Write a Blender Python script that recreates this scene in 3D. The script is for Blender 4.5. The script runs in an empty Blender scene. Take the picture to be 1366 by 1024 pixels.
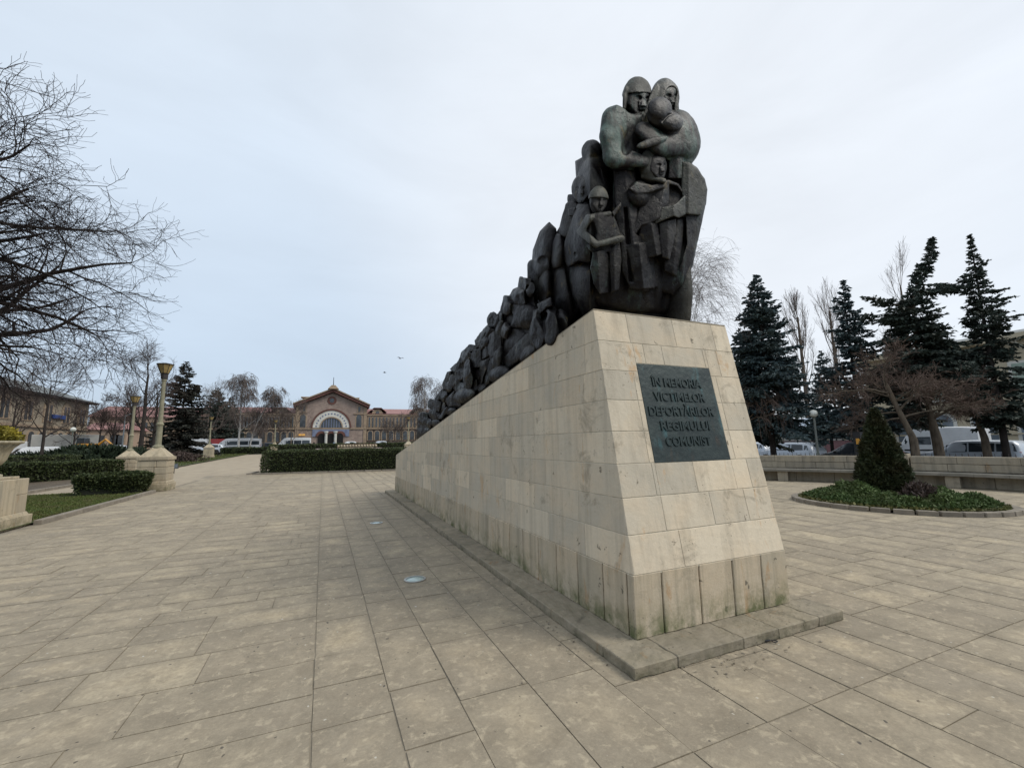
import bpy, math, random
import numpy as np
from mathutils import Vector, Matrix

SC = bpy.context.scene
COL = SC.collection
R = math.radians
RNG = np.random.default_rng(7)
random.seed(7)

# ---------------------------------------------------------------- camera
PW, PH = 1366.0, 1024.0
FPX, PITCH, YAW, ROLL, CAMH = 575.163, 0.13502, 0.41141, -0.01789, 1.6
_cy, _sy = math.cos(YAW), math.sin(YAW)
FWD = np.array([_sy*math.cos(PITCH), _cy*math.cos(PITCH), math.sin(PITCH)])
_r = np.array([_cy, -_sy, 0.0])
_u = np.cross(_r, FWD)
RGT = math.cos(ROLL)*_r + math.sin(ROLL)*_u
UPV = -math.sin(ROLL)*_r + math.cos(ROLL)*_u
EYE = np.array([0.0, 0.0, CAMH])
cam_d = bpy.data.cameras.new('camera')
cam = bpy.data.objects.new('camera', cam_d)
COL.objects.link(cam)
cam_d.sensor_fit = 'HORIZONTAL'
cam_d.sensor_width = 36.0
cam_d.lens = FPX/PW*36.0
cam_d.clip_start = 0.05
cam_d.clip_end = 6000.0
_m = Matrix.Identity(4)
for i in range(3):
    _m[i][0], _m[i][1], _m[i][2], _m[i][3] = RGT[i], UPV[i], -FWD[i], EYE[i]
cam.matrix_world = _m
SC.camera = cam


def ray(px, py):
    return FWD + RGT*(px-PW/2)/FPX + UPV*(PH/2-py)/FPX


def at(px, py, X=None, Y=None, Z=None, d=None):
    """a measured photograph point as a place in the world, on a known plane or at a known depth"""
    v = ray(px, py)
    if X is not None: t = X/v[0]
    elif Y is not None: t = Y/v[1]
    elif Z is not None: t = (Z-CAMH)/v[2]
    else: t = d
    return v*t + EYE


# ---------------------------------------------------------------- sky, sun, exposure
SUN_EL, SUN_AZ = R(48), R(128)          # azimuth clockwise from +Y
world = bpy.data.worlds.new('World')
SC.world = world
world.use_nodes = True
nt = world.node_tree
nt.nodes.clear()


def N(tree, typ, **kw):
    n = tree.nodes.new(typ)
    for k, v in kw.items():
        if hasattr(n, k) and not k.startswith('i_'):
            setattr(n, k, v)
    return n


def L(tree, a, ao, b, bi):
    tree.links.new(a.outputs[ao], b.inputs[bi])


sky = N(nt, 'ShaderNodeTexSky')
sky.sky_type = 'NISHITA'
sky.sun_disc = False
sky.sun_elevation = SUN_EL
sky.sun_rotation = SUN_AZ
sky.air_density = 1.0
sky.dust_density = 2.0
bg1 = N(nt, 'ShaderNodeBackground'); bg1.inputs['Strength'].default_value = 0.09
L(nt, sky, 0, bg1, 'Color')
tc = N(nt, 'ShaderNodeTexCoord')
sep = N(nt, 'ShaderNodeSeparateXYZ'); L(nt, tc, 'Generated', sep, 0)
# overcast deck: grey-blue towards the horizon, paler overhead and towards the veiled sun
ramp = N(nt, 'ShaderNodeValToRGB')
cr = ramp.color_ramp
cr.elements[0].position = 0.0; cr.elements[0].color = (0.40, 0.48, 0.575, 1)
cr.elements[1].position = 0.9; cr.elements[1].color = (0.57, 0.62, 0.68, 1)
e = cr.elements.new(0.16); e.color = (0.435, 0.52, 0.62, 1)
e = cr.elements.new(0.42); e.color = (0.52, 0.60, 0.695, 1)
L(nt, sep, 'Z', ramp, 'Fac')
dotn = N(nt, 'ShaderNodeVectorMath', operation='DOT_PRODUCT')
L(nt, tc, 'Generated', dotn, 0)
gd = Vector((0.69, 0.55, 0.47)).normalized()
dotn.inputs[1].default_value = gd
mr = N(nt, 'ShaderNodeMapRange'); mr.inputs[1].default_value = 0.62; mr.inputs[2].default_value = 1.0
mr.interpolation_type = 'SMOOTHSTEP'
L(nt, dotn, 'Value', mr, 0)
mp = N(nt, 'ShaderNodeMapping'); mp.inputs['Scale'].default_value = (1.2, 1.2, 3.4)
L(nt, tc, 'Generated', mp, 0)
nz = N(nt, 'ShaderNodeTexNoise'); nz.inputs['Scale'].default_value = 1.6; nz.inputs['Detail'].default_value = 6
nz.inputs['Roughness'].default_value = 0.55; nz.inputs['Distortion'].default_value = 0.4
L(nt, mp, 0, nz, 'Vector')
nmr = N(nt, 'ShaderNodeMapRange'); nmr.inputs[1].default_value = 0.3; nmr.inputs[2].default_value = 0.7
nmr.inputs[3].default_value = 0.94; nmr.inputs[4].default_value = 1.06
L(nt, nz, 'Fac', nmr, 0)
mixg = N(nt, 'ShaderNodeMix', data_type='RGBA')
L(nt, mr, 0, mixg, 'Factor')
L(nt, ramp, 'Color', mixg, 'A'); mixg.inputs['B'].default_value = (0.655, 0.69, 0.735, 1)
mul = N(nt, 'ShaderNodeVectorMath', operation='SCALE')
nt.links.new(mixg.outputs['Result'], mul.inputs[0]); L(nt, nmr, 0, mul, 'Scale')
bg2 = N(nt, 'ShaderNodeBackground'); bg2.inputs['Strength'].default_value = 0.965
L(nt, mul, 0, bg2, 'Color')
mixs = N(nt, 'ShaderNodeMixShader'); mixs.inputs[0].default_value = 0.92
L(nt, bg1, 0, mixs, 1); L(nt, bg2, 0, mixs, 2)
wo = N(nt, 'ShaderNodeOutputWorld'); L(nt, mixs, 0, wo, 0)

sun_d = bpy.data.lights.new('sun', 'SUN')
sun_d.energy = 1.5
sun_d.angle = R(28)
sun_d.color = (1.0, 0.95, 0.86)
sun = bpy.data.objects.new('sun', sun_d)
COL.objects.link(sun)
sdir = Vector((math.sin(SUN_AZ)*math.cos(SUN_EL), math.cos(SUN_AZ)*math.cos(SUN_EL), math.sin(SUN_EL)))
sun.rotation_euler = sdir.to_track_quat('Z', 'Y').to_euler()
sun.location = (0, 0, 50)
SC.view_settings.view_transform = 'Standard'
SC.view_settings.look = 'None'
SC.view_settings.exposure = 0.52
SC.view_settings.gamma = 1.0
SC.render.film_transparent = False
SC.cycles.max_bounces = 6
SC.cycles.diffuse_bounces = 3
SC.cycles.glossy_bounces = 3
SC.cycles.transmission_bounces = 4
SC.cycles.transparent_max_bounces = 6
SC.cycles.use_denoising = True


# ---------------------------------------------------------------- mesh helpers
def add_mesh(name, V, F, mat=None, parent=None, smooth=False, rnd=None):
    V = np.asarray(V, np.float32).reshape(-1, 3)
    if isinstance(F, np.ndarray): F = [F]
    F = [np.asarray(f, np.int32) for f in F if len(f)]
    lt = np.concatenate([np.full(len(f), f.shape[1], np.int32) for f in F])
    li = np.concatenate([f.ravel() for f in F]).astype(np.int32)
    me = bpy.data.meshes.new(name)
    me.vertices.add(len(V)); me.vertices.foreach_set('co', V.ravel())
    me.loops.add(len(li)); me.loops.foreach_set('vertex_index', li)
    me.polygons.add(len(lt))
    me.polygons.foreach_set('loop_start', np.concatenate([[0], np.cumsum(lt)[:-1]]).astype(np.int32))
    me.update(calc_edges=True)
    me.validate()
    me.polygons.foreach_set('use_smooth', np.full(len(me.polygons), bool(smooth)))
    if rnd is not None and len(rnd) == len(me.polygons):
        a = me.attributes.new('rnd', 'FLOAT', 'FACE')
        a.data.foreach_set('value', np.asarray(rnd, np.float32))
    if mat is not None: me.materials.append(mat)
    o = bpy.data.objects.new(name, me)
    COL.objects.link(o)
    if parent is not None: o.parent = parent
    return o


class MB:
    """collects shapes for one mesh object"""
    def __init__(s, org=(0, 0, 0)):
        s.V = []; s.F = []; s.r = []; s.n = 0; s.org = np.array(org, float)

    def add(s, V, F, rnd=None):
        V = np.asarray(V, float).reshape(-1, 3)
        if isinstance(F, np.ndarray): F = [F]
        rr = random.random() if rnd is None else rnd
        for f in F:
            f = np.asarray(f, np.int64)
            if f.ndim == 1: f = f[None]
            s.F.append(f+s.n)
            s.r.append(np.full(len(f), rr) if np.isscalar(rr) else np.asarray(rr))
        s.V.append(V); s.n += len(V)
        return s

    def box(s, c, d, rz=0, top=(1, 1), rnd=None, sh=(0, 0)):
        x, y, z = d[0]/2, d[1]/2, d[2]/2
        V = np.array([[-x, -y, -z], [x, -y, -z], [x, y, -z], [-x, y, -z],
                      [-x*top[0]+sh[0], -y*top[1]+sh[1], z], [x*top[0]+sh[0], -y*top[1]+sh[1], z],
                      [x*top[0]+sh[0], y*top[1]+sh[1], z], [-x*top[0]+sh[0], y*top[1]+sh[1], z]])
        if rz:
            ca, sa = math.cos(rz), math.sin(rz)
            V = V @ np.array([[ca, sa, 0], [-sa, ca, 0], [0, 0, 1]])
        return s.add(V+np.array(c, float), np.array([[0, 3, 2, 1], [4, 5, 6, 7], [0, 1, 5, 4], [1, 2, 6, 5], [2, 3, 7, 6], [3, 0, 4, 7]]), rnd)

    def prism(s, poly, vec, rnd=None):
        """closed polygon (3-d points) pushed along vec"""
        P = np.asarray(poly, float); n = len(P)
        V = np.concatenate([P, P+np.asarray(vec, float)])
        i = np.arange(n); j = (i+1) % n
        return s.add(V, [np.array([i[::-1]]), np.array([i+n]), np.stack([i, j, j+n, i+n], 1)], rnd)

    def quad(s, a, b, c, d, rnd=None):
        return s.add([a, b, c, d], np.array([[0, 1, 2, 3]]), rnd)

    def tube(s, pts, rad, n=8, rnd=None, cap=True):
        P = np.asarray(pts, float); m = len(P)
        rad = np.full(m, rad) if np.isscalar(rad) else np.asarray(rad, float)
        T = np.gradient(P, axis=0); T /= np.linalg.norm(T, axis=1)[:, None]+1e-12
        ref = np.array([0, 0, 1.0]) if abs(T[:, 2]).mean() < .8 else np.array([1.0, 0, 0])
        A = np.cross(T, ref); A /= np.linalg.norm(A, axis=1)[:, None]+1e-12
        B = np.cross(T, A)
        th = np.arange(n)*2*math.pi/n
        V = P[:, None]+rad[:, None, None]*(np.cos(th)[None, :, None]*A[:, None]+np.sin(th)[None, :, None]*B[:, None])
        i = np.arange(m-1)[:, None]*n; k = np.arange(n)[None]; k2 = (k+1) % n
        F = np.stack([i+k, i+n+k, i+n+k2, i+k2], -1).reshape(-1, 4)
        fs = [F]
        if cap: fs += [np.arange(n)[None], (np.arange(n)[::-1]+(m-1)*n)[None]]
        return s.add(V.reshape(-1, 3), fs, rnd)

    def lathe(s, prof, c=(0, 0, 0), n=16, rnd=None, sq=None, wav=None):
        """profile [(r,z)..] turned about z; sq=4 makes a square section"""
        prof = np.asarray(prof, float); m = len(prof)
        if sq:
            th = np.array([math.pi/4+k*math.pi/2 for k in range(4)]); n = 4; k_ = math.sqrt(2)
        else:
            th = np.arange(n)*2*math.pi/n; k_ = 1
        rr = prof[:, 0][:, None]*np.ones(n)[None]*k_
        if wav: rr = rr*(1+wav[1]*np.cos(th*wav[0])[None])
        V = np.stack([rr*np.cos(th), rr*np.sin(th), prof[:, 1][:, None]*np.ones(n)[None]], -1).reshape(-1, 3)+np.array(c, float)
        i = np.arange(m-1)[:, None]*n; k = np.arange(n)[None]; k2 = (k+1) % n
        F = np.stack([i+k, i+k2, i+n+k2, i+n+k], -1).reshape(-1, 4)
        return s.add(V, [F, np.arange(n)[::-1][None], (np.arange(n)+(m-1)*n)[None]], rnd)

    def ball(s, c, r, n=12, rnd=None):
        r = np.array([r, r, r]) if np.isscalar(r) else np.asarray(r, float)
        a = np.linspace(-math.pi/2, math.pi/2, n//2+1)
        V0 = np.stack([np.cos(a), np.sin(a)], 1)
        V0[0, 0] = V0[-1, 0] = 1e-3
        th = np.arange(n)*2*math.pi/n; m = len(a)
        V = np.stack([V0[:, 0][:, None]*np.cos(th)*r[0], V0[:, 0][:, None]*np.sin(th)*r[1], V0[:, 1][:, None]*np.ones(n)*r[2]], -1).reshape(-1, 3)+np.array(c, float)
        i = np.arange(m-1)[:, None]*n; k = np.arange(n)[None]; k2 = (k+1) % n
        return s.add(V, np.stack([i+k, i+k2, i+n+k2, i+n+k], -1).reshape(-1, 4), rnd)

    def rough(s, name, mat, parent, lev, amp, size, bevel=.004):
        """hewn pieces: bevelled, then worn by a small irregular displacement"""
        o = s.build(name, mat, parent, bevel=bevel, seg=1)
        q = o.modifiers.new('sub', 'SUBSURF'); q.subdivision_type = 'SIMPLE'; q.levels = lev; q.render_levels = lev
        tx = bpy.data.textures.get('wear%g' % size) or bpy.data.textures.new('wear%g' % size, 'CLOUDS')
        tx.noise_scale = size; tx.noise_depth = 3
        d = o.modifiers.new('wear', 'DISPLACE'); d.texture = tx; d.strength = amp; d.mid_level = .5; d.texture_coords = 'LOCAL'
        return o

    def build(s, name, mat, parent=None, smooth=False, bevel=0, seg=2):
        V = np.concatenate(s.V)-s.org
        o = add_mesh(name, V, s.F, mat, parent, smooth, np.concatenate(s.r))
        if bevel:
            b = o.modifiers.new('bevel', 'BEVEL'); b.width = bevel; b.segments = seg
            b.limit_method = 'ANGLE'; b.angle_limit = R(35); b.harden_normals = False
        return o


def tag(o, label=None, cat=None, group=None, kind=None):
    if label: o['label'] = label
    if cat: o['category'] = cat
    if group: o['group'] = group
    if kind: o['kind'] = kind
    return o


def thing(name, label, cat, loc=(0, 0, 0), rz=0, group=None):
    o = bpy.data.objects.new(name, None)
    o.empty_display_size = 0.3
    COL.objects.link(o)
    o.location = [float(v) for v in loc]; o.rotation_euler = (0, 0, rz)
    return tag(o, label, cat, group)


def copy_tree(o, parent=None):
    c = o.copy(); COL.objects.link(c)
    c.parent = parent
    for ch in list(o.children): copy_tree(ch, c)
    return c


def dup(o, loc, rz=0, label=None, scale=None):
    c = copy_tree(o)
    c.location = [float(v) for v in loc]; c.rotation_euler = (0, 0, rz)
    if scale: c.scale = (scale, scale, scale) if np.isscalar(scale) else scale
    if label: c['label'] = label
    return c


# ---------------------------------------------------------------- materials
def newmat(name):
    m = bpy.data.materials.new(name); m.use_nodes = True
    t = m.node_tree
    b = t.nodes['Principled BSDF']
    return m, t, b


def mixc(t, fac, a, b, mode='MIX'):
    n = t.nodes.new('ShaderNodeMix'); n.data_type = 'RGBA'; n.blend_type = mode
    for key, v in (('Factor', fac), ('A', a), ('B', b)):
        if isinstance(v, tuple) and len(v) == 3: n.inputs[key].default_value = (*v, 1)
        elif isinstance(v, (int, float)): n.inputs[key].default_value = v
        else: t.links.new(v, n.inputs[key])
    return n.outputs['Result']


def noise(t, vec, scale, detail=4, rough=.55, lo=.35, hi=.65, stretch=None, dist=0.0):
    if stretch:
        mpn = t.nodes.new('ShaderNodeMapping'); mpn.inputs['Scale'].default_value = stretch
        t.links.new(vec, mpn.inputs[0]); vec = mpn.outputs[0]
    n = t.nodes.new('ShaderNodeTexNoise')
    n.inputs['Scale'].default_value = scale; n.inputs['Detail'].default_value = detail
    n.inputs['Roughness'].default_value = rough; n.inputs['Distortion'].default_value = dist
    t.links.new(vec, n.inputs['Vector'])
    r = t.nodes.new('ShaderNodeMapRange'); r.inputs[1].default_value = lo; r.inputs[2].default_value = hi
    t.links.new(n.outputs['Fac'], r.inputs[0])
    return r.outputs[0]


def mth(t, op, a, b=0.0):
    n = t.nodes.new('ShaderNodeMath'); n.operation = op; n.use_clamp = op in ('MULTIPLY', 'ADD')
    for i, v in enumerate((a, b)):
        if isinstance(v, (int, float)): n.inputs[i].default_value = v
        else: t.links.new(v, n.inputs[i])
    return n.outputs[0]


def bump(t, b, h, strength=.3, dist=.01):
    n = t.nodes.new('ShaderNodeBump'); n.inputs['Strength'].default_value = strength
    n.inputs['Distance'].default_value = dist
    t.links.new(h, n.inputs['Height']); t.links.new(n.outputs[0], b.inputs['Normal'])


def coords(t, which='Object'):
    return t.nodes.new('ShaderNodeTexCoord').outputs[which]


def attr(t, nm='rnd'):
    a = t.nodes.new('ShaderNodeAttribute'); a.attribute_name = nm
    return a.outputs['Fac']


def plain(name, c1, c2=None, rough=.75, scale=4, metal=0, spec=.35, bmp=0.15, bscale=30, bdist=.004, rnd=0):
    """noise-varied surface; rnd mixes in the per-face random value"""
    m, t, b = newmat(name)
    v = coords(t)
    c2 = c2 or tuple(x*.72 for x in c1)
    col = mixc(t, noise(t, v, scale, 6), c1, c2)
    if rnd:
        k = mth(t, 'MULTIPLY', attr(t), rnd)
        col = mixc(t, k, col, tuple(x*.55 for x in c1))
    t.links.new(col, b.inputs['Base Color'])
    b.inputs['Roughness'].default_value = rough; b.inputs['Metallic'].default_value = metal
    b.inputs['Specular IOR Level'].default_value = spec
    if bmp: bump(t, b, noise(t, v, bscale, 5, .6, 0, 1), bmp, bdist)
    return m


def leafmat(name, c1, c2, c3=None, rough=.6, spec=.25, scale=1.5):
    m, t, b = newmat(name)
    a = attr(t)
    col = mixc(t, a, c1, c2)
    if c3: col = mixc(t, noise(t, coords(t), scale, 3, .5, .45, .7), col, c3)
    t.links.new(col, b.inputs['Base Color'])
    b.inputs['Roughness'].default_value = rough; b.inputs['Specular IOR Level'].default_value = spec
    return m


def stonemat(name, c1, c2, dark, moss=None, streak=.5, rnd=.5, grain=.25, zmoss=None, pits=True, warm=None):
    """weathered limestone: block to block tone, vertical streaks, stains, pits, mossy foot"""
    m, t, b = newmat(name)
    v = coords(t)
    a = attr(t)
    col = mixc(t, mth(t, 'MULTIPLY', a, rnd*1.6), c1, c2)
    col = mixc(t, mth(t, 'MULTIPLY', noise(t, v, 2.2, 7, .62, .42, .75), .6), col, warm or c2)
    st = noise(t, v, 1.0, 6, .65, .47, .66, stretch=(8, 8, .5))
    col = mixc(t, mth(t, 'MULTIPLY', st, streak), col, dark)
    blot = noise(t, v, 2.7, 8, .72, .56, .66, dist=.8)
    col = mixc(t, mth(t, 'MULTIPLY', blot, .55), col, dark)
    rust = noise(t, v, 1.7, 6, .7, .61, .68, stretch=(3, 3, .8), dist=.5)
    col = mixc(t, mth(t, 'MULTIPLY', rust, .6), col, (c1[0]*.75, c1[1]*.52, c1[2]*.32))
    vs_ = t.nodes.new('ShaderNodeTexVoronoi'); vs_.inputs['Scale'].default_value = 4.3
    nq = t.nodes.new('ShaderNodeVectorMath'); nq.operation = 'MULTIPLY_ADD'; n2_ = t.nodes.new('ShaderNodeTexNoise'); n2_.inputs['Scale'].default_value = 17
    t.links.new(v, n2_.inputs['Vector']); t.links.new(n2_.outputs['Color'], nq.inputs[0]); nq.inputs[1].default_value = (.12, .12, .2); t.links.new(v, nq.inputs[2])
    t.links.new(nq.outputs[0], vs_.inputs['Vector'])
    r3 = t.nodes.new('ShaderNodeMapRange'); r3.inputs[1].default_value = .05; r3.inputs[2].default_value = .10; r3.inputs[3].default_value = .8; r3.inputs[4].default_value = 0
    t.links.new(vs_.outputs['Distance'], r3.inputs[0])
    col = mixc(t, r3.outputs[0], col, tuple(x*.5 for x in dark))
    col = mixc(t, mth(t, 'MULTIPLY', noise(t, v, 34, 4, .6, .35, .75), grain), col, tuple(x*.6 for x in c1))
    if moss:
        s = t.nodes.new('ShaderNodeSeparateXYZ'); t.links.new(v, s.inputs[0])
        r = t.nodes.new('ShaderNodeMapRange'); r.inputs[1].default_value = zmoss[0]; r.inputs[2].default_value = zmoss[1]
        r.inputs[3].default_value = 1; r.inputs[4].default_value = 0
        t.links.new(s.outputs['Z'], r.inputs[0])
        k = mth(t, 'MULTIPLY', r.outputs[0], noise(t, v, 4.3, 7, .7, .42, .62))
        col = mixc(t, k, col, moss)
    h = noise(t, v, 60, 6, .65, 0, 1)
    if pits:
        vo = t.nodes.new('ShaderNodeTexVoronoi'); vo.inputs['Scale'].default_value = 23
        t.links.new(v, vo.inputs['Vector'])
        r2 = t.nodes.new('ShaderNodeMapRange'); r2.inputs[1].default_value = .06; r2.inputs[2].default_value = .16
        t.links.new(vo.outputs['Distance'], r2.inputs[0])
        gate = noise(t, v, 2.9, 3, .5, .5, .62)
        pk = mth(t, 'MULTIPLY', mth(t, 'SUBTRACT', 1.0, r2.outputs[0]), gate)
        col = mixc(t, mth(t, 'MULTIPLY', pk, .75), col, tuple(x*.45 for x in dark))
        h = mth(t, 'SUBTRACT', h, pk)
    t.links.new(col, b.inputs['Base Color'])
    b.inputs['Roughness'].default_value = .86; b.inputs['Specular IOR Level'].default_value = .2
    bump(t, b, h, .45, .006)
    return m


def glassmat(name, c=(.02, .025, .03), rough=.08):
    m, t, b = newmat(name)
    t.links.new(mixc(t, noise(t, coords(t), .8, 2), c, tuple(x*1.7 for x in c)), b.inputs['Base Color'])
    b.inputs['Roughness'].default_value = rough; b.inputs['Specular IOR Level'].default_value = .6
    return m
# ---------------------------------------------------------------- ground
def sstep(a, b, x):
    t = np.clip((np.asarray(x, float)-a)/(b-a), 0, 1)
    return t*t*(3-2*t)


def gz(x, y):
    """the lie of the land: flat plaza, a slow rise to the station, the street on the right lower"""
    x = np.asarray(x, float); y = np.asarray(y, float)
    z = 0.0108*np.clip(y-28, 0, 135)
    z = z*(1-sstep(20, 30, x)*.6)
    z = z-0.42*sstep(20, 28, x)*(1-sstep(60, 110, y))
    return z


def sheet(name, xs, ys, off, mat, keep=None):
    xs = np.asarray(xs, float); ys = np.asarray(ys, float)
    X, Y = np.meshgrid(xs, ys)
    V = np.stack([X, Y, gz(X, Y)+off], -1).reshape(-1, 3)
    w = len(xs)
    i = (np.arange(len(ys)-1)[:, None]*w+np.arange(w-1)[None]).ravel()
    F = np.stack([i, i+1, i+w+1, i+w], 1)
    if keep is not None:
        c = V[F].mean(1); F = F[keep(c[:, 0], c[:, 1])]
    o = add_mesh(name, V, F, mat, smooth=True)
    return tag(o, kind='structure')


def frange(a, b, s):
    return np.linspace(a, b, max(2, int(round((b-a)/s))+1))


M_earth = plain('earth', (.10, .085, .06), (.06, .06, .035), scale=.6, rough=.95, bmp=.4, bscale=9, bdist=.03)
M_asphalt = plain('asphalt', (.075, .073, .07), (.05, .05, .05), scale=1.5, rough=.9, bmp=.3, bscale=60)
M_lawn = plain('lawn_soil', (.075, .075, .035), (.05, .075, .02), scale=2.2, rough=.95, bmp=.5, bscale=40, bdist=.02)
M_soil = plain('bare_soil', (.115, .088, .06), (.075, .06, .042), scale=2.5, rough=.97, bmp=.6, bscale=22, bdist=.03)
M_joint = plain('joint_sand', (.29, .25, .19), (.19, .165, .125), scale=5, rough=.97, bmp=.3)
M_pave_far = plain('far_paving', (.36, .30, .215), (.29, .24, .175), scale=1.2, rough=.88, bmp=.2, bscale=12)

far = np.concatenate([[-1800, -900, -450, -250], frange(-160, 160, 4), [250, 450, 900, 1800]])
fary = np.concatenate([[-300, -100, -40], frange(-20, 180, 4), [230, 300, 500, 900, 1800]])
sheet('ground', far, fary, -.06, M_earth)
sheet('street', frange(28, 46, 2), frange(-40, 76, 4), -.03, M_asphalt)
sheet('station_road', frange(-70, 70, 4), frange(82, 120, 4), -.02, M_asphalt)
sheet('side_road', frange(-40, -25, 3), frange(48, 82, 3), -.02, M_asphalt)
sheet('plaza_base', frange(-6, 19.5, 1), frange(-6, 30, 1), -.006, M_joint)
sheet('far_plaza', frange(-10.6, 18, 1.5), frange(26.3, 76, 2), -.007, M_pave_far)

# stone slabs of the plaza
m, t, b = newmat('paving_stone')
v = coords(t)
a_ = attr(t); wv = attr(t, 'wear')
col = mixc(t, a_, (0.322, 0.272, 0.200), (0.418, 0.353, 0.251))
col = mixc(t, noise(t, v, .55, 5, .6, .4, .68), col, (0.264, 0.227, 0.172))
wk = mth(t, 'MULTIPLY', wv, noise(t, v, 1.9, 5, .6, .42, .62))
col = mixc(t, mth(t, 'MULTIPLY', wk, .5), col, (0.570, 0.460, 0.299))
edge = mth(t, 'MULTIPLY', mth(t, 'SUBTRACT', .55, wv), noise(t, v, 2.6, 6, .65, .3, .6))
col = mixc(t, edge, col, (0.203, 0.172, 0.125))
col = mixc(t, mth(t, 'MULTIPLY', noise(t, v, 3.3, 8, .72, .48, .66, dist=.5), .6), col, (0.179, 0.152, 0.110))
col = mixc(t, mth(t, 'MULTIPLY', noise(t, v, 30, 6, .72, .4, .75), .55), col, (0.173, 0.147, 0.110))
col = mixc(t, mth(t, 'MULTIPLY', noise(t, v, 75, 4, .7, .52, .7), .4), col, (0.427, 0.358, 0.255))
col = mixc(t, mth(t, 'MULTIPLY', noise(t, v, 8.5, 7, .75, .47, .62, dist=.8), .38), col, (0.215, 0.177, 0.127))
col = mixc(t, mth(t, 'MULTIPLY', noise(t, v, 12, 6, .7, .54, .64, dist=.3), .4), col, (0.531, 0.448, 0.319))
# small dark spots and pale droppings
for sc, th, c in ((5.5, .045, (.06, .055, .05)), (4.1, .03, (.55, .53, .49)), (13.0, .07, (.07, .062, .05)), (2.7, .03, (.05, .045, .04)), (9.0, .05, (.5, .47, .4))):
    vo = t.nodes.new('ShaderNodeTexVoronoi'); vo.inputs['Scale'].default_value = sc
    mpn = t.nodes.new('ShaderNodeMapping'); mpn.inputs['Location'].default_value = (sc, sc*3, 0)
    mpn.inputs['Scale'].default_value = (1, .8, 0)
    nv = t.nodes.new('ShaderNodeTexNoise'); nv.inputs['Scale'].default_value = 14
    t.links.new(v, nv.inputs['Vector'])
    av = t.nodes.new('ShaderNodeVectorMath'); av.operation = 'MULTIPLY_ADD'
    t.links.new(nv.outputs['Color'], av.inputs[0]); av.inputs[1].default_value = (.05, .05, 0); t.links.new(v, av.inputs[2])
    t.links.new(av.outputs[0], mpn.inputs[0]); t.links.new(mpn.outputs[0], vo.inputs['Vector'])
    r = t.nodes.new('ShaderNodeMapRange'); r.inputs[1].default_value = th; r.inputs[2].default_value = th*1.5
    r.inputs[3].default_value = .8; r.inputs[4].default_value = 0
    t.links.new(vo.outputs['Distance'], r.inputs[0])
    sp = t.nodes.new('ShaderNodeSeparateColor'); t.links.new(vo.outputs['Color'], sp.inputs[0])
    g = mth(t, 'GREATER_THAN', sp.outputs[0], .55)
    col = mixc(t, mth(t, 'MULTIPLY', r.outputs[0], g), col, c)
t.links.new(col, b.inputs['Base Color'])
b.inputs['Roughness'].default_value = .8; b.inputs['Specular IOR Level'].default_value = .25
bump(t, b, mth(t, 'ADD', mth(t, 'MULTIPLY', noise(t, v, 45, 6, .7, 0, 1), .5), mth(t, 'MULTIPLY', noise(t, v, 6, 5, .6, 0, 1), .5)), .5, .008)
M_pave = m

rects = []   # x0,x1,y0,y1
rg = random.Random(11)
def runs(a, b, lo, hi):
    out = [a]
    while out[-1] < b-lo*.6:
        out.append(min(b, out[-1]+rg.uniform(lo, hi)))
    out[-1] = b
    return out
# left: courses laid across, with long joints running away from the viewer
ys_ = runs(-3, 30, .30, .50)
for ya, yb in zip(ys_[:-1], ys_[1:]):
    for xa, xb in ((-5.62, -2.06), (-2.06, 0)):
        xs_ = runs(xa, xb, .45, 1.1)
        for p, q in zip(xs_[:-1], xs_[1:]): rects.append((p, q, ya, yb))
ys_ = runs(-3, 30, .35, .85)
for ya, yb in zip(ys_[:-1], ys_[1:]): rects.append((0, .455, ya, yb))
# right: courses laid lengthwise
xs_ = runs(.455, 19, .38, .58)
for xa, xb in zip(xs_[:-1], xs_[1:]):
    y = -3
    for seg in (1.9, 5.2, 9.0, 13.0, 17.5, 22, 26, 30):
        ys_ = runs(y, seg, .45, 1.05)
        for p, q in zip(ys_[:-1], ys_[1:]): rects.append((xa, xb, p, q))
        y = seg
V = []; F = []; rn = []; we = []
for (xa, xb, ya, yb) in rects:
    g = rg.uniform(.003, .0065); xa += g; xb -= g; ya += g; yb -= g
    j = [rg.uniform(-.004, .004) for _ in range(4)]
    z = gz((xa+xb)/2, (ya+yb)/2)+rg.uniform(-.0015, .0015)
    tl = (rg.uniform(-.002, .002), rg.uniform(-.002, .002))
    n = len(V)
    ix, iy = min(.2, (xb-xa)*.34), min(.2, (yb-ya)*.34)
    zz = lambda x, y: float(z+tl[0]*(x-xa)+tl[1]*(y-ya))
    for x, y in ((xa+j[0], ya), (xb, ya+j[1]), (xb+j[2], yb), (xa, yb+j[3])): V.append((x, y, -.012+float(gz(x, y)))); we.append(0)
    for x, y in ((xa+j[0], ya), (xb, ya+j[1]), (xb+j[2], yb), (xa, yb+j[3])): V.append((x, y, zz(x, y))); we.append(0)
    w_ = rg.uniform(.15, 1)
    for x, y in ((xa+ix, ya+iy), (xb-ix, ya+iy), (xb-ix, yb-iy), (xa+ix, yb-iy)): V.append((x, y, zz(x, y))); we.append(w_)
    for k in range(4):
        l = (k+1) % 4
        F += [(n+k, n+l, n+4+l, n+4+k), (n+4+k, n+4+l, n+8+l, n+8+k)]
    F.append((n+8, n+9, n+10, n+11))
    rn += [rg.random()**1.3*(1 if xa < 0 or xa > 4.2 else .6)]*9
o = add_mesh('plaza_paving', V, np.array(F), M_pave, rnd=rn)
wa = o.data.attributes.new('wear', 'FLOAT', 'POINT'); wa.data.foreach_set('value', np.array(we, np.float32))
tag(o, kind='structure')

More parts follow.
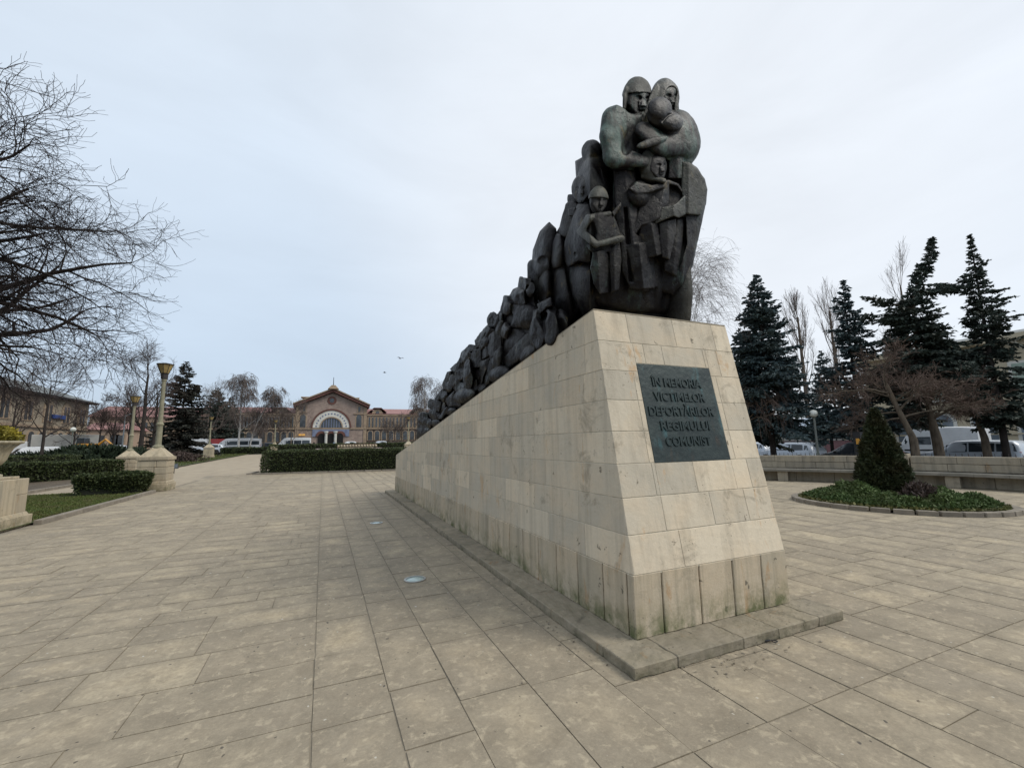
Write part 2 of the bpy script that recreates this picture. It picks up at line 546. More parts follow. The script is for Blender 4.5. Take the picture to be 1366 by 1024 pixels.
# kerb along the left edge and the planted ground behind it
M_kerb = plain('kerb_stone', (.27, .235, .19), (.19, .165, .13), scale=6, rough=.9, bmp=.4, bscale=30, rnd=.5)
mb = MB()
y = 13.15
while y < 20.2:
    y2 = min(20.3, y+rg.uniform(.8, 1.1)); mb.box((-5.7, (y+y2)/2, .045), (.15, y2-y-.012, .11)); y = y2
tag(mb.build('kerb', M_kerb, bevel=.012), 'low pale kerb edging the small lawn beside the plaza', 'kerb')
sheet('lawn_bed', frange(-9.7, -5.78, .4), frange(12.0, 21.2, .4), .05, M_lawn)
sheet('garden_path', frange(-10.3, -5.7, .5), frange(21.2, 26.4, .5), .004, M_pave_far)
sheet('soil_strip', frange(-40, -10.3, 1), frange(20, 45, 1), .04, M_soil)
mb = MB()
y = 19.8
while y < 30:
    mb.box((-10.22, y+.48, .05), (.15, .95, .14)); y += .97
tag(mb.build('kerb', M_kerb, bevel=.012), 'pale kerb between the bare soil strip and the side path', 'kerb')
sheet('far_lawn', frange(-30, -10.4, 1), frange(43, 80, 1), .06, M_lawn)

# grass
def grass(name, xs, ys, n, h, mat, keep=None, z0=.05):
    P = np.stack([RNG.uniform(*xs, n), RNG.uniform(*ys, n)], 1)
    if keep is not None: P = P[keep(P[:, 0], P[:, 1])]
    n = len(P); z = gz(P[:, 0], P[:, 1])+z0
    a = RNG.uniform(0, 2*math.pi, n); w = RNG.uniform(.006, .014, n)*(h/.05)**.5; hh = h*RNG.uniform(.5, 1.3, n)
    ln = RNG.normal(0, .5, (n, 2))*hh[:, None]
    B = np.stack([P[:, 0], P[:, 1], z], 1)
    s = np.stack([np.cos(a)*w, np.sin(a)*w, np.zeros(n)], 1)
    T = B+np.concatenate([ln, hh[:, None]], 1)
    V = np.stack([B-s, B+s, T], 1).reshape(-1, 3)
    o = add_mesh(name, V, np.arange(3*n).reshape(-1, 3), mat, rnd=RNG.random(n))
    return tag(o, kind='stuff')


M_grass = leafmat('grass_blades', (.045, .075, .015), (.11, .13, .03), (.10, .085, .035), scale=3)
o = grass('lawn_grass', (-9.6, -5.85), (13.4, 21.1), 40000, .05, M_grass, keep=lambda x, y: ~((x > -8.2) & (y > 19.4) & (RNG.random(len(x)) < .75)))
tag(o, 'short winter grass of the small lawn behind the kerb', 'grass')
o = grass('verge_grass', (-30, -10.5), (43.2, 79), 30000, .16, M_grass)
tag(o, 'thin green grass under the tall dark spruce', 'grass')
# ---------------------------------------------------------------- monument plinth
M_shaft = stonemat('limestone_shaft', (.68, .585, .445), (.47, .42, .335), (.21, .18, .135), streak=.3, rnd=.7, warm=(.68, .53, .36))
M_basec = stonemat('limestone_base', (.52, .435, .32), (.40, .35, .265), (.17, .16, .12), moss=(.12, .13, .06), zmoss=(.10, .36), streak=.5, rnd=.5, warm=(.56, .43, .28))
M_step = stonemat('limestone_step', (.34, .29, .215), (.235, .205, .155), (.085, .078, .058), moss=(.085, .085, .05), zmoss=(-.02, .11), streak=.3, rnd=.6, warm=(.38, .32, .23))
M_mortar = plain('pale_mortar', (.52, .47, .37), (.34, .31, .245), scale=8, rough=.95, bmp=.3)
M_gap = plain('dark_gap', (.05, .048, .042), scale=8, rough=.95, bmp=0)
X0, X1, Y0, YB = 2.2576, 4.0426, 2.8782, 15.1376
ZS, ZB, ZT, ZE = .08, .5506, 2.8245, 1.2471
YT = 3.2962
SL = (YT-Y0)/(ZT-ZB)
ztop = lambda y: ZT+(y-YT)*(ZE-ZT)/(YB-YT)
yfr = lambda z: Y0+(z-ZB)*SL
xl = lambda z: X0+.012+(z-ZB)*.0075
xr = lambda z: X1-.012-(z-ZB)*.0076
base = (X0+.89, Y0, 0)
mon = thing('monument_plinth', 'long wedge of pale limestone blocks carrying the bronze crowd, dark plaque on its front', 'plinth', base)
rg = random.Random(5)
mb = MB(base)
mb.box(((1.985+4.262)/2, (2.57+15.45)/2, .036), (4.262-1.985, 15.45-2.57, .068))
def stepbox(xa, xb, ya, yb):
    g = .003
    mb.box(((xa+xb)/2, (ya+yb)/2, .0405+rg.uniform(-.001, .001)), (xb-xa-2*g, yb-ya-2*g, .079), rnd=rg.random())
for xa, xb in ((1.974, 2.36), (2.36, 3.02), (3.02, 3.42), (3.42, 3.93), (3.93, 4.2737)): stepbox(xa, xb, 2.558, 2.92)
y = 2.92
while y < 15.4:
    y2 = min(15.47, y+rg.uniform(.9, 1.3)); stepbox(1.974, 2.4, y, y2); stepbox(3.9, 4.2737, y, y2); y = y2
mb.rough('step', M_step, mon, 4, .022, .09, .006)
mb = MB(base); mb.box(((X0+X1)/2, (Y0+YB)/2, (ZS+ZB)/2), (X1-X0-.05, YB-Y0-.05, ZB-ZS-.012)); mb.build('base_core', M_gap, mon)
mb = MB(base)
zc, hz = (ZS+ZB)/2+.001, ZB-ZS
def basebox(xa, xb, ya, yb):
    mb.box(((xa+xb)/2, (ya+yb)/2, zc), (xb-xa, yb-ya, hz), rnd=rg.random())
fx = [X0+.085, 2.542, 2.947, 3.336, 3.70, X1-.085]
fx = [X0, 2.542, 2.947, 3.336, 3.70, X1]
for xa, xb in zip(fx[:-1], fx[1:]): basebox(xa+(0 if xa == X0 else .006), xb-(0 if xb == X1 else .006), Y0, Y0+.08)
y = Y0+.096; yn = 3.30-.008
while y < YB-.1:
    for x_ in (X0, X1-.08): basebox(x_, x_+.08, y, min(yn-.008, YB-.08))
    y = yn+.008; yn += .411
basebox(X0, X1, YB-.07, YB)
mb.rough('base_course', M_basec, mon, 3, .008, .07, .006)

zs = [ZB, .842, 1.128, 1.403, 1.681, 1.960, 2.236, 2.522, ZT]
mb = MB(base)
e_ = .0022
# core
P = [(yfr(ZB)+e_, ZB-.01), (yfr(ZT)+e_, ZT-.004), (YB-e_, ZE-.004), (YB-e_, ZB-.01)]
n = len(P)
Vc = [(X0+.012+e_+(z-ZB)*.0075, y_, z) for y_, z in P]+[(X1-.012-e_-(z-ZB)*.0076, y_, z) for y_, z in P]
i = np.arange(4); j = (i+1) % 4
mb.add(Vc, [np.array([[0, 1, 2, 3]]), np.array([[7, 6, 5, 4]]), np.stack([i, i+4, j+4, j], 1)])
mb.build('shaft_core', M_mortar, mon)


def clip(poly, f):
    out = []
    for k in range(len(poly)):
        a, b_ = poly[k], poly[(k+1) % len(poly)]
        fa, fb = f(*a), f(*b_)
        if fa >= 0: out.append(a)
        if fa*fb < 0:
            s = fa/(fa-fb); out.append((a[0]+s*(b_[0]-a[0]), a[1]+s*(b_[1]-a[1])))
    return out


mb = MB(base)
for side in (0, 1):
    for k in range(8):
        za, zb = zs[k]+.003, zs[k+1]-.003
        y = 2.7
        first = True
        while y < YB:
            y2 = y+(rg.uniform(.75, 1.15) if first else rg.uniform(.55, .98)); first = False
            p = [(y+.0022, za), (y2-.0022, za), (y2-.0022, zb), (y+.0022, zb)]
            p = clip(p, lambda a, c: (a-yfr(c)-.001)) if len(p) > 2 else p
            p = clip(p, lambda a, c: (YB-a)) if len(p) > 2 else p
            p = clip(p, lambda a, c: ztop(a)-c) if len(p) > 2 else p
            if len(p) > 2:
                o_ = -rg.uniform(0, .002)
                pts = [((xl(c) if side == 0 else xr(c))+o_, a, c) for a, c in p]
                mb.prism(pts if side == 0 else pts[::-1], (.02 if side == 0 else -.02, 0, 0), rnd=rg.random())
            y = y2
fr = [[.46], [.21, .62], [.30, .72], [.24, .53, .86], [.22, .74], [.24, .76], [.20, .75], [.25, .36, .64, .74, .99], [.21, .55, .84]]
fr = [[.30], [.23, .55, .80], [.21, .48, .88], [.2, .8], [.2, .8], [.2, .8], [.30, .43, .74, .85], [.22, .55, .86]]
for k in range(8):
    za, zb = zs[k]+.003, zs[k+1]-.003
    cuts = [0]+fr[k]+[1]
    for a, b2 in zip(cuts[:-1], cuts[1:]):
        w_ = X1-X0-.024
        xa, xb = X0+.012+a*w_+.0022, X0+.012+b2*w_-.0022
        def fpt(x_, z_):
            lo, hi = xl(z_), xr(z_)
            return (min(max(x_, lo), hi), yfr(z_)-.0005, z_)
        segs = [(xa, xb, za, zb)]
        if zb > 1.40 and za < 2.32:       # leave the recess of the plaque free
            segs = []
            for (p, q, r_, s_) in ((xa, min(xb, 2.678), za, zb), (max(xa, 3.612), xb, za, zb), (max(xa, 2.678), min(xb, 3.612), max(za, 2.322), zb), (max(xa, 2.678), min(xb, 3.612), za, min(zb, 1.398))):
                if q-p > .02 and s_-r_ > .02: segs.append((p, q, r_, s_))
        r0 = rg.random()
        for (p, q, r_, s_) in segs:
            mb.prism([fpt(p, r_), fpt(q, r_), fpt(q, s_), fpt(p, s_)], (0, .02, 0), rnd=r0)
mb.prism([(xl(ZE), YB, ZB), (xr(ZE), YB, ZB), (xr(ZE), YB, ZE), (xl(ZE), YB, ZE)], (0, -.01, 0))
mb.rough('shaft', M_shaft, mon, 3, .0045, .06, .003)
# sloping top bed of mortar
mb = MB(base)
mb.prism([(xl(ZT)+.004, YT+.002, ZT+.001), (xr(ZT)-.004, YT+.002, ZT+.001), (xr(ZE)-.004, YB-.003, ZE+.001), (xl(ZE)+.004, YB-.003, ZE+.001)], (0, 0, .012))
mb.build('top_bed', M_step, mon)

# plaque
m, t, b = newmat('plaque_bronze')
v = coords(t)
col = mixc(t, noise(t, v, 5, 6, .65, .4, .65), (.014, .024, .024), (.030, .044, .041))
col = mixc(t, mth(t, 'MULTIPLY', noise(t, v, 2.6, 5, .6, .58, .72, stretch=(3, 3, .8)), .7), col, (.05, .13, .14))
col = mixc(t, mth(t, 'MULTIPLY', noise(t, v, 3.4, 6, .6, .60, .75, stretch=(3, 3, .6)), .7), col, (.045, .03, .018))
t.links.new(col, b.inputs['Base Color']); b.inputs['Metallic'].default_value = .35; b.inputs['Roughness'].default_value = .5
bump(t, b, noise(t, v, 16, 6, .6, 0, 1), .55, .012)
M_plaque = m
up = np.array([0, SL, 1.0]); up /= np.linalg.norm(up)
nrm = np.array([0, -1.0, SL]); nrm /= np.linalg.norm(nrm)
fp = lambda x_, z_, o_=0: np.array([x_, yfr(z_), z_])+nrm*o_
mb = MB(base)
mb.prism([fp(2.682, 1.402, .002), fp(3.608, 1.402, .002), fp(3.608, 2.318, .002), fp(2.682, 2.318, .002)], -nrm*.012)
pq = mb.build('plaque', M_plaque, mon, bevel=.002)
M_letter = plain('letter_bronze', (.030, .044, .042), (.017, .028, .028), scale=20, metal=.35, rough=.45, bmp=.3, bscale=60)
rows = [('ÎN MEMORIA', 2.815, 3.44, 2.105), ('VICTIMELOR', 2.81, 3.45, 1.965), ('DEPORTĂRILOR', 2.72, 3.525, 1.825), ('REGIMULUI', 2.825, 3.43, 1.688), ('COMUNIST', 2.85, 3.40, 1.545)]
VV = []; FF = []; nn = 0
for s_, xa, xb, zb in rows:
    cu = bpy.data.curves.new('lettering', 'FONT'); cu.body = s_; cu.size = 1; cu.extrude = .11; cu.offset = .022; cu.resolution_u = 4
    ob = bpy.data.objects.new('lettering', cu); COL.objects.link(ob)
    bpy.context.view_layer.update()
    me = bpy.data.meshes.new_from_object(ob.evaluated_get(bpy.context.evaluated_depsgraph_get()))
    bpy.data.objects.remove(ob); bpy.data.curves.remove(cu)
    v_ = np.zeros(len(me.vertices)*3); me.vertices.foreach_get('co', v_); v_ = v_.reshape(-1, 3)
    lo, hi = v_[:, 0].min(), v_[:, 0].max()
    base_y = 0
    caps = .70
    sx = (xb-xa)/(hi-lo); sy = .083/caps
    x_ = xa+(v_[:, 0]-lo)*sx; h_ = (v_[:, 1]-base_y)*sy; o_ = v_[:, 2]*.085
    p0 = np.array([0, yfr(zb), zb])
    W = p0[None]+np.stack([x_, 0*x_, 0*x_], 1)+h_[:, None]*up+(o_[:, None]+.002)*nrm
    by = {}
    for p in me.polygons: by.setdefault(len(p.vertices), []).append(list(p.vertices))
    bpy.data.meshes.remove(me)
    add_mesh('lettering', W-np.array(base), [np.array(f) for f in by.values()], M_letter, pq)
# ---------------------------------------------------------------- bronze crowd, modelled as signed distance fields
class Frame:
    """a modelling space over the monument: u,v measured in a survey grid, w = depth behind the surface of the crowd"""
    def __init__(s, ox, oy, sc, D0):
        s.ox, s.oy, s.sc, s.D0 = ox, oy, sc, D0

    def world(s, U, V, Wd):
        px, py = s.ox+U/s.sc, s.oy+V/s.sc
        D0 = s.D0(px, py)
        D = D0*(1+Wd/(FPX*s.sc))
        d = FWD[None]+RGT[None]*((px-PW/2)/FPX)[:, None]+UPV[None]*((PH/2-py)/FPX)[:, None]
        return d*D[:, None]+EYE


class Field:
    def __init__(s, lo, hi, h):
        ax = [np.arange(lo[k], hi[k]+h[k], h[k], dtype=np.float32) for k in range(3)]
        s.ax = ax; s.shape = tuple(len(a) for a in ax)
        s.x, s.y, s.z = np.meshgrid(*ax, indexing='ij')
        s.d = np.full(s.shape, 1e4, np.float32)

    # primitives return distance arrays
    def ell(s, c, r, rot=0):
        x, y, z = s.x-c[0], s.y-c[1], s.z-c[2]
        if rot:
            ca, sa = math.cos(R(rot)), math.sin(R(rot)); x, y = x*ca+y*sa, -x*sa+y*ca
        k0 = np.sqrt((x/r[0])**2+(y/r[1])**2+(z/r[2])**2)+1e-6
        k1 = np.sqrt((x/r[0]**2)**2+(y/r[1]**2)**2+(z/r[2]**2)**2)+1e-9
        return k0*(k0-1)/k1

    def cone(s, a, ra, b, rb, sz=1.0):
        a = np.array(a, np.float32); b = np.array(b, np.float32)
        x, y, z = s.x-a[0], s.y-a[1], (s.z-a[2])/sz
        d = b-a; d[2] /= sz
        t_ = np.clip((x*d[0]+y*d[1]+z*d[2])/(d@d), 0, 1)
        return np.sqrt((x-t_*d[0])**2+(y-t_*d[1])**2+(z-t_*d[2])**2)-(ra+(rb-ra)*t_)

    def poly(s, pts, z, hz, ridge=None, rnd=4, tilt=0, bul=0):
        """an outline with thickness hz about depth z; ridge=(u, slope) folds the front to an edge at u"""
        P = np.array(pts, np.float32)
        X, Y = s.x[:, :, 0], s.y[:, :, 0]
        d2 = np.full(X.shape, 1e9, np.float32); sg = np.ones(X.shape, np.float32)
        n = len(P)
        for i in range(n):
            a, b = P[i], P[i-1]
            e = b-a; wx, wy = X-a[0], Y-a[1]
            t_ = np.clip((wx*e[0]+wy*e[1])/(e@e), 0, 1)
            d2 = np.minimum(d2, (wx-e[0]*t_)**2+(wy-e[1]*t_)**2)
            c1 = Y >= a[1]; c2 = Y < b[1]; c3 = e[0]*wy > e[1]*wx
            fl = (c1 & c2 & c3) | (~c1 & ~c2 & ~c3)
            sg[fl] *= -1
        d = (sg*np.sqrt(d2)+rnd)[:, :, None]
        zz = s.z-z
        if ridge is not None:
            x0, k = ridge[0], ridge[1]
            lean = ridge[2] if len(ridge) > 2 else 0
            zz = zz-k*np.abs(s.x-(x0+lean*(s.y-P[:, 1].mean())))
        if bul:
            uc, vc = (P[:, 0].min()+P[:, 0].max())/2, (P[:, 1].min()+P[:, 1].max())/2
            hu, hv = (P[:, 0].max()-P[:, 0].min())/2, (P[:, 1].max()-P[:, 1].min())/2
            zz = zz-bul*(((s.x-uc)/hu)**2+.6*((s.y-vc)/hv)**2)
        if tilt: zz = zz-tilt*(s.y-P[:, 1].mean())
        dz = np.abs(zz)-(hz-rnd)
        q = np.sqrt(np.maximum(d, 0)**2+np.maximum(dz, 0)**2)+np.minimum(np.maximum(d, dz), 0)
        return q-rnd

    def box(s, c, h, rot=0, yaw=0, rnd=3):
        x, y, z = s.x-c[0], s.y-c[1], s.z-c[2]
        if rot:
            ca, sa = math.cos(R(rot)), math.sin(R(rot)); x, y = x*ca+y*sa, -x*sa+y*ca
        if yaw:
            ca, sa = math.cos(R(yaw)), math.sin(R(yaw)); x, z = x*ca+z*sa, -x*sa+z*ca
        q = [np.abs(x)-h[0]+rnd, np.abs(y)-h[1]+rnd, np.abs(z)-h[2]+rnd]
        o = np.sqrt(sum(np.maximum(k, 0)**2 for k in q))
        return o+np.minimum(np.maximum(np.maximum(q[0], q[1]), q[2]), 0)-rnd

    def half(s, p, n):
        n = np.array(n, float); n /= np.linalg.norm(n)
        return (s.x-p[0])*n[0]+(s.y-p[1])*n[1]+(s.z-p[2])*n[2]

    # combining
    def add(s, d, k=0):
        if k:
            h = np.clip(.5+.5*(s.d-d)/k, 0, 1); s.d = s.d*(1-h)+d*h-k*h*(1-h)
        else: s.d = np.minimum(s.d, d)
        return s

    def cut(s, d, k=0):
        if k:
            h = np.clip(.5-.5*(s.d+d)/k, 0, 1); s.d = s.d*(1-h)-d*h+k*h*(1-h)
        else: s.d = np.maximum(s.d, -d)
        return s

    def keep(s, d):
        s.d = np.maximum(s.d, d); return s

    def local(s, c, ang, h, roll=0, pitch=0):
        """coordinates of a head: right, up, forward in half head heights; ang turns the face to the right"""
        x, y, z = s.x-c[0], -(s.y-c[1]), -(s.z-c[2])
        ca, sa = math.cos(R(roll)), math.sin(R(roll)); x, y = x*ca+y*sa, -x*sa+y*ca
        ca, sa = math.cos(R(ang)), math.sin(R(ang))
        f = z*ca+x*sa; r = x*ca-z*sa
        cp, sp = math.cos(R(pitch)), math.sin(R(pitch))
        f, y = f*cp+y*sp, y*cp-f*sp
        k = h/2
        return r/k, y/k, f/k, k

    def head(s, c, ang, h, roll=0, pitch=0, mouth=True, k=3):
        r, y, f, q = s.local(c, ang, h, roll, pitch)
        el = lambda cx, cy, cz, a, b_, c_: s._e(r-cx, y-cy, f-cz, a, b_, c_)
        d = el(0, 0, -.03, .66, 1.0, .78)
        # planes of the face, jaw tapering to the chin
        for sx in (-1, 1):
            n = np.array([sx*.58, -.05, .81]); n /= np.linalg.norm(n)
            d = np.maximum(d, r*n[0]+y*n[1]+f*n[2]-.60)
            n = np.array([sx*.82, -.52, .12]); n /= np.linalg.norm(n)
            d = np.maximum(d, r*n[0]+y*n[1]+f*n[2]-.66)
        # brow ledge: the face below the brow sits back
        face = np.maximum(np.maximum(y-.22, -(f-.5)), -y-.95)
        d = np.maximum(d, -np.maximum(face, -(.0+.56-f)))
        for sx in (-1, 1):
            d = np.maximum(d, -el(sx*.29, .11, .60, .20, .11, .17))
        # nose: a straight wedge
        w = .085+.075*np.clip((.3-y)/.6, 0, 1)
        fr = .60+.26*np.clip((.3-y)/.55, 0, 1)
        nose = np.maximum(np.maximum(np.abs(r)-w*(1.0), f-fr+np.abs(r)*.7), np.maximum(y-.32, -.30-y))
        nose = np.maximum(nose, .2-f)
        d = np.minimum(d, nose)
        if mouth:
            d = np.maximum(d, -el(0, -.52, .62, .20, .045, .16))
        s.add(d*q, k)
        return s

    @staticmethod
    def _e(x, y, z, a, b, c):
        k0 = np.sqrt((x/a)**2+(y/b)**2+(z/c)**2)+1e-6
        k1 = np.sqrt((x/a**2)**2+(y/b**2)**2+(z/c**2)**2)+1e-9
        return k0*(k0-1)/k1

    def capped(s, c, ang, h, roll=0, pitch=0, rim=.30, big=1.14):
        r, y, f, q = s.local(c, ang, h, roll, pitch)
        d = s._e(r, y-.02, f+.03, .66*big, 1.0*big, .80*big)
        line = rim-.16*np.clip(-f, 0, 1)*1.0+.10*f-.12*r*r
        d = np.maximum(d, line-y)
        d = np.maximum(d, -np.maximum(s._e(r, y, f, .62, .95, .72), y-(rim+.12)))
        s.add(d*q, 2)
        return s

    def hood(s, c, ang, h, roll=0, pitch=0, wide=.52, tall=.86, big=1.2, low=-1.05):
        r, y, f, q = s.local(c, ang, h, roll, pitch)
        d = s._e(r, y-.02, f+.06, .72*big, 1.0*big, .88*big)
        op = s._e(r, y+.14, f-.95, wide, tall, .95)
        d = np.maximum(d, -op)
        d = np.maximum(d, low-y)
        s.add(d*q, 2)
        return s

    def mesh(s, frame, name, mat, parent, org, smooth=True):
        d = s.d
        nx, ny, nz_ = s.shape
        d[0] = d[-1] = 1; d[:, 0] = d[:, -1] = 1; d[:, :, 0] = d[:, :, -1] = 1
        neg = d < 0
        # cells with a sign change
        c = neg[:-1, :-1, :-1].astype(np.int8)
        tot = np.zeros((nx-1, ny-1, nz_-1), np.int8)
        for a in (0, 1):
            for b in (0, 1):
                for e in (0, 1):
                    tot += neg[a:nx-1+a, b:ny-1+b, e:nz_-1+e]
        act = (tot > 0) & (tot < 8)
        ci = np.argwhere(act)
        idx = np.full(act.shape, -1, np.int64); idx[act] = np.arange(len(ci))
        acc = np.zeros((len(ci), 3), np.float32); cnt = np.zeros(len(ci), np.float32)
        cor = [(a, b, e) for a in (0, 1) for b in (0, 1) for e in (0, 1)]
        vals = {k: d[ci[:, 0]+k[0], ci[:, 1]+k[1], ci[:, 2]+k[2]] for k in cor}
        for k in cor:
            for ax_ in range(3):
                if k[ax_] == 0:
                    k2 = list(k); k2[ax_] = 1; k2 = tuple(k2)
                    va, vb = vals[k], vals[k2]
                    cr = (va < 0) != (vb < 0)
                    t_ = np.where(cr, va/(va-vb+1e-12), 0)
                    p = np.array(k, np.float32)[None]+np.zeros((len(ci), 3), np.float32)
                    p[:, ax_] += t_
                    acc[cr] += p[cr]; cnt[cr] += 1
        loc = ci+acc/cnt[:, None]
        faces = []
        for ax_ in range(3):
            u, w = (ax_+1) % 3, (ax_+2) % 3
            sl0 = [slice(None)]*3; sl1 = [slice(None)]*3
            sl0[ax_] = slice(0, -1); sl1[ax_] = slice(1, None)
            e0, e1 = neg[tuple(sl0)], neg[tuple(sl1)]
            ed = np.argwhere(e0 != e1)
            ok = (ed[:, u] > 0) & (ed[:, w] > 0) & (ed[:, u] < s.shape[u]-1) & (ed[:, w] < s.shape[w]-1)
            ed = ed[ok]
            fl = e0[ed[:, 0], ed[:, 1], ed[:, 2]]
            def cell(du, dw):
                q = ed.copy(); q[:, u] -= du; q[:, w] -= dw
                return idx[q[:, 0], q[:, 1], q[:, 2]]
            Q = np.stack([cell(0, 0), cell(1, 0), cell(1, 1), cell(0, 1)], 1)
            Q[~fl] = Q[~fl][:, ::-1]
            faces.append(Q)
        U = s.ax[0][0]+loc[:, 0]*(s.ax[0][1]-s.ax[0][0])
        V = s.ax[1][0]+loc[:, 1]*(s.ax[1][1]-s.ax[1][0])
        Wd = s.ax[2][0]+loc[:, 2]*(s.ax[2][1]-s.ax[2][0])
        P = frame.world(U, V, Wd)
        F = np.concatenate(faces)
        # make the winding outward (u,v,w runs right, down, away)
        o = add_mesh(name, P-np.array(org), F, mat, parent, smooth)
        sm = o.modifiers.new('smooth', 'SMOOTH'); sm.factor = .5; sm.iterations = 5
        tx = bpy.data.textures.get('hewn') or bpy.data.textures.new('hewn', 'CLOUDS')
        tx.noise_scale = .13; tx.noise_depth = 2
        dm = o.modifiers.new('hewn', 'DISPLACE'); dm.texture = tx; dm.strength = .012 if frame.sc < 3 else .028; dm.mid_level = .5; dm.texture_coords = 'LOCAL'
        return o

    def facet(s, c, r, seed, k=3, at_=.74):
        """ellipsoid with a few flats hammered into it"""
        d = s.ell(c, r)
        q = random.Random(seed)
        u = [(s.x-c[0])/r[0], (s.y-c[1])/r[1], (s.z-c[2])/r[2]]
        for _ in range(k):
            n = np.array([q.uniform(-1, 1), q.uniform(-1, .6), q.uniform(-1.2, -.1)]); n /= np.linalg.norm(n)
            d = np.maximum(d, (u[0]*n[0]+u[1]*n[1]+u[2]*n[2]-at_*q.uniform(.92, 1.12))*min(r[:2]))
        return d


def bronze(name, pk, gk, pale=0):
    m, t, b = newmat(name)
    v = coords(t)
    col = mixc(t, noise(t, v, 2.3, 7, .65, .35, .68), (.005, .004, .0045), (.013, .0105, .0115))
    pat = noise(t, v, 2.4, 8, .74, .50-pk*.06, .66-pk*.05, dist=.5)
    col = mixc(t, mth(t, 'MULTIPLY', pat, .45+.45*pk), col, (.048, .046, .038))
    gr = noise(t, v, 2.1, 7, .72, .60-gk*.09, .70-gk*.05, stretch=(1.8, 1.8, .6))
    col = mixc(t, mth(t, 'MULTIPLY', gr, .55+.4*gk), col, (.075, .115, .10))
    col = mixc(t, mth(t, 'MULTIPLY', noise(t, v, 3.6, 6, .65, .60, .70), .7), col, (.13, .10, .05))
    if pale: col = mixc(t, mth(t, 'MULTIPLY', noise(t, v, 9, 7, .7, .25, .6), pale), col, (.105, .108, .088))
    geo = t.nodes.new('ShaderNodeNewGeometry')
    rp = t.nodes.new('ShaderNodeMapRange'); rp.inputs[1].default_value = .515; rp.inputs[2].default_value = .60
    t.links.new(geo.outputs['Pointiness'], rp.inputs[0])
    col = mixc(t, mth(t, 'MULTIPLY', mth(t, 'MULTIPLY', rp.outputs[0], .8), noise(t, v, 5, 5, .6, .3, .6)), col, (.095, .09, .072))
    vo = t.nodes.new('ShaderNodeTexVoronoi'); vo.inputs['Scale'].default_value = 30
    nd = t.nodes.new('ShaderNodeVectorMath'); nd.operation = 'MULTIPLY_ADD'; nn_ = t.nodes.new('ShaderNodeTexNoise'); nn_.inputs['Scale'].default_value = 9
    t.links.new(v, nn_.inputs['Vector']); t.links.new(nn_.outputs['Color'], nd.inputs[0]); nd.inputs[1].default_value = (.06, .06, .06); t.links.new(v, nd.inputs[2])
    t.links.new(nd.outputs[0], vo.inputs['Vector'])
    r2 = t.nodes.new('ShaderNodeMapRange'); r2.inputs[1].default_value = .08; r2.inputs[2].default_value = .3
    t.links.new(vo.outputs['Distance'], r2.inputs[0])
    pit = mth(t, 'MULTIPLY', mth(t, 'SUBTRACT', 1.0, r2.outputs[0]), noise(t, v, 4.5, 4, .6, .42, .62))
    col = mixc(t, mth(t, 'MULTIPLY', pit, .7), col, (.005, .005, .005))
    hh = mth(t, 'SUBTRACT', mth(t, 'ADD', mth(t, 'MULTIPLY', noise(t, v, 7, 8, .66, 0, 1), .75), .25), mth(t, 'MULTIPLY', pit, .25))
    t.links.new(col, b.inputs['Base Color'])
    b.inputs['Metallic'].default_value = .1
    t.links.new(mth(t, 'ADD', mth(t, 'MULTIPLY', noise(t, v, 3, 5), .25), .38), b.inputs['Roughness'])
    b.inputs['Specular IOR Level'].default_value = .22
    bump(t, b, hh, .7, .04)
    return m


M_bronze = bronze('weathered_bronze', .35, .1)
M_bronzeg = bronze('green_streaked_bronze', .6, 1.25)
M_bronzep = bronze('pale_worn_bronze', .7, .4, .5)

sbase = (3.15, 3.5, 2.83)
scu = thing('bronze_sculpture', 'dark bronze crowd of deported families crowding down the sloping top of the limestone plinth', 'sculpture', sbase)


def D_front(px, py):
    """depth of the front group: a corner nearest the viewer, running back along both faces"""
    zx = (px-680)*2.844; zy = (py-80)*2.844
    a = 4.40+.0016*np.maximum(zx-305, 0)+.0056*np.maximum(305-zx, 0)
    return a+.0003*np.clip(600-zy, 0, 600)+.0004*np.maximum(zy-780, 0)


FA = Frame(680, 80, 2.844, D_front)
H = 2.4


def field(x0, x1, y0, y1, z0, z1, h=H): return Field((x0, y0, z0), (x1, y1, z1), (h, h, h*1.25))


# --- man with the round cap
f = field(325, 560, 95, 700, -70, 230)
f.add(f.poly([(405, 172), (437, 186), (470, 225), (500, 300), (500, 350), (470, 425), (400, 418), (362, 385), (345, 330), (341, 280), (352, 225), (375, 192)], 50, 62, ridge=(412, .55, .05), rnd=16))
f.add(f.cone((396, 222, 30), 46, (386, 290, 0), 45), 14)
f.add(f.cone((384, 290, 0), 42, (404, 366, -8), 46), 10)
f.add(f.cone((400, 366, -5), 46, (508, 386, -34), 22), 12)
f.cut(f.ell((452, 300, -30), (24, 66, 60), 14), 8)
f.cut(f.cone((430, 205, -5), 4, (470, 300, -5), 7), 4)
f.add(f.poly([(440, 200), (500, 210), (520, 330), (430, 330)], 80, 60, rnd=12), 10)
f.add(f.poly([(395, 400), (470, 400), (480, 690), (385, 690)], 90, 75, ridge=(418, .8), rnd=8), 4)
f.cut(f.poly([(424, 430), (436, 430), (428, 690), (414, 690)], 30, 30, rnd=2))
f.head((486, 152, 78), 27, 152, roll=-4)
man = f.mesh(FA, 'standing_figure', M_bronzeg, scu, sbase)
man['label'] = 'man in a round cap with his arm bent across'
f = field(410, 560, 45, 210, -30, 190)
f.capped((484, 146, 80), 27, 150, roll=-4, rim=.26, big=1.10)
f.add(f.poly([(440, 100), (460, 112), (440, 190), (428, 185), (430, 130)], 90, 45, rnd=8), 6)
f.mesh(FA, 'cap', M_bronzep, man, sbase)

